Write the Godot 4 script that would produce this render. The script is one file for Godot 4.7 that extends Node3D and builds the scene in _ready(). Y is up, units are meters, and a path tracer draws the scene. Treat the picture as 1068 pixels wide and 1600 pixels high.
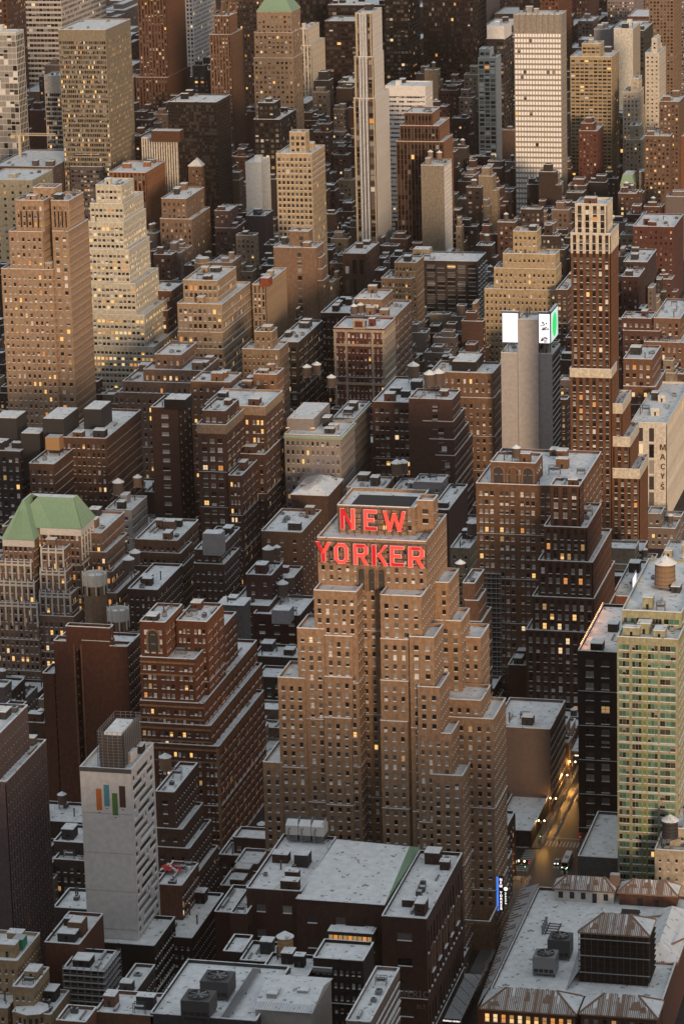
extends Node3D
# A snowy Manhattan evening seen from a great height: stepped brick towers, low snow roofs and a red roof sign.
# x runs along the house fronts, -z runs away from the camera along the streets, units are metres.

const BLD := [
	["redleft", "office_tower", "slice of reddish brown tower with lit corner at the top left", [0.21, 0.12, 0.078], [], [[-996.83, -967.86, -2786.1, -2835.87, 0.0, 150.0]], ["p", 4.69, 3.9], ["p", 4.69, 3.9], 0.06, 0.25, {}],
	["stripe", "glass_tower", "tall glass tower with pale horizontal bands behind the golden glass tower", [0.5, 0.47, 0.45], [], [[-1004.29, -957.76, -2906.5, -3042.2, 0.0, 145.0]], ["r", 4.65, 3.49, 0.94, 0.55], ["r", 4.65, 3.49, 0.94, 0.55], 0.05, 0.1, {}],
	["gold", "glass_tower", "golden glass office tower with tan bands and brown striped crown", [0.36, 0.3, 0.215], [], [[-761.81, -725.97, -2301.77, -2363.77, 0.0, 165.0]], ["r", 3.55, 1.387, 0.82, 0.6], ["r", 3.55, 1.387, 0.82, 0.6], 0.11, 0.15, {"topm": 7, "cl": 2}],
	["greyglass", "glass_tower", "pale grey glass tower with dark side at the left edge", [0.5, 0.5, 0.48], [], [[-855.47, -827.37, -2398.23, -2416.85, 0.0, 150.0]], ["r", 4.56, 3.37, 0.95, 0.86], ["g", 4.56, 3.37, 0.9, 0.8], 0.01, 0.8, {"rbl": 0.02}],
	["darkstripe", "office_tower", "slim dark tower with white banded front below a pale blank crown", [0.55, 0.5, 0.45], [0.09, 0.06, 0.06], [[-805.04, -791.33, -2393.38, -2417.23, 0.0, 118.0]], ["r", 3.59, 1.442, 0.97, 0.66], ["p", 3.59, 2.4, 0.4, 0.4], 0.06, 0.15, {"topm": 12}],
	["bigbrown", "brick_tower", "tall brown brick tower with narrow window strips beside the golden tower", [0.27, 0.15, 0.09], [], [[-849.15, -823.14, -2787.81, -2847.08, 60.3, 150.0], [-852.41, -823.26, -2783.79, -2855.44, 0.0, 60.6]], ["v", 3.64, 2.79, 0.5, 0.6], ["v", 3.64, 2.79, 0.5, 0.6], 0.05, 0.15, {}],
	["whiteapt", "apartment_tower", "white balconied apartment tower behind the dark brown slab", [0.66, 0.63, 0.6], [], [[-870.3, -859.77, -2999.24, -3077.95, 0.0, 120.0]], ["p", 3.91, 3.0, 0.6, 0.6], ["r", 3.91, 3.6, 0.7, 0.5], 0.06, 0.25, {}],
	["gothic", "brick_tower", "slim brown gothic tower with a crown of pinnacles", [0.34, 0.2, 0.12], [], [[-738.15, -719.76, -2620.17, -2656.28, 0.0, 120.0], [-734.67, -721.66, -2623.15, -2648.16, 119.7, 134.68]], ["v", 3.32, 2.42, 0.45, 0.55], ["v", 3.32, 2.42, 0.45, 0.55], 0.03, 0.25, {"pin": 1}],
	["brownlit", "office_tower", "wide brown tower with rows of lit windows behind the green pyramid", [0.3, 0.18, 0.11], [], [[-758.45, -721.94, -2745.02, -2793.15, 0.0, 155.0]], ["p", 3.47, 2.75, 0.45, 0.5], ["p", 3.47, 2.75, 0.45, 0.5], 0.1, 0.25, {}],
	["pyramid", "brick_tower", "tan brick tower with a green copper pyramid roof", [0.46, 0.31, 0.2], [], [[-695.93, -662.86, -2599.3, -2629.48, 0.0, 104.0], [-695.14, -663.14, -2600.78, -2628.61, 103.7, 124.4], [-692.89, -664.08, -2602.26, -2631.39, 0.0, 140.63]], ["p", 3.95, 3.39, 0.5, 0.5], ["p", 3.95, 3.39, 0.5, 0.5], 0.1, 0.3, {"pyr": 1}],
	["ribwhite", "office_tower", "pale ribbed tower close behind the green pyramid tower", [0.6, 0.55, 0.47], [], [[-726.43, -718.82, -2872.32, -2916.67, 0.0, 92.0], [-725.2, -715.21, -2870.3, -2921.84, 0.0, 77.53]], ["v", 3.63, 2.3, 0.4, 0.7], ["v", 3.63, 2.3, 0.4, 0.7], 0.02, 0.25, {}],
	["darkA", "glass_tower", "black glass tower between the pyramid tower and the striped slim tower", [0.03, 0.028, 0.03], [], [[-776.61, -737.22, -3035.16, -3098.93, 0.0, 122.0]], ["g", 4.47, 3.03, 0.85, 0.7], ["g", 4.47, 3.03, 0.85, 0.7], 0.015, 0.02, {}],
	["darkB", "office_tower", "dark maroon banded tower left of the slim striped tower", [0.09, 0.03, 0.032], [], [[-716.19, -687.12, -2926.82, -2963.34, 0.0, 92.0]], ["r", 4.07, 3.51, 0.97, 0.55], ["r", 4.07, 3.51, 0.97, 0.55], 0.02, 0.02, {}],
	["darkC", "office_tower", "dark banded tower with brown top behind the slim striped tower", [0.07, 0.04, 0.042], [], [[-725.54, -672.6, -2979.0, -3032.06, 0.0, 100.0]], ["r", 3.89, 3.58, 0.97, 0.6], ["r", 3.89, 3.58, 0.97, 0.6], 0.01, 0.02, {}],
	["darkD", "glass_tower", "black glass tower with scattered yellow lights beside the striped tower", [0.03, 0.028, 0.03], [], [[-659.11, -638.03, -2921.96, -2972.69, 0.0, 135.0]], ["g", 3.69, 2.92, 0.8, 0.6], ["g", 3.69, 2.92, 0.8, 0.6], 0.06, 0.03, {}],
	["bigmaroon", "glass_tower", "huge dark maroon tower with scattered orange lights", [0.05, 0.025, 0.03], [], [[-615.37, -570.15, -2878.78, -2938.67, 0.0, 140.0]], ["g", 4.48, 2.42, 0.74, 0.56], ["g", 4.48, 2.42, 0.74, 0.56], 0.035, 0.02, {}],
	["slim", "apartment_tower", "slim tall tower striped in white metal and tan stone with two setbacks", [0.55, 0.44, 0.3], [], [[-524.01, -509.13, -2218.87, -2263.75, 0.0, 130.0], [-523.35, -509.82, -2220.85, -2253.11, 129.7, 158.27], [-522.44, -510.92, -2222.83, -2254.65, 129.7, 187.71]], ["v", 3.95, 3.88, 0.62, 0.8], ["v", 3.95, 2.23, 0.35, 0.8], 0.03, 0.12, {"stripes": 1}],
	["lowwhite", "office_building", "low pale grey office block with dark window bands right of the slim tower", [0.6, 0.59, 0.58], [], [[-542.4, -511.89, -2398.71, -2424.85, 0.0, 112.0]], ["r", 3.35, 1.928, 0.9, 0.42], ["r", 3.35, 1.928, 0.9, 0.42], 0.02, 0.25, {"topm": 6}],
	["granite", "office_tower", "brown granite stepped tower with dark glass bays", [0.33, 0.19, 0.12], [], [[-502.36, -468.63, -2252.31, -2285.79, 0.0, 95.0], [-500.07, -472.22, -2255.29, -2292.71, 0.0, 105.68], [-497.6, -477.89, -2259.27, -2285.75, 105.38, 113.95]], ["v", 3.58, 2.36, 0.82, 0.84], ["v", 3.58, 2.36, 0.82, 0.84], 0.02, 0.02, {}],
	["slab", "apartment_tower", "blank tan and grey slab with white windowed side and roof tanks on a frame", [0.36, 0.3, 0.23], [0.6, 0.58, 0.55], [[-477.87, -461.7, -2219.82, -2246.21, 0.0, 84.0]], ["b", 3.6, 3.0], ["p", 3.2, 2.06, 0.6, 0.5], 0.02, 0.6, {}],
	["greentow", "apartment_tower", "narrow greenish glass apartment tower with white side wall", [0.42, 0.47, 0.43], [0.62, 0.58, 0.54], [[-507.64, -493.26, -2579.11, -2601.19, 0.0, 108.0], [-506.93, -498.16, -2581.09, -2596.1, 107.7, 114.76]], ["g", 3.49, 3.62, 0.82, 0.7], ["b", 3.6, 3.0], 0.09, 0.3, {}],
	["roundtop", "office_tower", "dark tower with pale rounded crown behind the greenish apartment tower", [0.11, 0.085, 0.08], [], [[-516.95, -502.68, -2662.53, -2702.21, 0.0, 112.0], [-516.69, -502.38, -2664.51, -2697.09, 111.7, 122.11, [0.66, 0.63, 0.6], 0]], ["r", 3.37, 2.67, 0.95, 0.6], ["r", 3.37, 2.67, 0.95, 0.6], 0.03, 0.25, {}],
	["purple", "office_tower", "purple brown slab squeezed left of the white grid tower", [0.17, 0.11, 0.12], [], [[-523.19, -512.75, -2773.98, -2798.5, 0.0, 95.0]], ["p", 3.28, 2.45, 0.5, 0.5], ["p", 3.28, 2.45, 0.5, 0.5], 0.05, 0.25, {}],
	["gridwhite", "apartment_tower", "tall pale tower with a grid of white curtained windows and finned crown", [0.4, 0.355, 0.3], [], [[-452.69, -417.11, -2439.81, -2462.56, 0.0, 160.0]], ["g", 3.89, 2.1, 0.8, 0.64], ["p", 3.89, 2.45, 0.45, 0.5], 0.012, 0.98, {"rbl": 0.3, "topm": 13, "fins": 1}],
	["bluesliver", "glass_tower", "dark blue glass tower top above the white grid tower", [0.03, 0.035, 0.05], [], [[-512.64, -499.47, -2788.38, -2816.55, 0.0, 145.0]], ["g", 3.52, 2.79, 0.9, 0.8], ["g", 3.52, 2.79, 0.9, 0.8], 0, 0.0, {}],
	["redgrid", "office_tower", "red brown gridded tower close behind the white grid tower", [0.27, 0.13, 0.08], [], [[-507.26, -486.14, -2831.87, -2899.36, 0.0, 140.0]], ["g", 3.34, 2.61, 0.62, 0.6], ["g", 3.34, 2.61, 0.62, 0.6], 0.03, 0.05, {}],
	["tanapt", "apartment_tower", "tan apartment tower with dark window bands and square crown", [0.5, 0.38, 0.23], [], [[-423.95, -391.81, -2519.08, -2555.01, 0.0, 118.0], [-415.65, -401.27, -2523.06, -2541.45, 117.7, 127.17]], ["r", 2.82, 3.29, 0.8, 0.52], ["r", 2.82, 3.29, 0.8, 0.52], 0.04, 0.04, {}],
	["greytop", "office_tower", "plain grey tower with white cap behind the tan apartment tower", [0.28, 0.28, 0.29], [], [[-438.77, -425.98, -2725.51, -2754.19, 0.0, 112.0]], ["b", 3.6, 3.0], ["b", 3.6, 3.0], 0.06, 0.25, {}],
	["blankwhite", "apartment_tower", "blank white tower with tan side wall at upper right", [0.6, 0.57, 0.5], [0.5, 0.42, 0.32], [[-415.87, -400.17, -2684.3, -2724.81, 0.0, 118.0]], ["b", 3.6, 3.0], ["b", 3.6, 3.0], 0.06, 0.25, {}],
	["greenslab", "glass_tower", "dark green slab behind the blank white tower", [0.1, 0.12, 0.12], [], [[-407.03, -398.52, -2733.89, -2787.49, 0.0, 110.0]], ["g", 3.46, 2.74, 0.9, 0.7], ["g", 3.46, 2.74, 0.9, 0.7], 0, 0.02, {}],
	["paleslim", "apartment_tower", "slim pale tower with stepped top at upper right", [0.58, 0.53, 0.45], [], [[-369.59, -358.71, -2542.17, -2578.59, 0.0, 118.0], [-365.24, -360.75, -2546.15, -2564.83, 117.7, 128.26]], ["p", 3.22, 2.55, 0.4, 0.4], ["p", 3.22, 2.55, 0.4, 0.4], 0.02, 0.25, {}],
	["hazebrown", "office_tower", "huge hazy brown tower filling the upper right corner", [0.36, 0.24, 0.15], [], [[-402.79, -381.76, -2793.03, -2940.55, 0.0, 150.0]], ["g", 2.94, 2.57, 0.6, 0.6], ["g", 2.94, 2.57, 0.6, 0.6], 0.01, 0.05, {}],
	["edgegrey", "office_tower", "grey banded tower cut by the right edge at the top", [0.25, 0.24, 0.25], [], [[-384.07, -370.36, -2842.36, -2887.59, 0.0, 120.0]], ["r", 2.99, 2.84, 0.95, 0.5], ["r", 2.99, 2.84, 0.95, 0.5], 0.01, 0.25, {}],
	["farpurple", "office_building", "far pale gridded block beside the lit avenue at the top", [0.3, 0.26, 0.27], [], [[-526.55, -499.12, -3357.08, -3422.12, 0.0, 60.0]], ["g", 3.25, 2.41, 0.6, 0.55], ["g", 3.25, 2.41, 0.6, 0.55], 0.05, 0.3, {}],
	["fartan", "office_building", "far tan block left of the lit avenue", [0.33, 0.24, 0.18], [], [[-528.17, -513.83, -3184.25, -3223.33, 0.0, 60.0]], ["p", 3.35, 3.18], ["p", 3.35, 3.18], 0.03, 0.25, {}],
	["creamlow", "apartment_building", "cream stepped apartment block below the blank white tower", [0.55, 0.48, 0.38], [], [[-382.72, -370.42, -2513.95, -2540.65, 0.0, 92.0], [-376.62, -370.68, -2515.93, -2533.03, 91.7, 101.98]], ["p", 3.45, 2.78, 0.45, 0.5], ["p", 3.45, 2.78, 0.45, 0.5], 0.08, 0.25, {}],
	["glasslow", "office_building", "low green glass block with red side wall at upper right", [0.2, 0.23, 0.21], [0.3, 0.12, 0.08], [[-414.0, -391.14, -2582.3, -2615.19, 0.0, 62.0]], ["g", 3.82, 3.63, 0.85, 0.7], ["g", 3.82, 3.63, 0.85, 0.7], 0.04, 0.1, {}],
	["creamlow2", "apartment_building", "cream stepped block beside the big brown apartment building", [0.46, 0.38, 0.28], [], [[-376.36, -363.67, -2484.48, -2511.79, 0.0, 60.0], [-373.4, -366.04, -2487.46, -2502.99, 59.7, 70.21]], ["p", 3.16, 2.5, 0.45, 0.5], ["p", 3.16, 2.5, 0.45, 0.5], 0.08, 0.25, {}],
	["reddome", "apartment_building", "red brick block with rounded stepped roof right of the grid tower", [0.25, 0.11, 0.08], [], [[-410.47, -396.29, -2474.61, -2505.43, 0.0, 68.0], [-408.99, -399.66, -2477.59, -2493.18, 67.7, 73.32]], ["p", 3.14, 2.49, 0.4, 0.5], ["p", 3.14, 2.49, 0.4, 0.5], 0.05, 0.25, {}],
	["brownapt", "apartment_building", "big brown apartment building with lit windows at the right edge", [0.27, 0.18, 0.12], [], [[-348.49, -329.75, -2393.61, -2428.97, 0.0, 78.0], [-339.72, -325.14, -2407.59, -2439.03, 0.0, 101.16]], ["p", 3.14, 2.7, 0.5, 0.5], ["p", 3.14, 2.7, 0.5, 0.5], 0.13, 0.2, {}],
	["redslab", "apartment_building", "plain orange brick slab at the right edge", [0.36, 0.17, 0.09], [], [[-333.78, -317.26, -2419.4, -2461.12, 0.0, 74.0]], ["b", 3.6, 3.0], ["b", 3.6, 3.0], 0.06, 0.25, {}],
	["greenroof", "apartment_building", "small cream tower with green mansard roof behind the capped brown tower", [0.48, 0.4, 0.28], [], [[-367.61, -357.19, -2401.21, -2423.0, 0.0, 40.0]], ["p", 2.8, 2.42, 0.45, 0.5], ["p", 2.8, 2.42, 0.45, 0.5], 0.12, 0.25, {"mans": 1}],
	["darkslab", "glass_tower", "dark brown glass slab with snowy roof left of the pyramid tower", [0.06, 0.035, 0.03], [], [[-684.2, -647.6, -2311.1, -2348.51, 0.0, 112.0]], ["g", 2.45, 1.859, 0.85, 0.7], ["g", 2.45, 1.859, 0.85, 0.7], 0.004, 0.0, {"cl": 3}],
	["blackwin", "office_building", "black stepped office block below the green pyramid tower", [0.05, 0.035, 0.035], [], [[-650.52, -630.01, -2423.97, -2474.71, 0.0, 82.0], [-648.23, -635.66, -2429.95, -2449.41, 81.7, 93.66]], ["g", 4.1, 3.9, 0.6, 0.55], ["g", 4.1, 3.9, 0.6, 0.55], 0.06, 0.25, {}],
	["whiterib", "office_building", "white ribbed office block with brown roof box", [0.62, 0.57, 0.5], [], [[-704.28, -677.62, -2308.17, -2328.59, 0.0, 86.0]], ["v", 3.18, 1.812, 0.42, 0.95], ["p", 3.18, 1.812, 0.55, 0.55], 0.01, 0.02, {"box": [[-692.4, -670.76, -2293.73, -2303.73, 86.0, 94.0, 0.2, 0.11, 0.06]]}],
	["conebrown", "office_building", "small brown block with snowy pointed roof beside the dark slab", [0.3, 0.19, 0.12], [], [[-668.32, -658.19, -2303.32, -2336.75, 0.0, 66.0]], ["p", 2.93, 2.32], ["p", 2.93, 2.32], 0.08, 0.25, {"hip": 1}],
	["redsmall", "apartment_building", "narrow red brick block left of the white ribbed block", [0.26, 0.13, 0.09], [], [[-729.44, -721.97, -2363.05, -2390.14, 0.0, 78.0]], ["p", 3.0, 2.38], ["p", 3.0, 2.38], 0.06, 0.25, {}],
	["greyflat", "office_building", "flat grey brown block with roof plant at the left edge", [0.22, 0.18, 0.18], [], [[-809.84, -763.79, -2282.46, -2356.13, 0.0, 68.0]], ["p", 4.36, 3.68, 0.3, 0.4], ["p", 4.36, 3.68, 0.3, 0.4], 0.01, 0.25, {"cl": 5}],
	["greysteps", "office_building", "dark grey stepped block with brown roof box below the gold tower", [0.2, 0.17, 0.17], [], [[-755.88, -731.45, -2296.99, -2341.96, 0.0, 66.0], [-753.68, -735.05, -2301.97, -2321.93, 65.7, 74.05]], ["r", 3.41, 2.31, 0.8, 0.5], ["r", 3.41, 2.31, 0.8, 0.5], 0.03, 0.25, {}],
	["creamleft", "apartment_building", "cream block with snow roof behind the big tan tower at left", [0.55, 0.47, 0.32], [], [[-757.73, -723.11, -2114.8, -2158.12, 0.0, 88.0]], ["p", 4.49, 5.12, 0.3, 0.4], ["p", 4.49, 5.12, 0.3, 0.4], 0.08, 0.25, {"cl": 3}],
	["orangebrick", "office_building", "orange brick block behind the white stepped tower", [0.42, 0.2, 0.1], [], [[-709.3, -681.8, -2241.85, -2290.72, 0.0, 72.0]], ["v", 3.81, 2.71, 0.6, 0.8], ["v", 3.81, 2.71, 0.6, 0.8], 0.03, 0.05, {}],
	["broadway", "office_tower", "white stepped office tower glowing with lit floors behind the tan tower", [0.58, 0.53, 0.42], [], [[-585.0, -556.12, -1799.37, -1845.98, 66.95, 85.0], [-585.07, -550.73, -1796.85, -1863.66, 48.81, 67.25], [-585.16, -545.36, -1794.33, -1863.77, 0.0, 49.11], [-584.94, -559.81, -1801.81, -1842.87, 84.7, 104.25], [-585.01, -563.32, -1804.29, -1849.2, 66.95, 119.75], [-583.95, -563.76, -1807.27, -1847.15, 119.45, 129.98], [-580.97, -565.35, -1810.25, -1833.97, 129.68, 140.2]], ["g", 3.39, 2.41, 0.7, 0.5], ["g", 3.39, 2.41, 0.7, 0.5], 0.42, 0.25, {"belt": 4, "cl": 3}],
	["bigtan", "brick_tower", "tall tan art deco brick tower with fluted crown at left", [0.47, 0.31, 0.2], [], [[-600.07, -570.36, -1694.76, -1734.76, 0.0, 114.0], [-595.07, -575.64, -1696.24, -1741.28, 0.0, 134.46], [-570.69, -561.5, -1697.72, -1733.73, 0.0, 134.8], [-576.07, -566.0, -1714.7, -1720.26, 0.0, 116.51], [-591.76, -575.51, -1699.68, -1724.84, 134.16, 151.08], [-572.31, -561.9, -1702.66, -1728.51, 0.0, 150.77], [-584.94, -572.23, -1710.64, -1722.93, 113.7, 156.21]], ["p", 4.27, 2.83, 0.45, 0.5], ["p", 4.27, 1.656, 0.5, 0.62], 0.15, 0.3, {"iw": 1, "slots": 1}],
	["tanoffice", "office_building", "tan office block with tall roof pavilion and snowy terraces at centre left", [0.45, 0.32, 0.21], [], [[-531.98, -505.3, -1800.44, -1864.16, 57.47, 74.0], [-530.67, -509.98, -1809.42, -1850.53, 73.7, 85.87], [-531.94, -505.13, -1799.2, -1869.76, 47.88, 57.77], [-531.72, -504.86, -1798.38, -1880.05, 0.0, 48.18]], ["p", 4.36, 2.75, 0.62, 0.6], ["p", 4.36, 2.75, 0.62, 0.6], 0.2, 0.2, {"cl": 3}],
	["tanarch", "office_building", "tan block with arched window and orange roof boxes beside the brown slot tower", [0.44, 0.31, 0.2], [], [[-502.62, -494.44, -1857.89, -1907.47, 0.0, 74.0]], ["v", 3.97, 2.26, 0.5, 0.7], ["v", 3.97, 2.26, 0.5, 0.7], 0.02, 0.25, {"box": [[-497.34, -491.91, -1856.21, -1864.21, 74.0, 79.0, 0.4, 0.12, 0.06]]}],
	["slotbrown", "office_building", "brown brick block with a dark window slot and stepped right side", [0.34, 0.22, 0.14], [], [[-513.86, -486.68, -1952.08, -1970.69, 0.0, 78.0], [-509.82, -484.98, -1956.06, -1968.33, 0.0, 71.25], [-507.5, -483.85, -1954.04, -1966.15, 0.0, 64.47], [-505.44, -482.97, -1953.02, -1968.95, 0.0, 57.47], [-505.53, -493.18, -1960.0, -1970.75, 77.7, 86.72]], ["slot", 4.83, 2.37, 0.5, 0.5], ["p", 3.75, 2.37, 0.5, 0.5], 0.05, 0.25, {}],
	["creamapt", "apartment_tower", "cream apartment tower with roof pavilion at upper centre", [0.54, 0.41, 0.26], [], [[-535.35, -511.7, -2047.39, -2082.59, 0.0, 120.0], [-528.12, -517.51, -2055.37, -2065.77, 119.7, 132.64]], ["p", 3.74, 2.81, 0.62, 0.6], ["p", 3.74, 2.81, 0.62, 0.6], 0.03, 0.1, {"iw": 0}],
	["whiteblank", "apartment_building", "white blank walled block with orange trimmed side", [0.68, 0.66, 0.63], [], [[-621.42, -609.54, -2288.62, -2313.5, 0.0, 72.0]], ["b", 3.6, 3.0], ["p", 3.69, 2.31, 0.5, 0.5], 0.01, 0.25, {}],
	["purplebox", "office_building", "plain purple grey block below the white blank block", [0.16, 0.13, 0.14], [], [[-607.09, -593.13, -2232.89, -2255.25, 0.0, 44.0]], ["b", 3.6, 3.0], ["b", 3.6, 3.0], 0.06, 0.25, {}],
	["churchy", "office_building", "brown office block with arched attic left of the dark blocks", [0.33, 0.22, 0.145], [], [[-651.22, -633.36, -2175.11, -2220.49, 0.0, 66.0], [-652.14, -629.19, -2173.09, -2219.56, 0.0, 52.18]], ["p", 4.16, 3.07, 0.4, 0.5], ["p", 4.16, 3.07, 0.4, 0.5], 0.06, 0.25, {}],
	["purpleA", "office_building", "purple brown stepped block with lit row at centre left", [0.2, 0.14, 0.13], [], [[-622.65, -612.02, -2207.32, -2232.16, 39.96, 52.0], [-622.09, -607.26, -2205.3, -2234.42, 0.0, 40.26]], ["p", 3.75, 2.67], ["p", 3.75, 2.67], 0.06, 0.25, {}],
	["drum", "office_building", "small tan block behind the round tan drum", [0.42, 0.29, 0.19], [], [[-580.52, -566.75, -2045.94, -2069.48, 0.0, 48.4]], ["p", 3.93, 2.9], ["p", 3.93, 2.9], 0.06, 0.25, {}],
	["brownbrick", "office_building", "dark brown brick block with roof box right of the white stepped tower", [0.2, 0.115, 0.08], [], [[-576.54, -547.95, -1834.06, -1876.08, 0.0, 62.0], [-565.47, -547.79, -1843.04, -1871.13, 61.7, 71.99]], ["p", 4.91, 3.36, 0.42, 0.45], ["p", 4.91, 3.36, 0.42, 0.45], 0.12, 0.45, {"cl": 2}],
	["beigelow", "office_building", "low brown and beige building with stacked snowy roof boxes at left", [0.34, 0.21, 0.14], [], [[-527.47, -475.32, -1665.82, -1718.57, 0.0, 53.7], [-525.28, -478.77, -1668.8, -1705.26, 53.4, 59.21], [-515.05, -481.35, -1673.78, -1704.67, 58.91, 65.0], [-510.08, -495.25, -1679.76, -1709.84, 53.4, 72.04]], ["p", 4.66, 3.07, 0.4, 0.5], ["p", 4.66, 3.07, 0.4, 0.5], 0.2, 0.2, {"cl": 3}],
	["chimney", "office_building", "dark brown tower with chimney and black roof plant at left", [0.15, 0.09, 0.07], [], [[-459.59, -446.03, -1503.71, -1527.59, 0.0, 87.12]], ["p", 4.39, 6.8, 0.28, 0.4], ["p", 4.39, 6.8, 0.28, 0.4], 0.06, 0.7, {"box": [[-452.82, -441.87, -1503.34, -1515.34, 87.12, 92.12, 0.03, 0.03, 0.032]]}],
	["loft", "loft_building", "big tan loft building with bent snowy cornice and lit windows", [0.2, 0.12, 0.085], [], [[-431.8, -417.52, -1486.94, -1528.41, 0.0, 80.02], [-430.46, -418.97, -1491.92, -1516.81, 83.32, 89.27], [-437.16, -406.72, -1519.9, -1553.51, 0.0, 81.46], [-415.5, -409.05, -1480.88, -1522.58, 0.0, 60.52], [-422.58, -405.04, -1510.86, -1540.08, 0.0, 63.33], [-431.95, -417.37, -1486.79, -1528.56, 80.02, 83.62, [0.42, 0.29, 0.19], 0], [-437.31, -406.57, -1519.75, -1553.66, 81.46, 85.06, [0.42, 0.29, 0.19], 0]], ["l3", 4.41, 2.02, 0.6, 0.5], ["l3", 4.41, 2.02, 0.6, 0.5], 0.24, 0.4, {"iw": 1, "cl": 2, "noroof": [0, 2]}],
	["orangeback", "office_building", "orange brown roof blocks behind the big tan loft building", [0.36, 0.19, 0.1], [], [[-463.56, -442.61, -1587.56, -1609.05, 0.0, 80.17], [-446.14, -429.33, -1581.54, -1607.05, 0.0, 77.67], [-430.93, -418.78, -1589.52, -1603.97, 0.0, 84.41]], ["p", 4.11, 2.93, 0.4, 0.45], ["p", 4.11, 2.93, 0.4, 0.45], 0.1, 0.25, {}],
	["crown", "brick_tower", "tan gothic tower with crenellated crown behind the loft building", [0.36, 0.245, 0.15], [], [[-478.94, -457.63, -1744.08, -1765.24, 0.0, 61.39], [-472.98, -462.65, -1749.06, -1760.72, 61.09, 70.33]], ["p", 4.12, 2.49, 0.35, 0.5], ["p", 4.12, 2.49, 0.35, 0.5], 0.03, 0.25, {}],
	["greenish", "office_building", "dark low block with snowy roof plant right of the gothic crown", [0.12, 0.09, 0.065], [], [[-471.09, -457.96, -1788.8, -1847.02, 0.0, 55.75]], ["l3", 4.6, 2.92, 0.7, 0.55], ["l3", 4.6, 2.92, 0.7, 0.55], 0.1, 0.25, {"cl": 7}],
	["quoin", "office_building", "red brick block with cream corner strips and gabled roof screen", [0.27, 0.1, 0.065], [0.5, 0.4, 0.3], [[-434.44, -405.32, -1777.62, -1806.43, 0.0, 67.39]], ["p", 4.38, 2.35, 0.5, 0.55], ["p", 4.38, 1.81, 0.55, 0.6], 0.05, 0.4, {"quo": 1}],
	["quoinback", "office_building", "brown block with white roof sheds behind the red gabled block", [0.34, 0.22, 0.145], [], [[-432.83, -406.96, -1813.4, -1857.56, 0.0, 66.59], [-433.57, -416.94, -1825.38, -1852.48, 0.0, 73.88]], ["l3", 4.47, 2.95, 0.7, 0.6], ["l3", 4.47, 2.95, 0.7, 0.6], 0.03, 0.25, {"box": [[-433.57, -417.35, -1825.52, -1839.52, 66.59, 74.59, 0.6, 0.57, 0.53]]}],
	["darkwin", "office_building", "dark brick block with lit windows left of the red gabled block", [0.12, 0.07, 0.055], [], [[-461.06, -441.4, -1855.88, -1899.54, 0.0, 58.47]], ["p", 4.37, 2.64, 0.5, 0.5], ["p", 4.37, 2.64, 0.5, 0.5], 0.09, 0.2, {}],
	["cornice", "hotel_building", "pale stone hotel with green cornice and string lights on its roof", [0.36, 0.31, 0.28], [], [[-402.06, -373.57, -1537.25, -1567.24, 0.0, 67.05]], ["p", 4.52, 2.37, 0.45, 0.5], ["p", 4.52, 2.37, 0.45, 0.5], 0.03, 0.15, {"corn": 1, "cl": 2, "box": [[-403.5, -389.79, -1548.77, -1582.77, 67.05, 73.05, 0.3, 0.28, 0.28]]}],
	["cornice2", "hotel_building", "taller stone wing with dark arched roof behind the string lit hotel", [0.3, 0.26, 0.24], [], [[-389.54, -378.57, -1587.56, -1623.31, 0.0, 63.51]], ["p", 4.46, 2.28, 0.4, 0.5], ["p", 4.46, 2.28, 0.4, 0.5], 0.01, 0.05, {"corn": 1, "cl": 3}],
	["slabL", "loft_building", "brown loft block with big snowy roof left of the blank brick tower", [0.2, 0.125, 0.09], [], [[-371.69, -351.43, -1598.74, -1654.02, 0.0, 69.65]], ["l3", 4.59, 2.29, 0.7, 0.5], ["l3", 4.59, 2.29, 0.7, 0.5], 0.08, 0.15, {"cl": 3}],
	["slabtower", "office_building", "blank dark brick tower with a window slot and snowy stepped side", [0.17, 0.105, 0.08], [], [[-345.31, -323.34, -1565.2, -1585.64, 0.0, 80.28], [-338.36, -322.95, -1564.88, -1594.31, 0.0, 68.98], [-335.24, -322.54, -1564.56, -1601.48, 0.0, 59.92], [-332.1, -322.26, -1564.24, -1609.85, 0.0, 51.82]], ["slot", 4.56, 1.926, 0.5, 0.5], ["p", 4.05, 1.926, 0.5, 0.5], 0.05, 0.2, {}],
	["archrow", "office_building", "brown block with row of arched windows and black roof box", [0.3, 0.19, 0.125], [], [[-353.14, -320.22, -1654.64, -1679.85, 0.0, 72.82], [-347.05, -319.5, -1653.62, -1672.32, 0.0, 59.76]], ["p", 4.63, 3.04, 0.42, 0.5], ["p", 4.63, 3.04, 0.42, 0.5], 0.18, 0.3, {"box": [[-343.18, -330.25, -1661.3, -1681.3, 72.82, 77.82, 0.05, 0.045, 0.05]], "cl": 3}],
	["balcony", "apartment_building", "dark apartment block lined with snowy balconies", [0.12, 0.09, 0.085], [], [[-435.63, -396.1, -2001.22, -2030.14, 0.0, 61.78]], ["balc", 2.82, 6.08, 0.8, 0.6], ["balc", 2.82, 6.08, 0.8, 0.6], 0.06, 0.05, {"box": [[-442.03, -431.28, -2023.68, -2033.68, 61.78, 64.78, 0.42, 0.33, 0.22]], "cl": 2}],
	["tansteps", "office_building", "small orange tan stepped block left of the balcony block", [0.4, 0.26, 0.14], [], [[-442.31, -423.24, -1934.14, -1959.57, 0.0, 63.5], [-434.89, -421.34, -1939.12, -1961.16, 0.0, 72.4]], ["p", 3.72, 1.962, 0.5, 0.6], ["p", 3.72, 1.962, 0.5, 0.6], 0.15, 0.25, {}],
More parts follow.
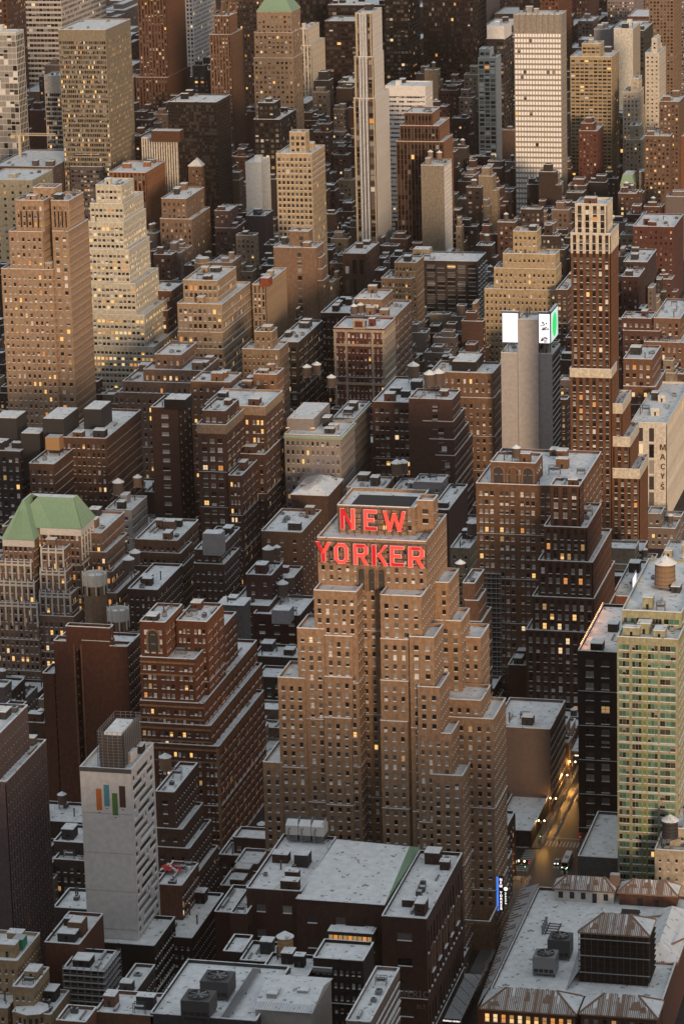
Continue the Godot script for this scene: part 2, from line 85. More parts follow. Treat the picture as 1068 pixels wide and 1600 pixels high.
	["gothicdark", "office_building", "dark brown block with tall pointed arches", [0.19, 0.115, 0.08], [], [[-498.19, -482.84, -2068.3, -2107.61, 0.0, 51.66]], ["arch", 13.22, 4.19, 0.5, 0.7], ["p", 3.97, 2.51, 0.4, 0.5], 0.02, 0.25, {}],
	["tanstep", "office_building", "warm tan stepped building behind the screens at right", [0.5, 0.37, 0.22], [], [[-380.93, -336.91, -1945.32, -1964.45, 0.0, 56.1], [-375.25, -337.33, -1947.3, -1967.03, 0.0, 68.65], [-370.21, -337.96, -1950.28, -1966.43, 68.35, 77.07], [-365.09, -350.42, -1957.26, -1971.96, 0.0, 89.6]], ["p", 3.99, 2.68, 0.42, 0.5], ["p", 3.99, 2.68, 0.42, 0.5], 0.06, 0.2, {}],
	["darkside", "office_building", "narrow brown block between the tan stepped building and capped tower", [0.18, 0.12, 0.085], [], [[-334.17, -327.19, -1929.5, -2017.63, 0.0, 60.0]], ["p", 3.71, 2.74], ["p", 3.71, 2.74], 0.06, 0.25, {}],
	["screens", "office_building", "grey concrete slab building carrying bright advertising screens", [0.42, 0.4, 0.4], [0.14, 0.13, 0.12], [[-311.43, -284.93, -1632.28, -1656.1, 0.0, 89.11], [-302.48, -291.87, -1631.46, -1646.97, 0.0, 107.08]], ["b", 3.6, 3.0], ["g", 3.16, 2.0, 0.8, 0.7], 0.03, 0.1, {}],
	["capped", "brick_tower", "tall brown ribbed tower with white terracotta cap and stepped base", [0.27, 0.145, 0.08], [], [[-263.54, -244.22, -1564.43, -1589.38, 0.0, 156.0], [-261.62, -246.33, -1566.41, -1583.76, 164.7, 163.94], [-263.91, -243.7, -1561.89, -1578.64, 0.0, 95.1], [-264.02, -239.23, -1567.37, -1595.8, 0.0, 76.14], [-261.75, -235.31, -1566.35, -1596.4, 0.0, 59.75], [-260.11, -230.43, -1565.33, -1594.38, 0.0, 43.99], [-263.69, -244.07, -1564.28, -1589.53, 156.0, 165.0, [0.62, 0.55, 0.44], 1], [-261.77, -246.18, -1566.26, -1583.91, 163.94, 178.94, [0.62, 0.55, 0.44], 1], [-264.06, -243.55, -1561.74, -1578.79, 95.1, 98.6, [0.62, 0.55, 0.44], 0], [-264.17, -239.08, -1567.22, -1595.95, 76.14, 80.14, [0.62, 0.55, 0.44], 0], [-261.9, -235.16, -1566.2, -1596.55, 59.75, 63.75, [0.62, 0.55, 0.44], 0], [-260.26, -230.28, -1565.18, -1594.53, 43.99, 47.99, [0.62, 0.55, 0.44], 0]], ["v", 3.42, 3.06, 0.5, 0.62], ["v", 3.42, 3.06, 0.5, 0.62], 0.06, 0.12, {"noroof": [0, 1, 2, 3, 4, 5]}],
	["macyupper", "department_store", "brown stepped upper floors behind the white store corner", [0.27, 0.155, 0.1], [], [[-260.18, -244.81, -1709.12, -1741.56, 55.02, 70.0], [-260.08, -242.93, -1708.1, -1747.15, 45.19, 55.32], [-260.31, -241.06, -1707.08, -1748.32, 0.0, 45.49]], ["p", 4.55, 3.14, 0.5, 0.5], ["p", 4.55, 3.14, 0.5, 0.5], 0.25, 0.3, {}],
	["macy", "department_store", "white stone department store with a vertical name sign on its corner", [0.62, 0.57, 0.5], [], [[-246.26, -227.8, -1643.28, -1734.48, 0.0, 52.0]], ["mac", 8.5, 6.4, 0.5, 0.86], ["v", 8.5, 4.04, 0.5, 0.86], 0.05, 0.05, {}],
	["rightlowA", "office_building", "low brown roofs right of the capped tower above the store", [0.2, 0.11, 0.08], [], [[-290.44, -272.64, -1900.81, -1918.71, 0.0, 50.0], [-289.26, -267.29, -1897.79, -1918.97, 0.0, 43.12]], ["p", 4.07, 3.09], ["p", 4.07, 3.09], 0.03, 0.25, {"cl": 5}],
	["rightlowB", "office_building", "brown block with tall windows at the right edge above the store", [0.3, 0.18, 0.12], [], [[-271.79, -255.94, -1902.78, -1957.38, 0.0, 50.0], [-275.75, -249.4, -1890.76, -1930.88, 0.0, 38.26]], ["p", 4.48, 3.09, 0.4, 0.6], ["p", 4.48, 3.09, 0.4, 0.6], 0.06, 0.25, {"cl": 4}],
	["maroonA", "apartment_building", "dark maroon block with cluttered roof right of the capped tower", [0.13, 0.065, 0.06], [], [[-311.87, -300.92, -2041.48, -2067.98, 0.0, 46.0]], ["p", 3.92, 2.89, 0.35, 0.5], ["p", 3.92, 2.89, 0.35, 0.5], 0.03, 0.25, {"cl": 6}],
	["maroonB", "apartment_building", "dark purple block with white roof box right of the capped tower", [0.13, 0.08, 0.08], [], [[-316.3, -301.04, -2078.73, -2121.34, 0.0, 48.0]], ["p", 3.99, 2.95, 0.4, 0.5], ["p", 3.99, 2.95, 0.4, 0.5], 0.03, 0.25, {"cl": 6}],
	["maroonC", "apartment_building", "wide red brown apartment block with lit row at the right", [0.22, 0.1, 0.075], [], [[-325.03, -297.52, -2178.99, -2225.86, 0.0, 52.0]], ["p", 3.71, 3.08, 0.35, 0.45], ["p", 3.71, 3.08, 0.35, 0.45], 0.06, 0.25, {"cl": 5}],
	["archbldg", "loft_building", "brown loft building with three roof arches and broad snowy roof", [0.27, 0.165, 0.1], [], [[-268.39, -223.93, -1346.26, -1406.1, 0.0, 98.0], [-262.67, -243.24, -1350.24, -1366.63, 97.7, 106.63]], ["l3", 3.99, 2.29, 0.62, 0.5], ["l3", 3.99, 2.29, 0.62, 0.5], 0.05, 0.55, {"iw": 1, "cl": 3, "arch3": 1}],
	["deco", "office_building", "dark brown art deco block with stepped shoulders and lit windows", [0.17, 0.095, 0.062], [], [[-233.28, -220.94, -1329.09, -1340.55, 85.02, 103.0], [-236.0, -217.74, -1328.07, -1366.76, 70.31, 85.32], [-238.43, -215.18, -1327.05, -1378.7, 54.62, 70.61], [-240.89, -214.53, -1326.03, -1382.91, 39.98, 54.92], [-243.62, -214.15, -1325.01, -1383.08, 0.0, 40.28]], ["v", 4.29, 2.89, 0.5, 0.6], ["v", 4.29, 2.89, 0.5, 0.6], 0.3, 0.45, {"iw": 1}],
	["lowbrown", "office_building", "low blank brown building crowded with roof plant", [0.16, 0.085, 0.06], [], [[-252.72, -223.1, -1331.84, -1348.72, 0.0, 22.0]], ["b", 3.6, 3.0], ["b", 3.6, 3.0], 0.06, 0.25, {"cl": 12}],
	["greybox", "office_building", "windowless grey box building with snow roof and lit stair head", [0.25, 0.2, 0.17], [], [[-237.44, -214.71, -1218.64, -1254.04, 0.0, 34.0]], ["b", 3.6, 3.0], ["g", 3.78, 2.31, 0.9, 0.5], 0, 0.02, {"cl": 1}],
	["snowflat", "shop_building", "single storey shop with flat snow roof at the avenue corner", [0.09, 0.08, 0.08], [], [[-230.45, -215.71, -1180.05, -1222.01, 0.0, 6.0]], ["b", 3.6, 3.0], ["b", 3.6, 3.0], 0.06, 0.25, {"cl": 0}],
	["blackbrick", "office_building", "black brick building with string lit roof edge beside the green glass tower", [0.055, 0.045, 0.048], [], [[-200.41, -185.34, -1199.61, -1260.58, 0.0, 73.25]], ["p2", 4.67, 2.9, 0.52, 0.55], ["b", 3.6, 3.0], 0.16, 0.35, {"iw": 1, "cl": 1}],
	["greenglass", "apartment_tower", "green glass apartment tower with tan bands at the right edge", [0.42, 0.4, 0.25], [], [[-174.79, -152.6, -1131.42, -1160.11, 0.0, 101.63], [-175.06, -153.32, -1145.4, -1212.39, 0.0, 107.36]], ["gg", 3.16, 2.29, 0.9, 0.66], ["gg", 3.16, 2.29, 0.9, 0.66], 0.03, 0.25, {"iw": 1, "cl": 3}],
	["greylow", "shop_building", "low building with smooth grey snow roof below the black brick building", [0.2, 0.19, 0.2], [], [[-190.05, -171.51, -1134.76, -1181.6, 0.0, 15.0]], ["b", 3.6, 3.0], ["b", 3.6, 3.0], 0.06, 0.25, {"cl": 0}],
	["rightcut", "office_building", "cream low building with dark roof tank cut by the right edge", [0.5, 0.42, 0.32], [], [[-155.27, -143.7, -1119.78, -1139.49, 0.0, 34.0], [-158.61, -142.88, -1113.76, -1136.37, 0.0, 27.76]], ["p", 3.51, 2.86, 0.3, 0.4], ["p", 3.51, 2.86, 0.3, 0.4], 0.05, 0.25, {"cl": 3}],
	["redroofs", "shop_building", "low maroon building with snow roof and white billboard behind the string lights", [0.3, 0.13, 0.09], [], [[-216.43, -207.93, -1386.63, -1441.79, 0.0, 38.0]], ["b", 3.6, 3.0], ["b", 3.6, 3.0], 0.06, 0.25, {"cl": 2}],
	["roofright", "office_building", "cream low building with grey roof behind the big wooden tank", [0.5, 0.42, 0.3], [], [[-196.86, -178.73, -1378.37, -1428.87, 0.0, 52.0]], ["b", 3.6, 3.0], ["b", 3.6, 3.0], 0.06, 0.25, {"cl": 2}],
	["orangestep", "loft_building", "orange brick stepped building with snowy terraces left of the hotel tower", [0.23, 0.1, 0.055], [0.34, 0.145, 0.07], [[-358.67, -337.3, -1146.14, -1206.72, 62.48, 80.0], [-359.28, -334.28, -1145.62, -1224.8, 0.0, 62.78], [-359.52, -331.68, -1145.1, -1221.96, 0.0, 54.15], [-359.72, -328.55, -1144.58, -1212.04, 0.0, 46.31], [-358.77, -348.8, -1148.06, -1171.33, 79.7, 93.47], [-347.42, -335.37, -1158.04, -1181.49, 62.48, 91.26]], ["l3", 3.64, 1.595, 0.66, 0.5], ["l3", 3.64, 1.595, 0.66, 0.5], 0.14, 0.5, {"iw": 1, "cl": 2}],
	["archslot", "loft_building", "tall blank brown brick building with arched slot", [0.22, 0.1, 0.06], [], [[-408.61, -378.23, -1192.38, -1209.97, 0.0, 67.99], [-406.51, -398.43, -1186.36, -1192.5, 0.0, 71.27], [-394.9, -383.27, -1186.34, -1192.52, 0.0, 72.02], [-383.45, -376.26, -1186.32, -1192.54, 0.0, 70.26], [-411.77, -406.97, -1186.3, -1198.46, 0.0, 57.59], [-401.25, -382.94, -1186.23, -1190.43, 69.07, 77.57]], ["b", 3.6, 3.0], ["p", 3.68, 2.24, 0.5, 0.45], 0.02, 0.5, {"cl": 0}],
	["greencop", "ornate_building", "ornate brown building with white terracotta ribs and green copper hipped roof", [0.36, 0.22, 0.145], [], [[-480.8, -444.95, -1341.6, -1360.51, 0.0, 71.63], [-478.29, -464.05, -1333.58, -1352.28, 0.0, 67.84], [-460.4, -449.73, -1332.56, -1346.95, 54.43, 64.64], [-460.9, -448.99, -1331.54, -1348.7, 0.0, 54.73], [-461.39, -446.78, -1330.52, -1347.36, 0.0, 44.86], [-462.18, -445.45, -1329.5, -1346.03, 0.0, 34.94], [-490.91, -461.3, -1327.48, -1344.26, 0.0, 40.69], [-491.12, -462.95, -1329.46, -1343.62, 40.39, 49.71], [-491.34, -464.62, -1331.44, -1345.92, 0.0, 58.44], [-460.28, -439.66, -1355.42, -1390.99, 0.0, 66.12], [-459.46, -437.02, -1353.4, -1385.1, 0.0, 57.94], [-458.66, -434.4, -1351.38, -1383.53, 0.0, 49.46], [-457.88, -431.5, -1349.36, -1383.95, 0.0, 40.4]], ["p", 3.61, 2.12, 0.55, 0.6], ["p", 3.61, 2.12, 0.55, 0.6], 0.2, 0.15, {"iw": 1}],
	["greywhite", "office_building", "pale grey stepped block with roof tanks right of the copper roof", [0.4, 0.37, 0.36], [], [[-472.41, -459.31, -1464.58, -1490.26, 0.0, 45.91]], ["l3", 3.98, 2.72, 0.6, 0.45], ["r", 3.98, 2.42, 0.7, 0.4], 0.03, 0.25, {"cl": 4}],
	["brownterr", "apartment_building", "brown terraced block with small penthouse behind the orange building", [0.26, 0.175, 0.125], [], [[-439.1, -418.96, -1403.09, -1439.06, 0.0, 49.89], [-438.75, -417.06, -1401.07, -1420.27, 38.08, 44.46], [-441.8, -416.1, -1399.05, -1420.13, 0.0, 38.38]], ["p", 3.83, 2.62, 0.45, 0.45], ["p", 3.83, 2.62, 0.45, 0.45], 0.05, 0.15, {"cl": 4}],
	["whitetop", "apartment_building", "dark block with white roof and grey roof cabin in the left middle", [0.17, 0.12, 0.1], [], [[-404.36, -393.32, -1380.73, -1418.95, 0.0, 52.87], [-404.34, -390.29, -1378.71, -1404.7, 0.0, 47.0]], ["p", 3.77, 2.58, 0.5, 0.45], ["p", 3.77, 2.58, 0.5, 0.45], 0.16, 0.25, {"box": [[-398.91, -390.31, -1375.38, -1382.38, 52.87, 62.87, 0.36, 0.34, 0.36]]}],
	["smalldark", "apartment_building", "small dark block with notched snow roof behind the orange building", [0.15, 0.1, 0.08], [], [[-420.54, -407.15, -1330.42, -1370.13, 0.0, 48.78]], ["p", 3.5, 2.49, 0.4, 0.45], ["p", 3.5, 2.49, 0.4, 0.45], 0.04, 0.25, {"cl": 3}],
	["gablebrown", "office_building", "brown block with gabled roof head and lattice plant behind the sign", [0.25, 0.155, 0.1], [], [[-383.69, -364.6, -1419.86, -1458.47, 0.0, 51.35]], ["p", 4.33, 5.29, 0.25, 0.4], ["p", 4.33, 5.29, 0.25, 0.4], 0.06, 0.25, {"cl": 5}],
	["wideroof", "shop_building", "low maroon building with broad snow roof and two roof tanks", [0.17, 0.085, 0.07], [], [[-381.29, -363.76, -1354.96, -1417.09, 0.0, 36.0], [-377.12, -365.33, -1366.94, -1387.22, 35.7, 46.51]], ["p", 4.16, 4.51, 0.3, 0.4], ["p", 4.16, 4.51, 0.3, 0.4], 0.02, 0.25, {"cl": 5}],
	["gableshed", "shop_building", "small grey shed with shallow gable roof beside the broad snow roof", [0.2, 0.19, 0.2], [], [[-372.18, -360.91, -1302.47, -1313.69, 0.0, 52.21]], ["b", 3.6, 3.0], ["b", 3.6, 3.0], 0.06, 0.25, {"hip": 0.25}],
	["maroonbrick", "apartment_building", "maroon brick building with grey roof shed left of the hotel tower", [0.13, 0.05, 0.045], [], [[-369.38, -348.49, -1349.44, -1378.47, 0.0, 34.0]], ["p", 4.14, 5.62, 0.4, 0.3], ["p", 4.14, 5.62, 0.4, 0.3], 0.0, 0.5, {"cl": 2, "box": [[-358.41, -350.35, -1339.19, -1347.19, 34.0, 40.0, 0.34, 0.33, 0.35]]}],
	["snowlow", "shop_building", "low building with plain snow roof against the hotel tower", [0.12, 0.1, 0.1], [], [[-362.47, -338.25, -1320.85, -1338.07, 0.0, 24.0]], ["b", 3.6, 3.0], ["b", 3.6, 3.0], 0.06, 0.25, {"cl": 2}],
	["snowlow2", "shop_building", "lowest snow roof in the gap left of the hotel tower", [0.1, 0.09, 0.09], [], [[-355.52, -344.27, -1299.56, -1314.48, 0.0, 22.0]], ["p", 3.72, 2.72], ["p", 3.72, 2.72], 0.06, 0.25, {"cl": 0}],
	["hiphouse", "shop_building", "brown building with snowy pyramid roof near the steam", [0.2, 0.13, 0.09], [], [[-386.34, -368.39, -1486.94, -1517.83, 0.0, 50.32]], ["b", 3.6, 3.0], ["b", 3.6, 3.0], 0.06, 0.25, {"hip": 0.5}],
	["behindA", "shop_building", "low grey roofs left behind the hotel tower top", [0.3, 0.25, 0.22], [], [[-365.4, -346.66, -1512.75, -1534.47, 0.0, 48.0]], ["b", 3.6, 3.0], ["b", 3.6, 3.0], 0.06, 0.25, {"cl": 5}],
	["behindB", "shop_building", "grey roof cabins right behind the hotel tower top", [0.33, 0.31, 0.31], [], [[-342.49, -324.83, -1511.09, -1532.65, 0.0, 48.0], [-332.35, -318.46, -1514.07, -1528.56, 0.0, 51.58]], ["p", 3.93, 3.74, 0.4, 0.4], ["p", 3.93, 3.74, 0.4, 0.4], 0.05, 0.25, {"cl": 5}],
	["behindC", "shop_building", "narrow snow roofed block right behind the hotel tower top", [0.16, 0.11, 0.09], [], [[-315.3, -306.72, -1471.67, -1518.08, 0.0, 50.0]], ["b", 3.6, 3.0], ["b", 3.6, 3.0], 0.06, 0.25, {"cl": 2}],
	["creamtank", "shop_building", "small cream building carrying a water tank right of the hotel tower", [0.4, 0.32, 0.22], [], [[-293.25, -284.44, -1409.87, -1433.1, 0.0, 50.0]], ["p", 4.31, 2.63, 0.4, 0.4], ["p", 4.31, 2.63, 0.4, 0.4], 0.06, 0.25, {"cl": 3}],
	["brownext", "office_building", "brown stepped block tucked behind the right side of the hotel tower", [0.26, 0.165, 0.11], [], [[-263.77, -258.65, -1291.61, -1312.21, 0.0, 70.0], [-262.89, -256.92, -1290.59, -1307.16, 0.0, 62.92], [-262.04, -255.48, -1289.57, -1310.43, 0.0, 54.15]], ["b", 3.6, 3.0], ["p", 3.97, 2.42, 0.5, 0.6], 0.06, 0.25, {"cl": 1}],
	["darkscaf", "office_building", "dark scaffolded building in the gap right of the hotel tower", [0.05, 0.042, 0.045], [], [[-268.36, -259.13, -1346.05, -1375.68, 0.0, 58.0]], ["b", 3.6, 3.0], ["b", 3.6, 3.0], 0.06, 0.25, {"scaf": 1}],
	["whitetower", "apartment_tower", "white panelled tower with four coloured rectangles on its front", [0.6, 0.57, 0.55], [], [[-332.09, -314.4, -989.43, -1015.54, 0.0, 93.46]], ["b", 3.6, 3.0], ["wt", 3.35, 1.697, 0.6, 0.6], 0.0, 0.05, {}],
	["podium", "shop_building", "dark podium with snow roof at the foot of the white tower", [0.04, 0.04, 0.045], [], [[-328.48, -307.32, -983.84, -1009.03, 0.0, 33.76]], ["b", 3.6, 3.0], ["g", 3.59, 2.13, 0.7, 0.6], 0.03, 0.05, {"cl": 0}],
	["greytower", "hotel_building", "grey purple brick tower with pipe along its snowy roof at the left edge", [0.2, 0.15, 0.16], [], [[-367.57, -352.05, -972.66, -1014.56, 0.0, 93.03], [-368.15, -355.48, -976.64, -1007.44, 92.73, 107.65]], ["b", 3.6, 3.0], ["pr", 3.39, 2.72, 0.4, 0.8], 0.03, 0.05, {}],
	["steppeddark", "apartment_building", "dark brown stepped building with round tank right of the white tower", [0.2, 0.125, 0.09], [], [[-332.3, -325.39, -1073.28, -1104.51, 0.0, 54.16], [-332.58, -322.52, -1072.26, -1099.95, 33.48, 40.57], [-332.59, -319.86, -1071.24, -1100.54, 23.72, 33.78], [-332.72, -317.55, -1070.22, -1100.28, 0.0, 24.02]], ["p", 3.62, 3.66, 0.3, 0.4], ["p", 3.62, 2.75, 0.4, 0.4], 0.05, 0.05, {"cl": 4}],
	["redtarp", "shop_building", "unfinished low building with red tarpaulin on its roof", [0.3, 0.15, 0.1], [], [[-318.13, -308.74, -1022.97, -1044.64, 0.0, 39.53]], ["b", 3.6, 3.0], ["g", 3.25, 2.2, 0.8, 0.6], 0.1, 0.25, {"cl": 3}],
	["lowdark", "shop_building", "low dark brick building with snow roof right of the podium", [0.1, 0.06, 0.05], [], [[-314.37, -300.81, -1006.2, -1046.84, 0.0, 27.68]], ["p", 3.21, 1.959, 0.4, 0.4], ["p", 3.21, 1.959, 0.4, 0.4], 0.02, 0.25, {"cl": 2}],
	["gapleft", "shop_building", "dark low building with slatted snow roof left of the white tower", [0.12, 0.08, 0.07], [], [[-377.26, -361.01, -1089.67, -1106.86, 0.0, 26.0], [-375.55, -359.33, -1083.65, -1094.03, 0.0, 21.42]], ["p", 3.68, 2.33], ["p", 3.68, 2.33], 0.06, 0.25, {"cl": 4}],
	["gapleft2", "shop_building", "low snow roof left of the white tower foot", [0.12, 0.1, 0.1], [], [[-365.46, -352.06, -1051.91, -1070.26, 0.0, 16.0]], ["b", 3.6, 3.0], ["b", 3.6, 3.0], 0.06, 0.25, {"cl": 1}],
	["redroof", "apartment_building", "red brick building with broken parapet and roof shed", [0.24, 0.11, 0.07], [], [[-333.83, -322.11, -950.3, -976.47, 0.0, 47.16]], ["b", 3.6, 3.0], ["b", 3.6, 3.0], 0.06, 0.25, {"box": [[-328.44, -323.42, -957.94, -963.94, 47.16, 52.16, 0.28, 0.17, 0.1]], "cl": 2}],
	["tanornate", "apartment_building", "tan stone apartment building with curved bays at the bottom left", [0.5, 0.34, 0.19], [], [[-352.0, -337.54, -933.53, -956.91, 0.0, 47.31], [-348.44, -337.27, -921.51, -944.49, 0.0, 36.22]], ["p", 3.22, 2.24, 0.35, 0.5], ["p", 3.22, 2.24, 0.35, 0.5], 0.04, 0.25, {"cl": 4}],
	["tanbay", "apartment_building", "tan stone bay with rounded snow roof at the bottom left", [0.5, 0.34, 0.19], [], [[-335.87, -329.05, -923.47, -939.89, 35.36, 43.03], [-335.27, -322.47, -920.45, -939.63, 0.0, 35.66]], ["p", 3.19, 1.819, 0.45, 0.55], ["p", 3.19, 1.819, 0.45, 0.55], 0.03, 0.25, {}],
	["smallsnow", "shop_building", "small building with grey snow roof below the dark podium", [0.2, 0.15, 0.14], [], [[-307.05, -300.44, -939.12, -961.96, 0.0, 36.68]], ["b", 3.6, 3.0], ["p", 3.02, 1.847, 0.4, 0.5], 0.06, 0.25, {"cl": 1}],
	["botA", "shop_building", "orange brick roof edge at the bottom beside the tan bays", [0.34, 0.17, 0.1], [], [[-307.9, -298.56, -883.22, -894.67, 0.0, 51.49]], ["b", 3.6, 3.0], ["b", 3.6, 3.0], 0.06, 0.25, {"cl": 1}],
	["botB", "shop_building", "brown brick building with snowy roof plant at the bottom left", [0.3, 0.17, 0.11], [], [[-299.29, -280.55, -894.4, -910.87, 0.0, 50.07]], ["b", 3.6, 3.0], ["b", 3.6, 3.0], 0.06, 0.25, {"cl": 4}],
	["scafgap", "shop_building", "dark scaffolded stair block behind the tan bays", [0.07, 0.055, 0.055], [], [[-324.64, -311.75, -941.36, -957.13, 0.0, 42.82]], ["b", 3.6, 3.0], ["b", 3.6, 3.0], 0.06, 0.25, {"scaf": 1}],
	["coolroof", "shop_building", "dark roof with snow patches carrying two big cooling towers", [0.12, 0.12, 0.13], [], [[-281.52, -248.29, -894.4, -936.07, 0.0, 50.94]], ["b", 3.6, 3.0], ["b", 3.6, 3.0], 0.06, 0.25, {"cl": 0}],
	["blackA", "shop_building", "black low block with snow roof left of the orange tank", [0.05, 0.045, 0.045], [], [[-266.83, -255.28, -944.71, -960.41, 0.0, 48.27], [-273.39, -267.21, -948.69, -962.49, 0.0, 49.2]], ["b", 3.6, 3.0], ["b", 3.6, 3.0], 0.06, 0.25, {"cl": 2}],
	["blackB", "shop_building", "black low block with snowy roof and pipes below the orange tank", [0.045, 0.04, 0.04], [], [[-257.57, -242.04, -933.53, -949.9, 0.0, 49.24]], ["b", 3.6, 3.0], ["b", 3.6, 3.0], 0.06, 0.25, {"cl": 2}],
	["blackC", "shop_building", "black penthouse with snow roof and small white windows", [0.05, 0.042, 0.04], [], [[-241.44, -225.36, -939.12, -954.11, 0.0, 53.3]], ["p", 4.31, 1.841, 0.5, 0.4], ["b", 3.6, 3.0], 0.0, 0.6, {"cl": 0}],
	["striped", "office_building", "building with snow terrace and brown striped pale side at the bottom", [0.34, 0.24, 0.19], [], [[-219.03, -211.6, -888.81, -929.83, 0.0, 55.92]], ["b", 3.6, 3.0], ["rs", 2.88, 1.759, 1, 0.5], 0, 0.0, {"cl": 1}],
	["shed", "roof_shed", "white metal shed with ridged snow roof at the bottom", [0.42, 0.4, 0.38], [], [[-249.91, -232.49, -899.99, -925.77, 0.0, 52.22]], ["b", 3.6, 3.0], ["b", 3.6, 3.0], 0.06, 0.25, {}],
	["mc", "theatre_building", "dark brick theatre with broad sloping snow roof in front of the hotel", [0.15, 0.085, 0.06], [], [[-229.49, -214.56, -983.84, -1042.97, 0.0, 49.97], [-260.37, -230.62, -992.82, -1044.12, 0.0, 50.12], [-278.22, -259.48, -995.8, -1046.25, 0.0, 51.66], [-282.08, -276.47, -988.78, -1042.62, 0.0, 45.34]], ["mcw", 8.96, 7.66, 0.35, 0.3], ["arch", 13.44, 4.26, 0.5, 0.6], 0, 0.03, {}],
	["mcfront", "theatre_building", "low maroon brick annex with snow roof beside the theatre", [0.14, 0.06, 0.045], [], [[-290.94, -262.58, -1000.61, -1024.68, 0.0, 40.38]], ["b", 3.6, 3.0], ["b", 3.6, 3.0], 0.06, 0.25, {"cl": 1}],
	["ny", "hotel_tower", "huge stepped tan brick hotel tower with red roof sign", [0.43, 0.265, 0.16], [], [[-271.0, -255.75, -1069.93, -1083.93, 0.0, 133.21], [-267.41, -257.55, -1069.31, -1072.35, 102.9, 118.0], [-277.27, -267.57, -1069.39, -1085.47, 0.0, 119.34], [-284.62, -274.81, -1068.87, -1086.99, 0.0, 101.11], [-290.84, -283.93, -1068.35, -1090.51, 0.0, 69.49], [-247.48, -232.84, -1069.83, -1084.03, 0.0, 132.64], [-247.58, -237.49, -1069.21, -1072.45, 102.54, 117.82], [-247.82, -237.89, -1068.69, -1071.97, 87.94, 102.84], [-248.05, -238.28, -1068.17, -1071.49, 0.0, 88.24], [-267.85, -257.87, -1068.65, -1072.01, 88.0, 103.2], [-268.15, -258.33, -1068.13, -1071.53, 0.0, 88.3], [-237.06, -228.28, -1067.71, -1083.15, 0.0, 118.71], [-234.05, -226.13, -1065.69, -1082.17, 84.35, 101.39], [-234.48, -222.41, -1066.07, -1081.59, 0.0, 84.65], [-229.43, -218.67, -1065.45, -1092.01, 0.0, 69.57], [-271.69, -233.09, -1079.63, -1114.98, 0.0, 149.46], [-256.27, -248.76, -1083.11, -1087.75, 0.0, 130.6], [-235.19, -228.09, -1093.59, -1110.95, 0.0, 130.73], [-235.24, -223.74, -1092.57, -1107.82, 0.0, 117.14], [-236.87, -218.33, -1099.55, -1115.48, 0.0, 109.06], [-233.44, -214.83, -1081.53, -1098.64, 85.74, 91.94], [-233.15, -210.18, -1079.51, -1102.76, 0.0, 86.04], [-266.64, -238.98, -1089.49, -1112.59, 149.16, 158.63], [-239.1, -233.17, -1093.47, -1101.2, 149.16, 160.31]], ["p", 3.44, 2.8, 0.42, 0.54], ["p", 3.44, 2.48, 0.4, 0.54], 0.02, 0.3, {"iw": 1, "cl": 0, "belt": 9}],
	["tankroof", "loft_building", "long brown loft building with black roof boxes and square water tank", [0.22, 0.135, 0.09], [], [[-523.18, -510.3, -1503.71, -1554.91, 0.0, 56.59], [-516.43, -492.68, -1533.69, -1594.12, 0.0, 62.57]], ["p", 4.4, 2.48, 0.5, 0.5], ["p", 4.4, 1.549, 0.5, 0.55], 0.25, 0.25, {"cl": 3, "iw": 1}],
	["leftroofs", "shop_building", "dark low building with snow roof at the left edge below the tan tower", [0.1, 0.08, 0.08], [], [[-554.87, -537.3, -1531.66, -1568.44, 0.0, 54.94]], ["p", 4.64, 2.84], ["p", 4.64, 2.84], 0.06, 0.25, {"cl": 3}]
]
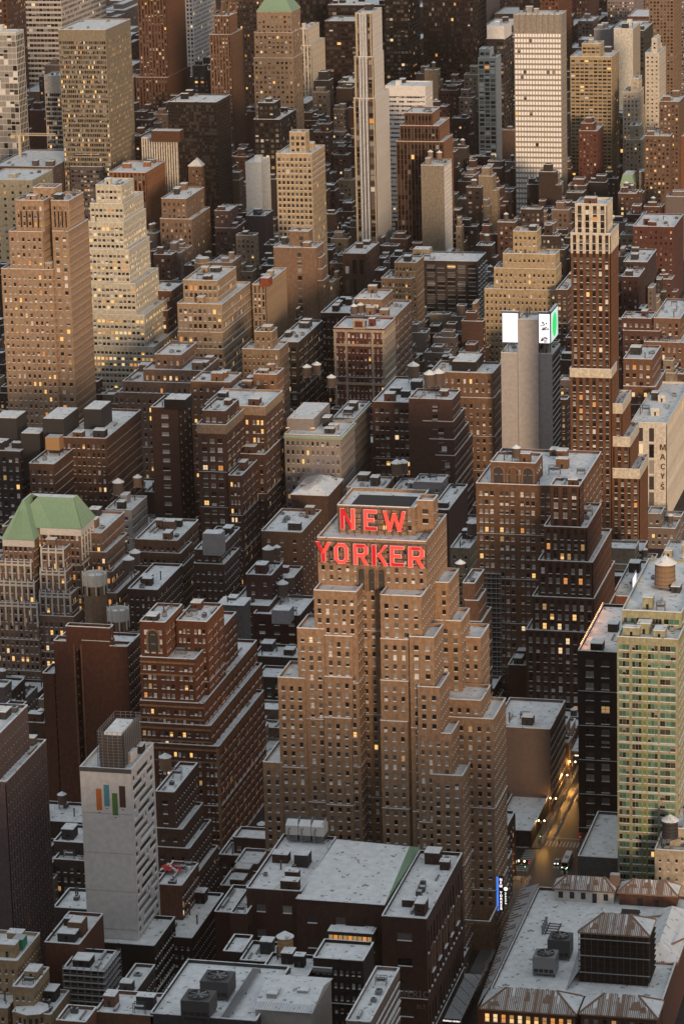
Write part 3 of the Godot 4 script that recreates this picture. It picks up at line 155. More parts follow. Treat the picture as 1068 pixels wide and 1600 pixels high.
const FILL := [[-322.2, -296.5, -1117.2, -1133.1, 13.7], [-402.7, -376.4, -1130.4, -1150.9, 17.6], [-232.9, -216.8, -1595.1, -1611.8, 10.0], [-580.9, -567.8, -2109.7, -2118.6, 54.1], [-420.0, -407.6, -2354.5, -2364.6, 57.2], [-389.5, -376.4, -1916.7, -1924.0, 42.1], [-467.8, -456.8, -2326.1, -2333.3, 50.1], [-628.8, -616.4, -2077.2, -2090.1, 46.4], [-883.0, -870.8, -2584.0, -2594.4, 62.0], [-419.5, -407.3, -2191.3, -2200.1, 50.7], [-549.7, -536.2, -2679.2, -2690.6, 44.1], [-467.2, -456.7, -2369.8, -2383.8, 50.7], [-403.4, -390.7, -2312.2, -2323.7, 37.3], [-404.8, -390.9, -2199.4, -2209.8, 58.5], [-309.4, -296.5, -1744.0, -1752.4, 38.0], [-643.9, -630.3, -2584.0, -2593.4, 46.7], [-354.2, -341.5, -2304.0, -2317.8, 51.5], [-562.8, -536.1, -3294.0, -3363.9, 72.0], [-993.5, -968.0, -3135.7, -3204.1, 74.7], [-312.1, -296.8, -1082.2, -1097.2, 16.0], [-787.9, -776.6, -2740.1, -2747.6, 77.6], [-241.1, -217.0, -1137.5, -1154.0, 23.7], [-548.7, -536.5, -2703.6, -2714.1, 57.5], [-627.9, -616.2, -2584.0, -2595.5, 28.4], [-564.4, -550.9, -2706.4, -2715.6, 63.2], [-499.7, -487.8, -2630.4, -2638.2, 42.8], [-418.7, -407.7, -1899.3, -1911.9, 38.0], [-674.3, -661.4, -2706.0, -2714.5, 60.6], [-404.8, -390.4, -1880.6, -1891.3, 30.4], [-435.5, -417.0, -1201.2, -1211.2, 31.3], [-404.4, -390.9, -1903.7, -1912.7, 34.5], [-482.5, -456.2, -1273.9, -1290.5, 18.8], [-578.5, -567.1, -2707.9, -2718.2, 79.8], [-661.0, -647.0, -2736.3, -2746.1, 59.7], [-578.0, -567.2, -2392.7, -2402.3, 42.0], [-469.9, -456.5, -2304.0, -2315.3, 25.5], [-242.3, -216.0, -1493.9, -1510.4, 20.4], [-420.0, -407.8, -1968.8, -1976.1, 34.6], [-418.2, -407.9, -2109.6, -2121.9, 50.4], [-659.3, -647.9, -2716.4, -2724.3, 44.9], [-675.1, -661.4, -2714.6, -2728.1, 69.3], [-388.8, -376.4, -2444.0, -2451.3, 37.3], [-242.6, -216.1, -1611.8, -1621.4, 11.5], [-388.0, -376.2, -2185.1, -2194.7, 43.1], [-389.2, -376.8, -2392.7, -2403.8, 43.4], [-323.6, -310.5, -2328.2, -2337.1, 45.4], [-389.0, -376.2, -1903.9, -1916.7, 25.9], [-548.1, -536.7, -2723.5, -2735.8, 73.8], [-659.4, -648.0, -2367.6, -2381.4, 45.1], [-481.6, -456.7, -1290.5, -1308.6, 9.2], [-483.4, -456.4, -1264.8, -1273.9, 23.2], [-307.6, -296.8, -2164.0, -2177.1, 19.5], [-323.3, -296.1, -1133.2, -1146.5, 12.1], [-564.2, -550.2, -2264.9, -2275.3, 40.3], [-515.9, -501.4, -2497.6, -2507.4, 49.9], [-707.7, -696.8, -2616.8, -2623.8, 57.9], [-674.7, -662.0, -2451.5, -2464.9, 48.4], [-548.7, -536.0, -2243.4, -2252.8, 26.8], [-469.6, -456.3, -2444.0, -2452.7, 25.8], [-433.3, -421.9, -2379.9, -2388.5, 43.3], [-499.6, -487.5, -2216.0, -2227.6, 33.0], [-580.0, -567.2, -2098.4, -2109.6, 31.8], [-299.9, -296.5, -2074.1, -2087.7, 32.8], [-914.9, -888.1, -2895.8, -2941.3, 75.7], [-627.0, -616.6, -2099.0, -2109.8, 43.4], [-564.6, -551.0, -2325.5, -2338.6, 30.8], [-340.9, -327.0, -2226.8, -2239.8, 36.7], [-629.8, -616.8, -1744.0, -1753.0, 17.3], [-403.0, -390.6, -2374.3, -2387.7, 38.7], [-313.0, -296.6, -1097.3, -1117.1, 12.2], [-629.2, -616.4, -2370.8, -2379.3, 45.8], [-803.9, -790.6, -2621.7, -2633.8, 48.9], [-353.8, -328.0, -1250.9, -1260.1, 16.7], [-244.0, -216.6, -1257.9, -1275.9, 19.7], [-460.5, -456.5, -2251.7, -2260.1, 35.6], [-629.2, -616.4, -1753.1, -1764.0, 29.4], [-404.1, -390.2, -1957.4, -1965.0, 36.1], [-642.1, -616.4, -3354.5, -3412.3, 45.3], [-339.5, -327.4, -2249.2, -2261.4, 46.8], [-483.9, -465.3, -1566.5, -1587.4, 26.6], [-483.4, -456.7, -3208.5, -3266.0, 61.8], [-961.2, -936.7, -2794.0, -2848.8, 45.4], [-308.8, -296.8, -1790.1, -1801.2, 38.0], [-434.9, -422.1, -2206.6, -2214.5, 39.3], [-802.4, -790.5, -2667.8, -2676.6, 46.5], [-242.0, -216.6, -1276.0, -1289.4, 14.1], [-515.1, -501.9, -2101.3, -2110.3, 38.2], [-498.7, -487.4, -2183.8, -2191.9, 34.2], [-322.2, -310.7, -1863.9, -1874.8, 32.1], [-594.8, -581.8, -2032.9, -2042.8, 48.7], [-514.5, -501.7, -2454.1, -2465.5, 54.1], [-483.2, -470.7, -2477.2, -2485.3, 38.0], [-578.4, -567.2, -2335.8, -2348.1, 44.0], [-499.5, -487.5, -2452.5, -2463.7, 31.7], [-627.9, -616.7, -2118.1, -2127.6, 43.0], [-467.0, -456.1, -2351.5, -2362.6, 31.9], [-915.0, -901.2, -2706.6, -2716.2, 71.8], [-673.2, -661.5, -2196.7, -2207.1, 37.3], [-482.8, -470.5, -2370.2, -2382.7, 33.3], [-708.0, -696.4, -1985.3, -1996.0, 49.6], [-499.1, -487.2, -2530.2, -2539.4, 38.0], [-562.6, -550.5, -1744.0, -1756.5, 27.3], [-483.2, -456.8, -1308.7, -1325.9, 6.0], [-673.9, -648.9, -3359.4, -3420.1, 78.6], [-404.1, -390.4, -2387.7, -2401.1, 41.7], [-354.8, -341.3, -2253.3, -2266.4, 40.4], [-299.6, -296.6, -2110.5, -2120.0, 30.7], [-387.5, -385.4, -1940.6, -1953.1, 48.6], [-469.9, -456.8, -2082.5, -2096.0, 47.2], [-578.8, -567.7, -1768.3, -1779.5, 26.6], [-883.2, -856.7, -2794.0, -2853.5, 59.0], [-673.3, -648.3, -2794.0, -2835.2, 56.2], [-642.6, -630.5, -2630.0, -2640.1, 30.4], [-482.7, -470.8, -2485.4, -2492.9, 42.0], [-469.9, -456.4, -2405.9, -2415.2, 35.7], [-499.2, -487.5, -2463.8, -2477.3, 35.3], [-563.5, -550.3, -2660.2, -2672.5, 56.6], [-506.8, -501.9, -2072.9, -2081.1, 33.6], [-339.3, -327.7, -2326.0, -2333.1, 38.3], [-258.6, -247.1, -1816.8, -1825.4, 37.3], [-675.9, -661.6, -2671.4, -2680.6, 42.1], [-659.5, -647.4, -2654.9, -2665.9, 42.3], [-547.9, -536.1, -2714.2, -2723.4, 54.5], [-643.4, -630.1, -2705.0, -2714.7, 47.9], [-353.6, -350.1, -2401.7, -2414.5, 50.7], [-506.2, -501.7, -2053.5, -2062.2, 35.5], [-355.2, -328.9, -1230.6, -1250.9, 12.1], [-578.6, -567.9, -2383.9, -2392.7, 28.1], [-579.8, -567.4, -2177.2, -2190.9, 34.5], [-388.9, -376.2, -2213.7, -2224.4, 28.8], [-323.1, -310.2, -1896.8, -1905.5, 38.0], [-468.1, -456.1, -2394.9, -2405.9, 28.6], [-658.2, -647.4, -1825.1, -1839.0, 28.7], [-915.4, -901.3, -2724.0, -2733.3, 79.1], [-324.5, -319.2, -2108.0, -2120.9, 45.4], [-402.9, -390.8, -1926.4, -1935.1, 31.6], [-563.6, -536.5, -3206.4, -3266.0, 52.0], [-594.8, -568.7, -3053.0, -3112.0, 71.7], [-468.1, -456.2, -2705.0, -2717.3, 45.0], [-549.6, -536.8, -2198.2, -2206.8, 27.6], [-418.9, -407.3, -1955.3, -1968.7, 25.7], [-549.7, -536.0, -2304.0, -2311.4, 23.3], [-420.4, -416.4, -2472.7, -2482.6, 39.1], [-562.6, -536.9, -3464.1, -3528.4, 71.1], [-995.5, -968.2, -3106.9, -3135.6, 71.8], [-482.5, -470.4, -2199.1, -2206.8, 29.0], [-563.1, -550.4, -2106.3, -2118.7, 34.4], [-307.2, -296.7, -1935.5, -1947.2, 28.7], [-563.9, -550.1, -2715.6, -2723.4, 66.5], [-388.4, -385.9, -2521.5, -2532.8, 33.1], [-241.8, -216.6, -1510.5, -1530.9, 15.3], [-674.7, -661.2, -2680.7, -2692.2, 44.9], [-243.2, -216.1, -1484.3, -1493.8, 17.4], [-658.6, -647.3, -2705.1, -2716.4, 27.3], [-469.2, -456.0, -2509.0, -2516.8, 32.6], [-484.4, -470.2, -2330.4, -2342.7, 25.7], [-499.2, -487.0, -2382.9, -2394.2, 34.3], [-723.8, -696.1, -2794.0, -2849.8, 29.1], [-578.3, -567.8, -2312.3, -2323.4, 48.1], [-420.3, -408.0, -1861.4, -1870.8, 38.0], [-404.0, -376.2, -1636.8, -1653.9, 38.0], [-1041.2, -1016.7, -3294.0, -3354.2, 64.5], [-242.3, -216.4, -1049.6, -1059.8, 7.7], [-834.1, -821.2, -2686.6, -2699.9, 45.4], [-482.4, -470.4, -2538.7, -2546.1, 32.6], [-388.0, -376.4, -1933.4, -1940.6, 22.4], [-274.2, -257.1, -1324.1, -1344.9, 6.1], [-242.2, -216.9, -1304.3, -1324.1, 6.0], [-353.0, -341.9, -2329.6, -2338.1, 48.1], [-241.7, -216.6, -1289.5, -1304.2, 9.6], [-435.9, -408.6, -1249.1, -1269.8, 24.3], [-722.2, -696.1, -3337.0, -3404.9, 54.1], [-467.6, -456.5, -1775.3, -1784.2, 15.0], [-755.1, -741.2, -2490.9, -2499.9, 62.0], [-470.0, -456.3, -2031.8, -2045.0, 41.1], [-354.8, -328.4, -1260.2, -1274.3, 14.3], [-562.7, -551.1, -2732.3, -2744.3, 66.8], [-548.4, -536.8, -2690.6, -2703.5, 37.3], [-498.1, -487.8, -2477.4, -2487.9, 37.7], [-563.5, -550.5, -2314.8, -2325.4, 22.0], [-323.4, -319.8, -2080.5, -2093.2, 25.7], [-402.9, -390.9, -2033.0, -2045.6, 45.6], [-673.4, -648.5, -3420.2, -3478.3, 79.3], [-420.8, -407.6, -2374.7, -2387.6, 45.0], [-260.3, -247.5, -1859.3, -1871.7, 26.9], [-420.1, -407.7, -2315.9, -2325.6, 31.7], [-642.1, -630.4, -2085.6, -2093.5, 46.9], [-515.1, -488.4, -3056.3, -3091.2, 51.5], [-659.0, -647.3, -2632.5, -2641.5, 40.7], [-629.7, -616.8, -2350.0, -2360.8, 19.2], [-708.6, -696.7, -1964.0, -1976.5, 21.2], [-644.2, -631.1, -1767.4, -1779.2, 33.6], [-483.9, -471.1, -2123.6, -2130.8, 34.8], [-309.6, -296.5, -1922.5, -1935.4, 18.4], [-418.4, -407.5, -1870.8, -1879.0, 29.0], [-561.9, -536.9, -3363.9, -3420.4, 36.7], [-467.1, -456.1, -2731.1, -2744.3, 71.3], [-467.6, -456.3, -2452.7, -2461.3, 26.7], [-419.0, -407.4, -1888.0, -1899.3, 23.0], [-961.7, -936.5, -3336.8, -3373.4, 66.5], [-595.2, -581.2, -2751.4, -2764.1, 70.3], [-882.7, -870.9, -2538.8, -2552.7, 52.2], [-548.1, -536.9, -2220.7, -2230.1, 20.5], [-324.2, -320.0, -2093.3, -2100.7, 35.3], [-675.7, -648.1, -3329.7, -3359.3, 74.0], [-818.0, -807.8, -2689.3, -2698.3, 44.3], [-627.2, -616.3, -2631.8, -2645.5, 27.1], [-593.9, -581.5, -2369.0, -2380.4, 52.6], [-404.9, -390.5, -2304.0, -2312.1, 20.8], [-300.3, -296.6, -2037.0, -2049.8, 27.1], [-515.0, -488.4, -1639.3, -1659.0, 8.1], [-467.6, -456.8, -2260.1, -2272.6, 22.1], [-578.2, -567.5, -2164.0, -2177.2, 26.6], [-674.5, -649.0, -3525.8, -3546.0, 69.9], [-595.9, -581.6, -2380.5, -2393.6, 48.3], [-419.7, -407.6, -2338.6, -2347.2, 33.6], [-644.7, -630.5, -2320.6, -2328.8, 29.3], [-802.4, -776.4, -2825.0, -2857.3, 72.6], [-404.9, -390.5, -1858.8, -1867.2, 21.2], [-483.0, -456.1, -1547.3, -1566.4, 14.5], [-243.7, -216.2, -1122.1, -1137.4, 19.6], [-708.3, -696.6, -2584.0, -2591.4, 30.6], [-484.5, -470.8, -2507.0, -2516.0, 30.3], [-314.1, -296.4, -1566.5, -1586.8, 25.9], [-388.8, -376.9, -2224.4, -2236.5, 24.1], [-498.2, -487.9, -2175.8, -2183.7, 27.2], [-675.9, -661.2, -1903.4, -1916.4, 28.5], [-468.7, -456.4, -2717.4, -2731.0, 55.3], [-514.4, -511.1, -2584.0, -2594.8, 28.9], [-674.5, -661.9, -2401.4, -2413.9, 48.9], [-722.1, -710.9, -2663.4, -2673.9, 47.5], [-389.6, -376.7, -1844.4, -1858.3, 32.3], [-564.2, -550.8, -1756.6, -1763.8, 28.2], [-321.2, -296.0, -1549.8, -1566.4, 14.6], [-402.2, -376.2, -1077.4, -1087.2, 19.6], [-644.7, -631.0, -2697.5, -2705.0, 25.5], [-563.4, -550.6, -2257.7, -2264.8, 24.6], [-483.6, -456.5, -3121.3, -3171.0, 62.8], [-947.3, -936.4, -2735.0, -2744.7, 41.9], [-403.6, -390.8, -2341.5, -2353.9, 30.2], [-499.1, -487.6, -2164.0, -2175.7, 23.5], [-355.2, -341.7, -1891.0, -1899.0, 38.0], [-514.9, -488.2, -3454.4, -3498.5, 57.0], [-664.2, -648.4, -3014.0, -3064.5, 63.2], [-801.7, -776.3, -2794.0, -2824.9, 65.7], [-628.7, -616.4, -2535.3, -2546.0, 21.8], [-434.9, -421.7, -2335.0, -2343.8, 26.0], [-563.8, -550.4, -2304.0, -2314.7, 18.4], [-389.1, -376.8, -2202.5, -2213.6, 21.5], [-435.0, -421.7, -1975.3, -1987.4, 31.7], [-961.3, -936.2, -3373.4, -3417.6, 72.0], [-947.9, -936.8, -2744.7, -2755.0, 45.4], [-628.1, -616.7, -2187.3, -2197.7, 20.8], [-299.7, -296.7, -2099.3, -2110.4, 17.8], [-401.8, -385.2, -1101.0, -1117.6, 15.5], [-963.3, -936.7, -3069.3, -3119.5, 58.4], [-467.1, -456.5, -2696.7, -2704.9, 25.4], [-420.3, -407.1, -2364.7, -2374.6, 41.9], [-309.7, -296.1, -1955.0, -1963.9, 33.0], [-628.2, -625.8, -2218.2, -2232.1, 26.2], [-882.2, -856.7, -3379.8, -3433.9, 48.1], [-633.7, -616.8, -2953.5, -2986.0, 58.6], [-629.5, -616.4, -2609.5, -2619.1, 13.8], [-355.3, -341.6, -2338.1, -2346.5, 46.0], [-642.6, -631.0, -2664.0, -2673.5, 25.5], [-658.4, -647.9, -2392.8, -2401.2, 36.4], [-387.6, -376.3, -2250.4, -2260.4, 24.4], [-709.9, -696.7, -1953.4, -1963.9, 12.6], [-628.2, -616.5, -2339.7, -2350.0, 15.2], [-338.1, -327.2, -2333.1, -2346.7, 36.8], [-418.6, -407.8, -2325.6, -2338.6, 29.8], [-489.8, -487.7, -1907.7, -1916.3, 43.4], [-803.9, -790.2, -2705.5, -2714.6, 50.4], [-513.8, -501.9, -2474.6, -2486.5, 35.6], [-515.4, -501.1, -2304.0, -2317.1, 28.9], [-628.4, -616.5, -2164.0, -2176.8, 22.1], [-883.6, -856.4, -2964.9, -2986.0, 33.5], [-513.3, -502.0, -2517.9, -2528.1, 38.9], [-436.0, -421.3, -2492.1, -2503.5, 43.4], [-548.3, -537.0, -2311.5, -2322.3, 30.1], [-338.3, -327.9, -1918.8, -1927.4, 24.6], [-562.2, -536.2, -3170.0, -3206.4, 62.5], [-579.3, -567.1, -2718.3, -2728.8, 69.6], [-394.9, -390.8, -2707.6, -2714.9, 51.9], [-403.7, -390.4, -2354.0, -2366.7, 31.4], [-561.2, -536.9, -3420.5, -3464.0, 34.3], [-724.9, -710.8, -2584.0, -2593.9, 28.7], [-467.1, -456.4, -2344.1, -2351.5, 22.7], [-403.9, -390.6, -2255.7, -2266.8, 31.6], [-353.7, -341.9, -2233.6, -2243.7, 32.5], [-505.5, -501.8, -2209.1, -2219.9, 30.0], [-673.9, -661.2, -1878.4, -1889.5, 20.1], [-513.7, -501.5, -2721.0, -2731.7, 49.5], [-459.8, -456.8, -2213.9, -2225.8, 25.8], [-340.3, -327.6, -2205.6, -2216.7, 27.4], [-594.7, -581.6, -2174.5, -2187.9, 18.1], [-434.1, -422.1, -1965.8, -1975.2, 29.8], [-435.3, -421.9, -1752.5, -1759.6, 20.6], [-561.7, -536.8, -1490.9, -1510.7, 13.1], [-1041.3, -1016.3, -3188.2, -3241.4, 78.5]]
const TANKS := [
	[-163.96, 107.46, -1178.17, 2.03, "big wooden water tank on the green glass tower roof", "wood", false],
	[-253.44, 49.34, -950.79, 1.337, "orange wooden water tank on a low black roof", "orangewood", false],
	[-335.38, 54.26, -1097.04, 1.114, "round wooden tank with white lid right of the white tower", "wood", false],
	[-471.44, 46.01, -1483.44, 1.396, "dark water tank with peaked lid on the pale grey block", "dwood", true],
	[-466.94, 46.01, -1500.75, 1.095, "smaller water tank at the back of the pale grey block", "wood", true],
	[-438.45, 48.88, -1382.66, 1.016, "dark water tank standing beside the copper roofed building", "dwood", true],
	[-425.83, 48.88, -1349.87, 1.277, "front one of two dark tanks beside the copper roofed building", "dwood", true],
	[-426.46, 48.88, -1361.83, 1.216, "rear one of two dark tanks beside the copper roofed building", "dwood", true],
	[-370.41, 46.61, -1382.01, 1.291, "water tank on the cabin of the broad snow roof", "dwood", true],
	[-369.75, 46.61, -1394.44, 0.867, "smaller water tank behind the cabin of the broad snow roof", "dwood", true],
	[-361.55, 34.1, -1371.24, 1.283, "left one of two water tanks on frames beside the maroon brick building", "dwood", true],
	[-361.59, 34.1, -1383.08, 1.221, "right one of two water tanks on frames beside the maroon brick building", "dwood", true],
	[-338.13, 80.38, -1581.94, 1.44, "left one of two dark tanks on the blank brick tower", "dwood", true],
	[-334.24, 80.38, -1585.2, 1.442, "right one of two dark tanks on the blank brick tower", "dwood", true],
	[-359.46, 69.75, -1642.4, 1.495, "dark tank on the big snow roof left of the blank brick tower", "dwood", true],
	[-430.39, 55.85, -1698.25, 1.211, "left one of three tanks behind the string lit hotel", "dwood", true],
	[-426.64, 55.85, -1704.79, 1.215, "middle one of three tanks behind the string lit hotel", "dwood", true],
	[-403.99, 63.61, -1645.21, 1.172, "right one of three tanks behind the string lit hotel", "dwood", true],
	[-285.96, 50.1, -1425.06, 1.309, "water tank on the small cream building right of the hotel tower", "dwood", true],
	[-266.14, 70.1, -1299.44, 1.065, "black water tank close behind the right side of the hotel tower", "tar", true],
	[-429.73, 67.49, -1808.27, 1.005, "left one of two small tanks behind the gable screen", "dwood", true],
	[-426.86, 67.49, -1812.07, 1.007, "right one of two small tanks behind the gable screen", "dwood", true],
	[-475.17, 84.1, -2239.15, 1.004, "left one of two tanks on the blank slab roof", "wood", true],
	[-468.4, 84.1, -2237.07, 1.003, "right one of two tanks on the blank slab roof", "wood", true],
	[-252.25, 106.73, -1354.04, 0.958, "dark tank with white lid above the three roof arches", "dwood", true],
	[-153.89, 27.86, -1119.94, 1.516, "tall dark roof tank at the right edge below the green glass tower", "tar", true],
	[-344.02, 48.1, -1529.59, 1.405, "left one of two dark tanks behind the hotel roof", "dwood", true],
	[-341.94, 48.1, -1534.75, 1.252, "right one of two dark tanks behind the hotel roof", "dwood", true]
]
const LAND := [[-263.0, -1070.0, "the hotel tower"], [-463.0, -1342.0, "the copper roofed building"], [-585.0, -1695.0, "the big tan tower"], [-571.0, -1799.0, "the white stepped tower"], [-254.0, -1564.0, "the white capped tower"], [-435.0, -2440.0, "the white grid tower"], [-679.0, -2599.0, "the green pyramid tower"], [-517.0, -2219.0, "the slim striped tower"], [-524.0, -2047.0, "the cream apartment tower"], [-416.0, -2001.0, "the balcony block"], [-298.0, -1632.0, "the screens"], [-246.0, -1346.0, "the three roof arches"], [-425.0, -1487.0, "the big loft building"], [-420.0, -1778.0, "the red gabled block"], [-323.0, -989.0, "the white panelled tower"], [-348.0, -1146.0, "the orange stepped building"], [-744.0, -2302.0, "the golden glass tower"], [-666.0, -2311.0, "the dark brown slab"], [-485.0, -2252.0, "the granite tower"], [-359.0, -1945.0, "the warm tan stepped building"], [-388.0, -1537.0, "the string lit hotel"], [-339.0, -2394.0, "the big brown apartment building"], [-311.0, -2179.0, "the wide red brown block"], [-360.0, -973.0, "the grey purple tower"], [-222.0, -984.0, "the theatre roof"], [-519.0, -1800.0, "the tan office block"], [-593.0, -2879.0, "the huge maroon tower"], [-392.0, -2793.0, "the huge hazy tower"], [-408.0, -2519.0, "the tan apartment tower"], [-981.0, -2907.0, "the banded glass tower"], [-500.0, -1952.0, "the brown slot block"]]
const NEW := [["N", -264.97, -259.92, 151.64, 159.07], ["E", -256.61, -252.03, 151.63, 158.94], ["W", -249.76, -241.78, 151.56, 158.75]]
const YORKER := [["Y", -271.79, -266.41, 142.19, 149.39], ["O", -265.17, -260.26, 141.9, 149.2], ["R", -258.33, -253.09, 141.71, 149.12], ["K", -251.84, -246.17, 141.67, 149.07], ["E", -245.38, -240.51, 141.72, 148.99], ["R", -238.93, -233.28, 141.54, 148.92]]
const COPI := 104
const ORGI := 102
const ARCI := 103


var M := {}
var rng := RandomNumberGenerator.new()
var taken := {}
var wincache := {}
var nodes := []

# ------------------------------------------------------------------ mesh collector
class Surf:
	var v := PackedVector3Array()
	var n := PackedVector3Array()
	var i := PackedInt32Array()

class MB:
	var s := {}
	func q(k: String, a: Vector3, b: Vector3, c: Vector3, d: Vector3, n: Vector3) -> void:
		var f: Surf = s.get(k)
		if f == null:
			f = Surf.new()
			s[k] = f
		var o := f.v.size()
		f.v.append(a); f.v.append(b); f.v.append(c); f.v.append(d)
		f.n.append(n); f.n.append(n); f.n.append(n); f.n.append(n)
		f.i.append(o); f.i.append(o + 2); f.i.append(o + 1)
		f.i.append(o); f.i.append(o + 3); f.i.append(o + 2)
	func tri(k: String, a: Vector3, b: Vector3, c: Vector3) -> void:
		var n := (b - a).cross(c - a).normalized()
		var f: Surf = s.get(k)
		if f == null:
			f = Surf.new()
			s[k] = f
		var o := f.v.size()
		f.v.append(a); f.v.append(b); f.v.append(c)
		f.n.append(n); f.n.append(n); f.n.append(n)
		f.i.append(o); f.i.append(o + 2); f.i.append(o + 1)
	func qa(k: String, a: Vector3, b: Vector3, c: Vector3, d: Vector3) -> void:
		q(k, a, b, c, d, (b - a).cross(d - a).normalized())
	# axis box; zf is the side towards the camera (larger z)
	func box(k: String, x0: float, x1: float, y0: float, y1: float, zb: float, zf: float, top := "") -> void:
		q(k, Vector3(x0, y0, zf), Vector3(x1, y0, zf), Vector3(x1, y1, zf), Vector3(x0, y1, zf), Vector3.BACK)
		q(k, Vector3(x1, y0, zb), Vector3(x0, y0, zb), Vector3(x0, y1, zb), Vector3(x1, y1, zb), Vector3.FORWARD)
		q(k, Vector3(x1, y0, zf), Vector3(x1, y0, zb), Vector3(x1, y1, zb), Vector3(x1, y1, zf), Vector3.RIGHT)
		q(k, Vector3(x0, y0, zb), Vector3(x0, y0, zf), Vector3(x0, y1, zf), Vector3(x0, y1, zb), Vector3.LEFT)
		q(k if top == "" else top, Vector3(x0, y1, zf), Vector3(x1, y1, zf), Vector3(x1, y1, zb), Vector3(x0, y1, zb), Vector3.UP)
		q(k, Vector3(x0, y0, zb), Vector3(x1, y0, zb), Vector3(x1, y0, zf), Vector3(x0, y0, zf), Vector3.DOWN)
	# a square bar between two points
	func bar(k: String, a: Vector3, b: Vector3, w: float) -> void:
		var d := (b - a).normalized()
		var side := d.cross(Vector3.UP if absf(d.y) < 0.9 else Vector3.RIGHT).normalized() * w * 0.5
		var up := side.cross(d).normalized() * w * 0.5
		var p := [side + up, -side + up, -side - up, side - up]
		for j in 4:
			qa(k, a + p[(j + 1) % 4], a + p[j], b + p[j], b + p[(j + 1) % 4])
		qa(k, a + p[0], a + p[1], a + p[2], a + p[3])
		qa(k, b + p[3], b + p[2], b + p[1], b + p[0])
	# a turned shape: rings of [radius, height] round the axis at c
	func lathe(k: String, c: Vector3, rings: Array, seg: int) -> void:
		for r in rings.size() - 1:
			var r0: float = rings[r][0]
			var h0: float = rings[r][1]
			var r1: float = rings[r + 1][0]
			var h1: float = rings[r + 1][1]
			for j in seg:
				var a := TAU * j / seg
				var b := TAU * (j + 1) / seg
				var A := c + Vector3(cos(a) * r0, h0, -sin(a) * r0)
				var Bp := c + Vector3(cos(b) * r0, h0, -sin(b) * r0)
				var Cp := c + Vector3(cos(b) * r1, h1, -sin(b) * r1)
				var D := c + Vector3(cos(a) * r1, h1, -sin(a) * r1)
				if r1 < 0.001: tri(k, A, Bp, D)
				elif r0 < 0.001: tri(k, A, Cp, D)
				else: qa(k, A, Bp, Cp, D)

func mesh_of(mb: MB) -> ArrayMesh:
	var am := ArrayMesh.new()
	for k in mb.s:
		var f: Surf = mb.s[k]
		var arr := []
		arr.resize(Mesh.ARRAY_MAX)
		arr[Mesh.ARRAY_VERTEX] = f.v
		arr[Mesh.ARRAY_NORMAL] = f.n
		arr[Mesh.ARRAY_INDEX] = f.i
		am.add_surface_from_arrays(Mesh.PRIMITIVE_TRIANGLES, arr)
		am.surface_set_material(am.get_surface_count() - 1, M[k])
	return am

func build(called: String, mb: MB, parent: Node) -> MeshInstance3D:
	if mb.s.is_empty(): return null
	var o := MeshInstance3D.new()
	o.name = called
	o.mesh = mesh_of(mb)
	parent.add_child(o, true)
	return o

func numbered(n: String) -> String:
	if not taken.has(n):
		taken[n] = 0
		return n
	taken[n] += 1
	return "%s_%03d" % [n, taken[n]]

func thing(called: String, label: String, category: String, group := "") -> Node3D:
	var o := Node3D.new()
	o.name = numbered(called)
	add_child(o)
	tag(o, label, category, group)
	return o

func tag(o: Node, label: String, category: String, group := "", kind := "") -> void:
	if label: o.set_meta("label", label)
	if category: o.set_meta("category", category)
	if group: o.set_meta("group", group)
	if kind: o.set_meta("kind", kind)

# ------------------------------------------------------------------ materials
func lin(c: Array) -> Color:
	return Color(c[0], c[1], c[2]).linear_to_srgb()

func noise_tex(seed_: int, freq: float, lo: float, hi: float, grain: float, size := 512) -> ImageTexture:
	var nz := FastNoiseLite.new()
	nz.seed = seed_
	nz.frequency = freq
	nz.fractal_octaves = 5
	var im := nz.get_seamless_image(size, size)
	im.convert(Image.FORMAT_RGB8)
	var r := RandomNumberGenerator.new()
	r.seed = seed_ * 7 + 1
	var data := im.get_data()
	for p in range(0, data.size(), 3):
		var x := data[p] / 255.0
		var val := clampf(lerpf(lo, hi, x) + r.randf_range(-grain, grain), 0.0, 1.0)
		var b := int(val * 255.0)
		data[p] = b; data[p + 1] = b; data[p + 2] = b
	return ImageTexture.create_from_image(Image.create_from_data(size, size, false, Image.FORMAT_RGB8, data))

# masonry: fine grain, soft patches and long vertical weather streaks
func wall_tex(size := 1024) -> ImageTexture:
	var a := FastNoiseLite.new()
	a.seed = 4
	a.frequency = 0.03
	a.fractal_octaves = 4
	var streak := a.get_seamless_image(size, size / 8)
	streak.resize(size, size, Image.INTERPOLATE_CUBIC)
	streak.convert(Image.FORMAT_L8)
	a.seed = 9
	a.frequency = 0.012
	var patch := a.get_seamless_image(size, size)
	patch.convert(Image.FORMAT_L8)
	var sd := streak.get_data()
	var pd := patch.get_data()
	var out := PackedByteArray()
	out.resize(size * size * 3)
	var r := RandomNumberGenerator.new()
	r.seed = 12
	for i in size * size:
		var v := 0.70 + 0.12 * sd[i] / 255.0 + 0.20 * pd[i] / 255.0 + r.randf_range(-0.07, 0.07)
		if ((i / size) % 6) == 0: v -= 0.04
		var w := 0.5 + 0.5 * pd[i] / 255.0
		out[i * 3] = int(clampf(v, 0, 1) * 255)
		out[i * 3 + 1] = int(clampf(v * (0.985 + 0.03 * w), 0, 1) * 255)
		out[i * 3 + 2] = int(clampf(v * (0.96 + 0.07 * w), 0, 1) * 255)
	return ImageTexture.create_from_image(Image.create_from_data(size, size, false, Image.FORMAT_RGB8, out))

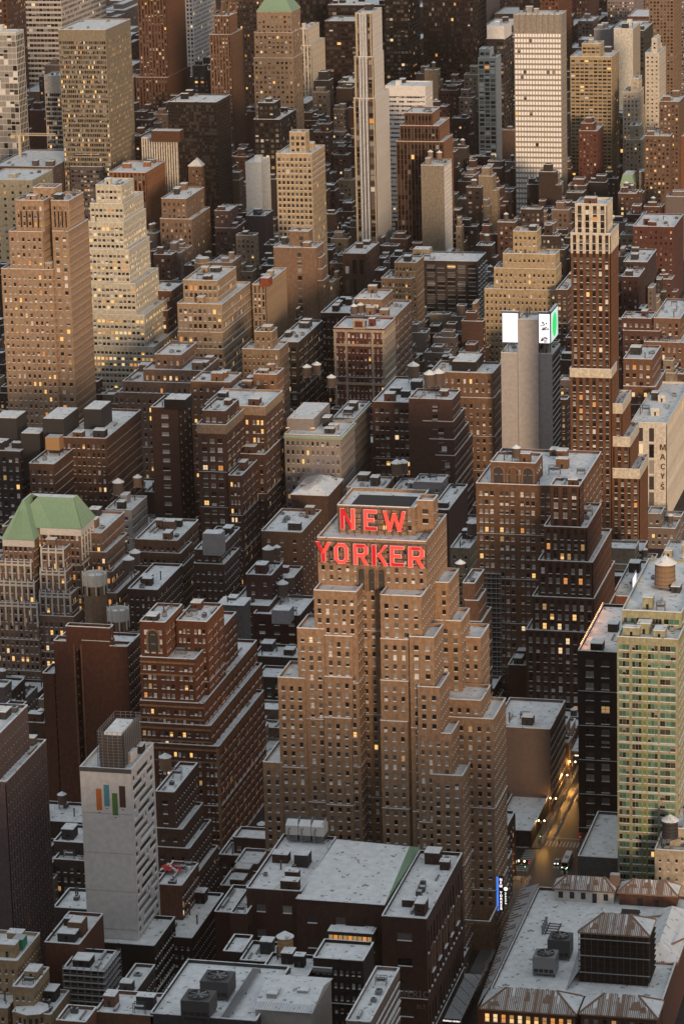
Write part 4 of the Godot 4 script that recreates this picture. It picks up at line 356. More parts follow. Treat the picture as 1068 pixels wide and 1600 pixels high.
# snow: nearly even, with a few trodden or wind bared spots of sharper outline
func snow_tex(size := 1024) -> ImageTexture:
	var a := FastNoiseLite.new()
	a.seed = 23
	a.frequency = 0.011
	a.fractal_octaves = 5
	var soft := a.get_seamless_image(size, size)
	soft.convert(Image.FORMAT_L8)
	a.seed = 31
	a.frequency = 0.011
	a.fractal_octaves = 6
	var bare := a.get_seamless_image(size, size)
	bare.convert(Image.FORMAT_L8)
	var sd := soft.get_data()
	var bd := bare.get_data()
	var out := PackedByteArray()
	out.resize(size * size * 3)
	var r := RandomNumberGenerator.new()
	r.seed = 13
	for i in size * size:
		var v := 0.88 + 0.13 * sd[i] / 255.0 + r.randf_range(-0.025, 0.025)
		var b := smoothstep(0.74, 0.82, bd[i] / 255.0)
		v = lerpf(v, 0.45, b * 0.8)
		var q := int(clampf(v, 0, 1) * 255)
		out[i * 3] = q
		out[i * 3 + 1] = q
		out[i * 3 + 2] = q
	return ImageTexture.create_from_image(Image.create_from_data(size, size, false, Image.FORMAT_RGB8, out))

var tex_wall: ImageTexture
var tex_snow: ImageTexture
var tex_soft: ImageTexture
var tex_fine: ImageTexture

func surface(k: String, c: Array, rough := 0.9, tex: Texture2D = null, scale := 0.05, metal := 0.0) -> String:
	if M.has(k): return k
	var m := StandardMaterial3D.new()
	m.albedo_color = lin(c)
	m.roughness = rough
	m.metallic = metal
	if tex:
		m.albedo_texture = tex
		m.uv1_triplanar = true
		m.uv1_world_triplanar = true
		m.uv1_scale = Vector3.ONE * scale
	M[k] = m
	return k

func wallmat(c: Array, rough := 0.92) -> String:
	var y: float = 0.3 * c[0] + 0.6 * c[1] + 0.1 * c[2]
	var g: float = 1.02 * pow(y / 0.42, 0.6)
	var d := []
	for k in 3: d.append(clampf((y + (c[k] - y) * (1.15 if y < 0.22 else 0.98)) * g, 0.005, 0.9))
	if c[0] - c[2] > 0.06:
		# soot darkened brick is redder than fresh stone
		var f := clampf(y / 0.3, 0.0, 1.0)
		d[1] *= lerpf(0.74, 1.0, f)
		d[2] *= lerpf(0.85, 1.0, f)
	return surface("w%d_%d_%d" % [int(c[0] * 500), int(c[1] * 500), int(c[2] * 500)], d, rough, tex_fine if (c[0] - c[2] < 0.09 and y > 0.2) else tex_wall, 1.0 / 29.0)

func glow(k: String, c: Array, energy: float) -> void:
	var m := StandardMaterial3D.new()
	m.albedo_color = Color(0.12, 0.1, 0.08)
	m.roughness = 0.4
	m.emission_enabled = true
	m.emission = lin(c)
	m.emission_energy_multiplier = energy
	M[k] = m

func make_materials() -> void:
	tex_wall = wall_tex()
	tex_snow = snow_tex()
	tex_fine = noise_tex(41, 0.02, 0.88, 0.98, 0.035)
	tex_soft = noise_tex(19, 0.006, 0.6, 1.1, 0.02)
	surface("snow", [0.86, 0.88, 0.90], 0.85, tex_snow, 1.0 / 47.0)
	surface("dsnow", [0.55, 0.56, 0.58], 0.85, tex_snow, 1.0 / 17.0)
	surface("ground", [0.035, 0.033, 0.034], 0.8, tex_soft, 1.0 / 30.0)
	surface("asphalt", [0.035, 0.033, 0.032], 0.32, tex_wall, 1.0 / 12.0)
	surface("pave", [0.22, 0.21, 0.20], 0.8, tex_wall, 1.0 / 9.0)
	surface("tar", [0.035, 0.034, 0.036], 0.8, tex_wall, 1.0 / 9.0)
	surface("steel", [0.30, 0.30, 0.31], 0.5, tex_wall, 1.0 / 7.0)
	surface("dsteel", [0.10, 0.10, 0.105], 0.55, tex_wall, 1.0 / 7.0)
	surface("wood", [0.33, 0.20, 0.11], 0.9, tex_wall, 1.0 / 4.0)
	surface("dwood", [0.13, 0.09, 0.07], 0.9, tex_wall, 1.0 / 4.0)
	surface("orangewood", [0.50, 0.28, 0.12], 0.9, tex_wall, 1.0 / 4.0)
	surface("copper", [0.27, 0.42, 0.28], 0.75, tex_fine, 1.0 / 15.0)
	surface("white", [0.66, 0.63, 0.58], 0.8, tex_fine, 1.0 / 15.0)
	surface("tile", [0.36, 0.22, 0.15], 0.8, tex_wall, 1.0 / 6.0)
	surface("g0", [0.014, 0.013, 0.014], 0.1)
	surface("g1", [0.055, 0.05, 0.048], 0.14)
	surface("g2", [0.26, 0.25, 0.24], 0.5)
	surface("g3", [0.62, 0.62, 0.62], 0.6)
	surface("g4", [0.85, 0.85, 0.86], 0.5)
	surface("g5", [0.13, 0.12, 0.115], 0.2)
	surface("gg0", [0.06, 0.17, 0.13], 0.14)
	surface("gg1", [0.14, 0.29, 0.22], 0.2)
	surface("gg2", [0.19, 0.26, 0.06], 0.3)
	glow("l0", [1.0, 0.56, 0.18], 0.8)
	glow("l1", [1.0, 0.40, 0.10], 0.5)
	glow("l2", [1.0, 0.72, 0.40], 0.65)
	glow("l3", [0.62, 0.36, 0.14], 0.42)

# ------------------------------------------------------------------ facades
class Ctx:
	var node: Node3D
	var mb: MB
	var wm: MB
	var tiers: Array
	var lit := 0.06
	var bl := 0.25
	var budget := 0
	var wk := ""
	var rk := ""
	var far := false
	var topm := 1.6
	var greens := false
	var rowlit := 0.0
	var belt := 0
	var sk := ""
	var rbl := -1.0

func inside(cx: Ctx, p: Vector3, own: Array) -> bool:
	for t in cx.tiers:
		if is_same(t, own): continue
		if p.x > t[0] and p.x < t[1] and p.z < t[2] and p.z > t[3] and p.y > t[4] and p.y < t[5] + 0.5: return true
	return false

func pick(cx: Ctx) -> String:
	var r := rng.randf()
	var L := cx.lit if cx.rowlit == 0.0 else cx.rowlit
	if r < L:
		var c := rng.randf()
		return "l0" if c < 0.4 else ("l1" if c < 0.62 else ("l2" if c < 0.82 else "l3"))
	if cx.greens:
		r = rng.randf()
		return "gg0" if r < 0.36 else ("gg1" if r < 0.66 else ("g0" if r < 0.85 else "g1"))
	if rng.randf() < cx.bl: return ("g2" if rng.randf() < 0.66 else "g3") if cx.bl < 0.9 else "g4"
	r = rng.randf()
	if cx.bl <= 0.021: return "g0" if r < 0.7 else "g1"
	return "g0" if r < 0.42 else ("g1" if r < 0.75 else "g5")

# one window whose middle is the origin, facing +z
func window_mesh(w: float, h: float, a: String, b: String, rc: float) -> ArrayMesh:
	var key := "%.1f %.1f %s %s %.2f" % [w, h, a, b, rc]
	if wincache.has(key): return wincache[key]
	var m := MB.new()
	var x := w / 2
	var y := h / 2
	m.q(a, Vector3(-x, 0, -rc), Vector3(x, 0, -rc), Vector3(x, y, -rc), Vector3(-x, y, -rc), Vector3.BACK)
	m.q(b, Vector3(-x, -y, -rc - 0.04), Vector3(x, -y, -rc - 0.04), Vector3(x, 0, -rc - 0.04), Vector3(-x, 0, -rc - 0.04), Vector3.BACK)
	m.box("dwood", -x, x, -0.06, 0.05, -rc - 0.03, -rc + 0.06)
	if w > 1.6: m.box("dwood", -0.07, 0.07, -y, y, -rc - 0.03, -rc + 0.07)
	m.box("snow", -x - 0.1, x + 0.1, -y - 0.12, -y + 0.1, -rc, 0.16)
	wincache[key] = mesh_of(m)
	return wincache[key]

func pane(cx: Ctx, o: Vector3, u: Vector3, n: Vector3, s0: float, s1: float, yb: float, yt: float, rc: float, kind: String) -> void:
	var k2 := kind
	if kind == "g0" or kind == "g1":
		if rng.randf() < cx.bl * 0.6: k2 = "g2"
	elif kind == "l0" and rng.randf() < 0.4: k2 = "l3"
	elif kind == "g3" and cx.bl < 0.9 and rng.randf() < 0.5: k2 = "g1"
	var up := Vector3.UP
	if cx.budget > 0:
		cx.budget -= 1
		var wo := MeshInstance3D.new()
		wo.name = "window"
		wo.mesh = window_mesh(snappedf(s1 - s0, 0.1), snappedf(yt - yb, 0.1), k2, kind, rc)
		wo.transform = Transform3D(Basis(u, up, n), o + u * (s0 + s1) * 0.5 + up * (yb + yt) * 0.5)
		var sx := (s1 - s0) / snappedf(s1 - s0, 0.1)
		var sy := (yt - yb) / snappedf(yt - yb, 0.1)
		wo.transform.basis = Basis(u * sx, up * sy, n)
		cx.node.add_child(wo, true)
		return
	var p := o - n * rc
	var ym := (yb + yt) * 0.5
	if k2 == kind:
		cx.wm.q(kind, p + u * s0 + up * yb, p + u * s1 + up * yb, p + u * s1 + up * yt, p + u * s0 + up * yt, n)
	else:
		cx.wm.q(kind, p + u * s0 + up * yb, p + u * s1 + up * yb, p + u * s1 + up * ym, p + u * s0 + up * ym, n)
		cx.wm.q(k2, p + u * s0 + up * ym, p + u * s1 + up * ym, p + u * s1 + up * yt, p + u * s0 + up * yt, n)
	if not cx.far:
		var e := n * 0.14
		var d := o + up * (yb - 0.1)
		cx.wm.q("snow", d + u * s0 + e, d + u * s1 + e, p + u * s1 + up * (yb + 0.1), p + u * s0 + up * (yb + 0.1), (up + n).normalized())

func columns(W: float, st: Array, row: int) -> Array:
	var kind: String = st[0]
	var bw: float = st[2]
	var ww: float = st[3] if st.size() > 3 else 0.5
	var out := []
	var grp := 0
	if kind == "p2": grp = 2
	elif kind == "l3": grp = 3
	if kind == "slot":
		return [[W * 0.60 - 1.3, W * 0.60 + 1.3]]
	if kind == "mac": return [[W * 0.07, W * 0.33], [W * 0.5, W * 0.64]]
	if kind == "rs": return [[0.02, W - 0.02]]
	if kind == "gg":
		for b in [[0.03, 0.20], [0.245, 0.40], [0.415, 0.48], [0.50, 0.665], [0.70, 0.955]]:
			var c := 1 if b[1] - b[0] < 0.1 else 3
			for j in c:
				var a0: float = lerpf(b[0], b[1], float(j) / c) * W
				var a1: float = lerpf(b[0], b[1], float(j + 1) / c) * W
				out.append([a0 + 0.06, a1 - 0.06])
		return out
	if kind == "wt":
		var r := row % 4
		var pats := [[[0.06, 0.16], [0.24, 0.74], [0.84, 0.94]], [[0.05, 0.45], [0.52, 0.58], [0.66, 0.94]], [[0.08, 0.62], [0.80, 0.93]], [[0.06, 0.15], [0.30, 0.90]]]
		for b in pats[r]: out.append([b[0] * W, b[1] * W])
		return out
	if grp > 0:
		var gn := maxi(1, int(W / (bw * grp + bw * 0.7)))
		var gw := W / gn
		for g in gn:
			var cw := gw * 0.80 / grp
			for j in grp:
				var m := g * gw + gw * 0.10 + (j + 0.5) * cw
				out.append([m - cw * ww * 0.5, m + cw * ww * 0.5])
		return out
	var nn := maxi(1, int((W - 0.8) / bw))
	if W < 2.2: return []
	var b2 := (W - 0.8) / nn
	for j in nn:
		var m := 0.4 + (j + 0.5) * b2
		out.append([m - b2 * ww * 0.5, m + b2 * ww * 0.5])
	return out

func face(cx: Ctx, t: Array, o: Vector3, u: Vector3, n: Vector3, W: float, y0: float, y1: float, st: Array, wk: String) -> void:
	var up := Vector3.UP
	var mb := cx.mb
	var kind: String = st[0]
	if kind == "b" or y1 - y0 < 3.0 or W < 2.2:
		mb.q(wk, o + up * y0, o + u * W + up * y0, o + u * W + up * y1, o + up * y1, n)
		return
	var fh: float = st[1]
	var wh: float = st[4] if st.size() > 4 else 0.5
	var rc := 0.28
	if cx.far: rc = 0.2
	var pier := kind == "v" or kind == "pr"
	if kind == "balc": pier = false
	var oo := o
	if pier:
		oo = o - n * 0.35
		rc = 0.15
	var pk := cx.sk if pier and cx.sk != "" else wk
	var top := y1 - cx.topm
	var prev := y1
	var row := 0
	var lastcols := []
	while true:
		var yt := top - row * fh - fh * (1.0 - wh) * 0.5
		var yb := yt - fh * wh
		if yb < y0 + 0.6: break
		cx.rowlit = 0.0
		if cx.lit > 0.08:
			var rr := rng.randf()
			cx.rowlit = cx.lit * (0.35 if rr < 0.6 else (1.0 if rr < 0.82 else 2.6))
		var cols := columns(W, st, row)
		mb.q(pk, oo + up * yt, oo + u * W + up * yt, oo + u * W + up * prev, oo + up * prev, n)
		var s := 0.0
		for c in cols:
			var mid: Vector3 = o + u * (c[0] + c[1]) * 0.5 + up * (yt + yb) * 0.5 + n * 0.35
			if inside(cx, mid, t): continue
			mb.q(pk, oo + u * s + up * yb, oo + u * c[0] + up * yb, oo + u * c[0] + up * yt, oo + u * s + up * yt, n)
			s = c[1]
			var a: Vector3 = oo + u * c[0]
			var b: Vector3 = oo + u * c[1]
			var d := n * -rc
			if kind != "rs" or true:
				mb.q(pk, a + up * yb, a + d + up * yb, a + d + up * yt, a + up * yt, u)
				mb.q(pk, b + d + up * yb, b + up * yb, b + up * yt, b + d + up * yt, -u)
				mb.q(pk, a + d + up * yt, b + d + up * yt, b + up * yt, a + up * yt, -up)
				mb.q(pk, a + up * yb, b + up * yb, b + d + up * yb, a + d + up * yb, up)
			var kk := pick(cx)
			if kind == "rs": kk = "w60_35_30"
			if kind == "gg" and c[1] - c[0] > 1.2 and c[0] > W * 0.4 and c[0] < W * 0.43: kk = "gg2"
			pane(cx, oo, u, n, c[0], c[1], yb, yt, rc, kk)
			if kind == "arch":
				var r2: float = (c[1] - c[0]) * 0.5
				for sgn in [-1.0, 1.0]:
					var corner: Vector3 = oo + u * ((c[0] + c[1]) * 0.5 + sgn * r2) + up * yt + n * 0.01
					for j in 4:
						var a0 := PI * 0.5 * j / 4
						var a1 := PI * 0.5 * (j + 1) / 4
						var ce: Vector3 = oo + u * (c[0] + c[1]) * 0.5 + up * (yt - r2) + n * 0.01
						var p0: Vector3 = ce + u * cos(a0) * r2 * sgn + up * sin(a0) * r2
						var p1: Vector3 = ce + u * cos(a1) * r2 * sgn + up * sin(a1) * r2
						if sgn > 0: mb.tri(wk, corner, p1, p0)
						else: mb.tri(wk, corner, p0, p1)
			if kind == "slot" and row % 1 == 0:
				var q: Vector3 = oo + u * c[0] + up * (yb - 0.5)
				mb.q("snow", q + n * 0.7, q + u * (c[1] - c[0]) + n * 0.7, q + u * (c[1] - c[0]), q, up)
				mb.q(wk, q + n * 0.7 - up * 0.35, q + u * (c[1] - c[0]) + n * 0.7 - up * 0.35, q + u * (c[1] - c[0]) + n * 0.7, q + n * 0.7, n)
		mb.q(pk, oo + u * s + up * yb, oo + u * W + up * yb, oo + u * W + up * yt, oo + u * s + up * yt, n)
		if kind == "balc":
			var z := oo + up * (yb - 0.35)
			var nb := maxi(1, int(W / (st[2] as float)))
			for j in nb:
				var q0: Vector3 = z + u * (W * (j + 0.14) / nb)
				var q1: Vector3 = z + u * (W * (j + 0.86) / nb)
				var e := n * 1.3
				mb.q("snow", q0 + e, q1 + e, q1, q0, up)
				mb.q(wk, q0 + e - up * 0.3, q1 + e - up * 0.3, q1 + e + up * 0.0, q0 + e + up * 0.0, n)
				mb.q(wk, q0 - up * 0.3, q1 - up * 0.3, q1 + e - up * 0.3, q0 + e - up * 0.3, -up)
				mb.q(wk, q1 + e - up * 0.3, q1 - up * 0.3, q1, q1 + e, u)
				mb.q("dsteel", q0 + e * 0.96 + up * 0.5, q1 + e * 0.96 + up * 0.5, q1 + e * 0.96 + up * 0.75, q0 + e * 0.96 + up * 0.75, n)
		if cx.belt > 0 and row % cx.belt == cx.belt - 1 and kind != "balc" and kind != "slot" and not pier:
			var q := oo + up * (yb - fh * (1.0 - wh) * 0.35)
			var e := n * 0.3
			mb.q("snow", q + e, q + u * W + e, q + u * W + up * 0.06, q + up * 0.06, up)
			mb.q("snow", q + e - up * 0.13, q + u * W + e - up * 0.13, q + u * W + e, q + e, n)
			mb.q(wk, q + e - up * 0.55, q + u * W + e - up * 0.55, q + u * W + e - up * 0.13, q + e - up * 0.13, n)
			mb.q(wk, q - up * 0.55, q + u * W - up * 0.55, q + u * W + e - up * 0.55, q + e - up * 0.55, -up)
		prev = yb
		row += 1
		lastcols = cols
	cx.rowlit = 0.0
	mb.q(pk, oo + up * y0, oo + u * W + up * y0, oo + u * W + up * prev, oo + up * prev, n)
	if (kind == "l3" or kind == "p2") and not cx.far:
		# flat pilasters between the window groups
		var cs := columns(W, st, 0)
		var grp := 3 if kind == "l3" else 2
		for j in range(0, cs.size() + 1, grp):
			var a0: float = 0.0 if j == 0 else cs[j - 1][1] + 0.15
			var a1: float = W if j >= cs.size() else cs[j][0] - 0.15
			if a1 - a0 < 0.3: continue
			var a := o + u * a0 + n * 0.16
			var b := o + u * a1 + n * 0.16
			mb.q(wk, a + up * y0, b + up * y0, b + up * (y1 - 0.4), a + up * (y1 - 0.4), n)
			mb.q(wk, b + up * y0, b - n * 0.16 + up * y0, b - n * 0.16 + up * (y1 - 0.4), b + up * (y1 - 0.4), u)
			mb.q(wk, a - n * 0.16 + up * y0, a + up * y0, a + up * (y1 - 0.4), a - n * 0.16 + up * (y1 - 0.4), -u)
	if pier:
		# full height piers in front of the window strips
		var s := 0.0
		var edges := []
		for c in columns(W, st, 0):
			edges.append([s, c[0] - 0.02])
			s = c[1] + 0.02
		edges.append([s, W])
		for e in edges:
			var a: Vector3 = o + u * e[0]
			var b: Vector3 = o + u * e[1]
			var d := n * -0.36
			mb.q(wk, a + up * y0, b + up * y0, b + up * y1, a + up * y1, n)
			mb.q(wk, b + up * y0, b + d + up * y0, b + d + up * y1, b + up * y1, u)
			mb.q(wk, a + d + up * y0, a + up * y0, a + up * y1, a + d + up * y1, -u)
		mb.q(wk, o - n * 0.36 + up * y1, o + u * W - n * 0.36 + up * y1, o + u * W + up * y1, o + up * y1, up)

func roof(cx: Ctx, t: Array, wk: String) -> void:
	var x0: float = t[0]
	var x1: float = t[1]
	var zf: float = t[2]
	var zb: float = t[3]
	var y: float = t[5]
	var ph := 1.0 if not cx.far else 0.7
	var th := 0.45 if not cx.far else 0.5
	if minf(x1 - x0, zf - zb) < 4.0: ph = 0.12
	var m := cx.mb
	var Y := y + ph
	m.q("snow", Vector3(x0 + th, y + 0.05, zf - th), Vector3(x1 - th, y + 0.05, zf - th), Vector3(x1 - th, y + 0.05, zb + th), Vector3(x0 + th, y + 0.05, zb + th), Vector3.UP)
	# parapet: outer and inner faces, snow on the coping
	for e in [[x0, zf, x1, zf, 0, -1], [x1, zf, x1, zb, -1, 0], [x1, zb, x0, zb, 0, 1], [x0, zb, x0, zf, 1, 0]]:
		var a := Vector3(e[0], 0, e[1])
		var b := Vector3(e[2], 0, e[3])
		var inn := Vector3(e[4], 0, e[5])
		var al := (b - a).normalized()
		var ai := a + inn * th + al * th
		var bi := b + inn * th - al * th
		var ov := inn * -0.12
		m.q(wk, a + Vector3.UP * y, b + Vector3.UP * y, b + Vector3.UP * Y, a + Vector3.UP * Y, -inn)
		m.q(wk, bi + Vector3.UP * y, ai + Vector3.UP * y, ai + Vector3.UP * Y, bi + Vector3.UP * Y, inn)
		m.q("snow", a + ov + Vector3.UP * (Y + 0.14), b + ov + Vector3.UP * (Y + 0.14), bi + Vector3.UP * (Y + 0.14), ai + Vector3.UP * (Y + 0.14), Vector3.UP)
		m.q("snow", a + ov + Vector3.UP * (Y - 0.1), b + ov + Vector3.UP * (Y - 0.1), b + ov + Vector3.UP * (Y + 0.14), a + ov + Vector3.UP * (Y + 0.14), -inn)

func tier(cx: Ctx, t: Array, F: Array, R: Array, has_roof: bool) -> void:
	var wk := cx.wk
	var rk := cx.rk
	var f := F
	var r := R
	if t.size() > 6:
		wk = wallmat(t[6])
		rk = wk
		if t[7] == 0:
			f = ["b"]
			r = ["b"]
	var x0: float = t[0]
	var x1: float = t[1]
	var zf: float = t[2]
	var zb: float = t[3]
	var y0: float = t[4]
	var y1: float = t[5]
	face(cx, t, Vector3(x0, 0, zf), Vector3.RIGHT, Vector3.BACK, x1 - x0, y0, y1, f, wk)
	var keep := cx.bl
	if cx.rbl >= 0.0: cx.bl = cx.rbl
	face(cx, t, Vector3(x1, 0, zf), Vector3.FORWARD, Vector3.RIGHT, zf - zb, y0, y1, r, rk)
	cx.bl = keep
	cx.mb.q(wk, Vector3(x1, y0, zb), Vector3(x0, y0, zb), Vector3(x0, y1, zb), Vector3(x1, y1, zb), Vector3.FORWARD)
	cx.mb.q(wk, Vector3(x0, y0, zb), Vector3(x0, y0, zf), Vector3(x0, y1, zf), Vector3(x0, y1, zb), Vector3.LEFT)
	if has_roof: roof(cx, t, wk)

func free_spot(cx: Ctx, t: Array, w: float, d: float) -> Variant:
	for k in 12:
		if t[1] - t[0] < w + 2.2 or t[2] - t[3] < d + 2.2: return null
		var x := rng.randf_range(t[0] + 1.0 + w / 2, t[1] - 1.0 - w / 2)
		var z := rng.randf_range(t[3] + 1.0 + d / 2, t[2] - 1.0 - d / 2)
		var ok := true
		for q in cx.tiers:
			if is_same(q, t) or q[5] <= t[5] or q[4] > t[5] + 1: continue
			if x + w / 2 > q[0] - 0.4 and x - w / 2 < q[1] + 0.4 and z - d / 2 < q[2] + 0.4 and z + d / 2 > q[3] - 0.4:
				ok = false
		if ok: return Vector3(x, t[5] + 0.05, z)
	return null

func clutter(cx: Ctx, t: Array, count: int) -> void:
	var used := []
	for k in count:
		var r := rng.randf()
		var w := rng.randf_range(1.2, 2.6)
		var d := rng.randf_range(1.2, 3.0)
		var h := rng.randf_range(0.8, 1.8)
		var called := "vent_box"
		if r < 0.38:
			w = rng.randf_range(3.0, 6.0); d = rng.randf_range(3.0, 6.5); h = rng.randf_range(2.4, 4.6); called = "bulkhead"
		elif r < 0.5:
			w = rng.randf_range(0.7, 1.0); d = rng.randf_range(4.0, 8.0); h = rng.randf_range(0.7, 1.1); called = "duct"
		elif r < 0.6:
			w = 0.6; d = 0.6; h = rng.randf_range(2.0, 4.0); called = "flue"
		elif r < 0.69:
			w = 0.6; d = rng.randf_range(4.0, 9.0); h = 0.6; called = "pipe_run"
		elif r < 0.77:
			w = rng.randf_range(2.5, 5.0); d = 1.6; h = rng.randf_range(2.2, 4.0); called = "rack_frame"
		var p = free_spot(cx, t, w, d)
		if p == null: continue
		var clash := false
		for q in used:
			if absf(q[0].x - p.x) < (q[1] + w) / 2 + 0.2 and absf(q[0].z - p.z) < (q[2] + d) / 2 + 0.2: clash = true
		if clash: continue
		used.append([p, w, d])
		var m := MB.new()
		var key := cx.wk
		if called == "bulkhead":
			if rng.randf() < 0.35: key = "tar"
			m.box(key, p.x - w / 2, p.x + w / 2, p.y, p.y + h, p.z - d / 2, p.z + d / 2)
			var bo := build(called, m, cx.node)
			m = MB.new()
			m.box("snow", p.x - w / 2 - 0.12, p.x + w / 2 + 0.12, p.y + h + 0.003, p.y + h + 0.22, p.z - d / 2 - 0.12, p.z + d / 2 + 0.12)
			build("snow_cap", m, bo)
			if not cx.far:
				m = MB.new()
				m.box("g0", p.x - 0.45, p.x + 0.45, p.y + 0.02, p.y + 2.0, p.z + d / 2 + 0.003, p.z + d / 2 + 0.06)
				build("door", m, bo)
			continue
		elif called == "flue":
			m.lathe("dsteel", p, [[0.28, 0.0], [0.28, h], [0.42, h + 0.02], [0.42, h + 0.3], [0.0, h + 0.5]], 8)
		elif called == "pipe_run":
			for e in [-0.25, 0.2]: m.bar("steel", Vector3(p.x + e, p.y + 0.45, p.z - d / 2), Vector3(p.x + e, p.y + 0.45, p.z + d / 2), 0.24)
			for k2 in 3: m.bar("dsteel", Vector3(p.x, p.y, lerpf(p.z - d / 2 + 0.3, p.z + d / 2 - 0.3, k2 / 2.0)), Vector3(p.x, p.y + 0.42, lerpf(p.z - d / 2 + 0.3, p.z + d / 2 - 0.3, k2 / 2.0)), 0.3)
		elif called == "rack_frame":
			for e in [[-0.5, -0.5], [0.5, -0.5], [0.5, 0.5], [-0.5, 0.5]]: m.bar("dsteel", Vector3(p.x + e[0] * w, p.y, p.z + e[1] * d), Vector3(p.x + e[0] * w, p.y + h, p.z + e[1] * d), 0.16)
			for hh in [h * 0.55, h]:
				for e in [-0.5, 0.5]: m.bar("dsteel", Vector3(p.x - w / 2, p.y + hh, p.z + e * d), Vector3(p.x + w / 2, p.y + hh, p.z + e * d), 0.16)
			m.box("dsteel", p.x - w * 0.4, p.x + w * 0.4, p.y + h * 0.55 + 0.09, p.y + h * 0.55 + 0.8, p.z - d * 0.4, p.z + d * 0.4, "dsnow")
		elif called == "duct":
			m.box("steel", p.x - w / 2, p.x + w / 2, p.y + 0.25, p.y + h + 0.25, p.z - d / 2, p.z + d / 2, "dsnow")
			m.box("steel", p.x - w / 2 + 0.1, p.x + w / 2 - 0.1, p.y, p.y + 0.25, p.z - d / 2 + 0.2, p.z - d / 2 + 0.5)
			m.box("steel", p.x - w / 2 + 0.1, p.x + w / 2 - 0.1, p.y, p.y + 0.25, p.z + d / 2 - 0.5, p.z + d / 2 - 0.2)
		else:
			key = "steel" if rng.randf() < 0.5 else "dsteel"
			m.box(key, p.x - w / 2, p.x + w / 2, p.y + 0.2, p.y + h, p.z - d / 2, p.z + d / 2, "dsnow" if rng.randf() < 0.7 else "")
			m.box("tar", p.x - w / 2 + 0.1, p.x + w / 2 - 0.1, p.y, p.y + 0.2, p.z - d / 2 + 0.1, p.z + d / 2 - 0.1)
			m.lathe("tar", Vector3(p.x, p.y + h + 0.003, p.z), [[w * 0.32, 0.0], [w * 0.32, 0.14], [0.0, 0.15]], 8)
		build(called, m, cx.node)

func roof_box(cx: Ctx, b: Array) -> void:
	var m := MB.new()
	var k := wallmat([b[6], b[7], b[8]])
	m.box(k, b[0], b[1], b[4], b[5], b[3], b[2])
	var rh := build("roof_house", m, cx.node)
	m = MB.new()
	m.box("snow", b[0] + 0.3, b[1] - 0.3, b[5] + 0.003, b[5] + 0.15, b[3] + 0.3, b[2] - 0.3)
	build("snow_cap", m, rh)

func hip(m: MB, k: String, x0: float, x1: float, zb: float, zf: float, y: float, h: float, ov := 0.3) -> void:
	x0 -= ov; x1 += ov; zb -= ov; zf += ov
	var wx := x1 - x0
	var wz := zf - zb
	var a: Vector3
	var b: Vector3
	if wx > wz:
		a = Vector3(x0 + wz / 2, y + h, (zb + zf) / 2); b = Vector3(x1 - wz / 2, y + h, (zb + zf) / 2)
		m.qa(k, Vector3(x0, y, zf), Vector3(x1, y, zf), b, a)
		m.qa(k, Vector3(x1, y, zb), Vector3(x0, y, zb), a, b)
		m.tri(k, Vector3(x1, y, zf), Vector3(x1, y, zb), b)
		m.tri(k, Vector3(x0, y, zb), Vector3(x0, y, zf), a)
	else:
		a = Vector3((x0 + x1) / 2, y + h, zf - wx / 2); b = Vector3((x0 + x1) / 2, y + h, zb + wx / 2)
		m.qa(k, Vector3(x1, y, zf), Vector3(x1, y, zb), b, a)
		m.qa(k, Vector3(x0, y, zb), Vector3(x0, y, zf), a, b)
		m.tri(k, Vector3(x0, y, zf), Vector3(x1, y, zf), a)
		m.tri(k, Vector3(x1, y, zb), Vector3(x0, y, zb), b)
	m.q(k, Vector3(x0, y - 0.02, zb), Vector3(x1, y - 0.02, zb), Vector3(x1, y - 0.02, zf), Vector3(x0, y - 0.02, zf), Vector3.DOWN)

func building(row: Array, idx: int) -> Ctx:
	# [key, name, label, colour, side colour, tiers, front style, right style, lit, blinds, options]
	rng.seed = 1000 + idx * 77
	var key: String = row[0]
	var o: Dictionary = row[10]
	var cat: String = row[1].replace("_", " ").replace("loft building", "building").replace("ornate building", "building").replace("brick tower", "tower").replace("glass tower", "tower").replace("office ", "").replace("theatre building", "theatre")
	var nd := thing(row[1], row[2], cat)
	var cx := Ctx.new()
	cx.node = nd
	cx.mb = MB.new()
	cx.wm = MB.new()
	cx.tiers = row[5]
	cx.lit = row[8] * 0.56
	cx.bl = row[9]
	cx.wk = wallmat(row[3])
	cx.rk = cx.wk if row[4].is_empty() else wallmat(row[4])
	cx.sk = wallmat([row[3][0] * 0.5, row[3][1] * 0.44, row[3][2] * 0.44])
	cx.far = row[5][0][2] < -1950.0
	cx.topm = o.get("topm", 1.4)
	cx.rbl = o.get("rbl", -1.0)
	cx.belt = o.get("belt", 0 if cx.far else [0, 3, 4, 5, 6, 0][rng.randi() % 6])
	cx.greens = row[6][0] == "gg"
	if o.has("iw"): cx.budget = 300
	var hr: Array = o.get("noroof", [])
	for k in cx.tiers.size():
		tier(cx, cx.tiers[k], row[6], row[7], not hr.has(k))
	build("wall", cx.mb, nd)
	var w := build("window_panes", cx.wm, nd)
	if w: w.set_meta("kind", "stuff")
	for b in o.get("box", []): roof_box(cx, b)
	var cl: int = o.get("cl", 3)
	if cl > 0 and not cx.far: cl += 2
	if cl > 0:
		for t in cx.tiers:
			var area: float = (t[1] - t[0]) * (t[2] - t[3])
			if area > 90.0 and t[4] < t[5] - 2.5: clutter(cx, t, mini(cl + 2, int(area / 40.0) + cl))
	special(key, cx, o)
	return cx

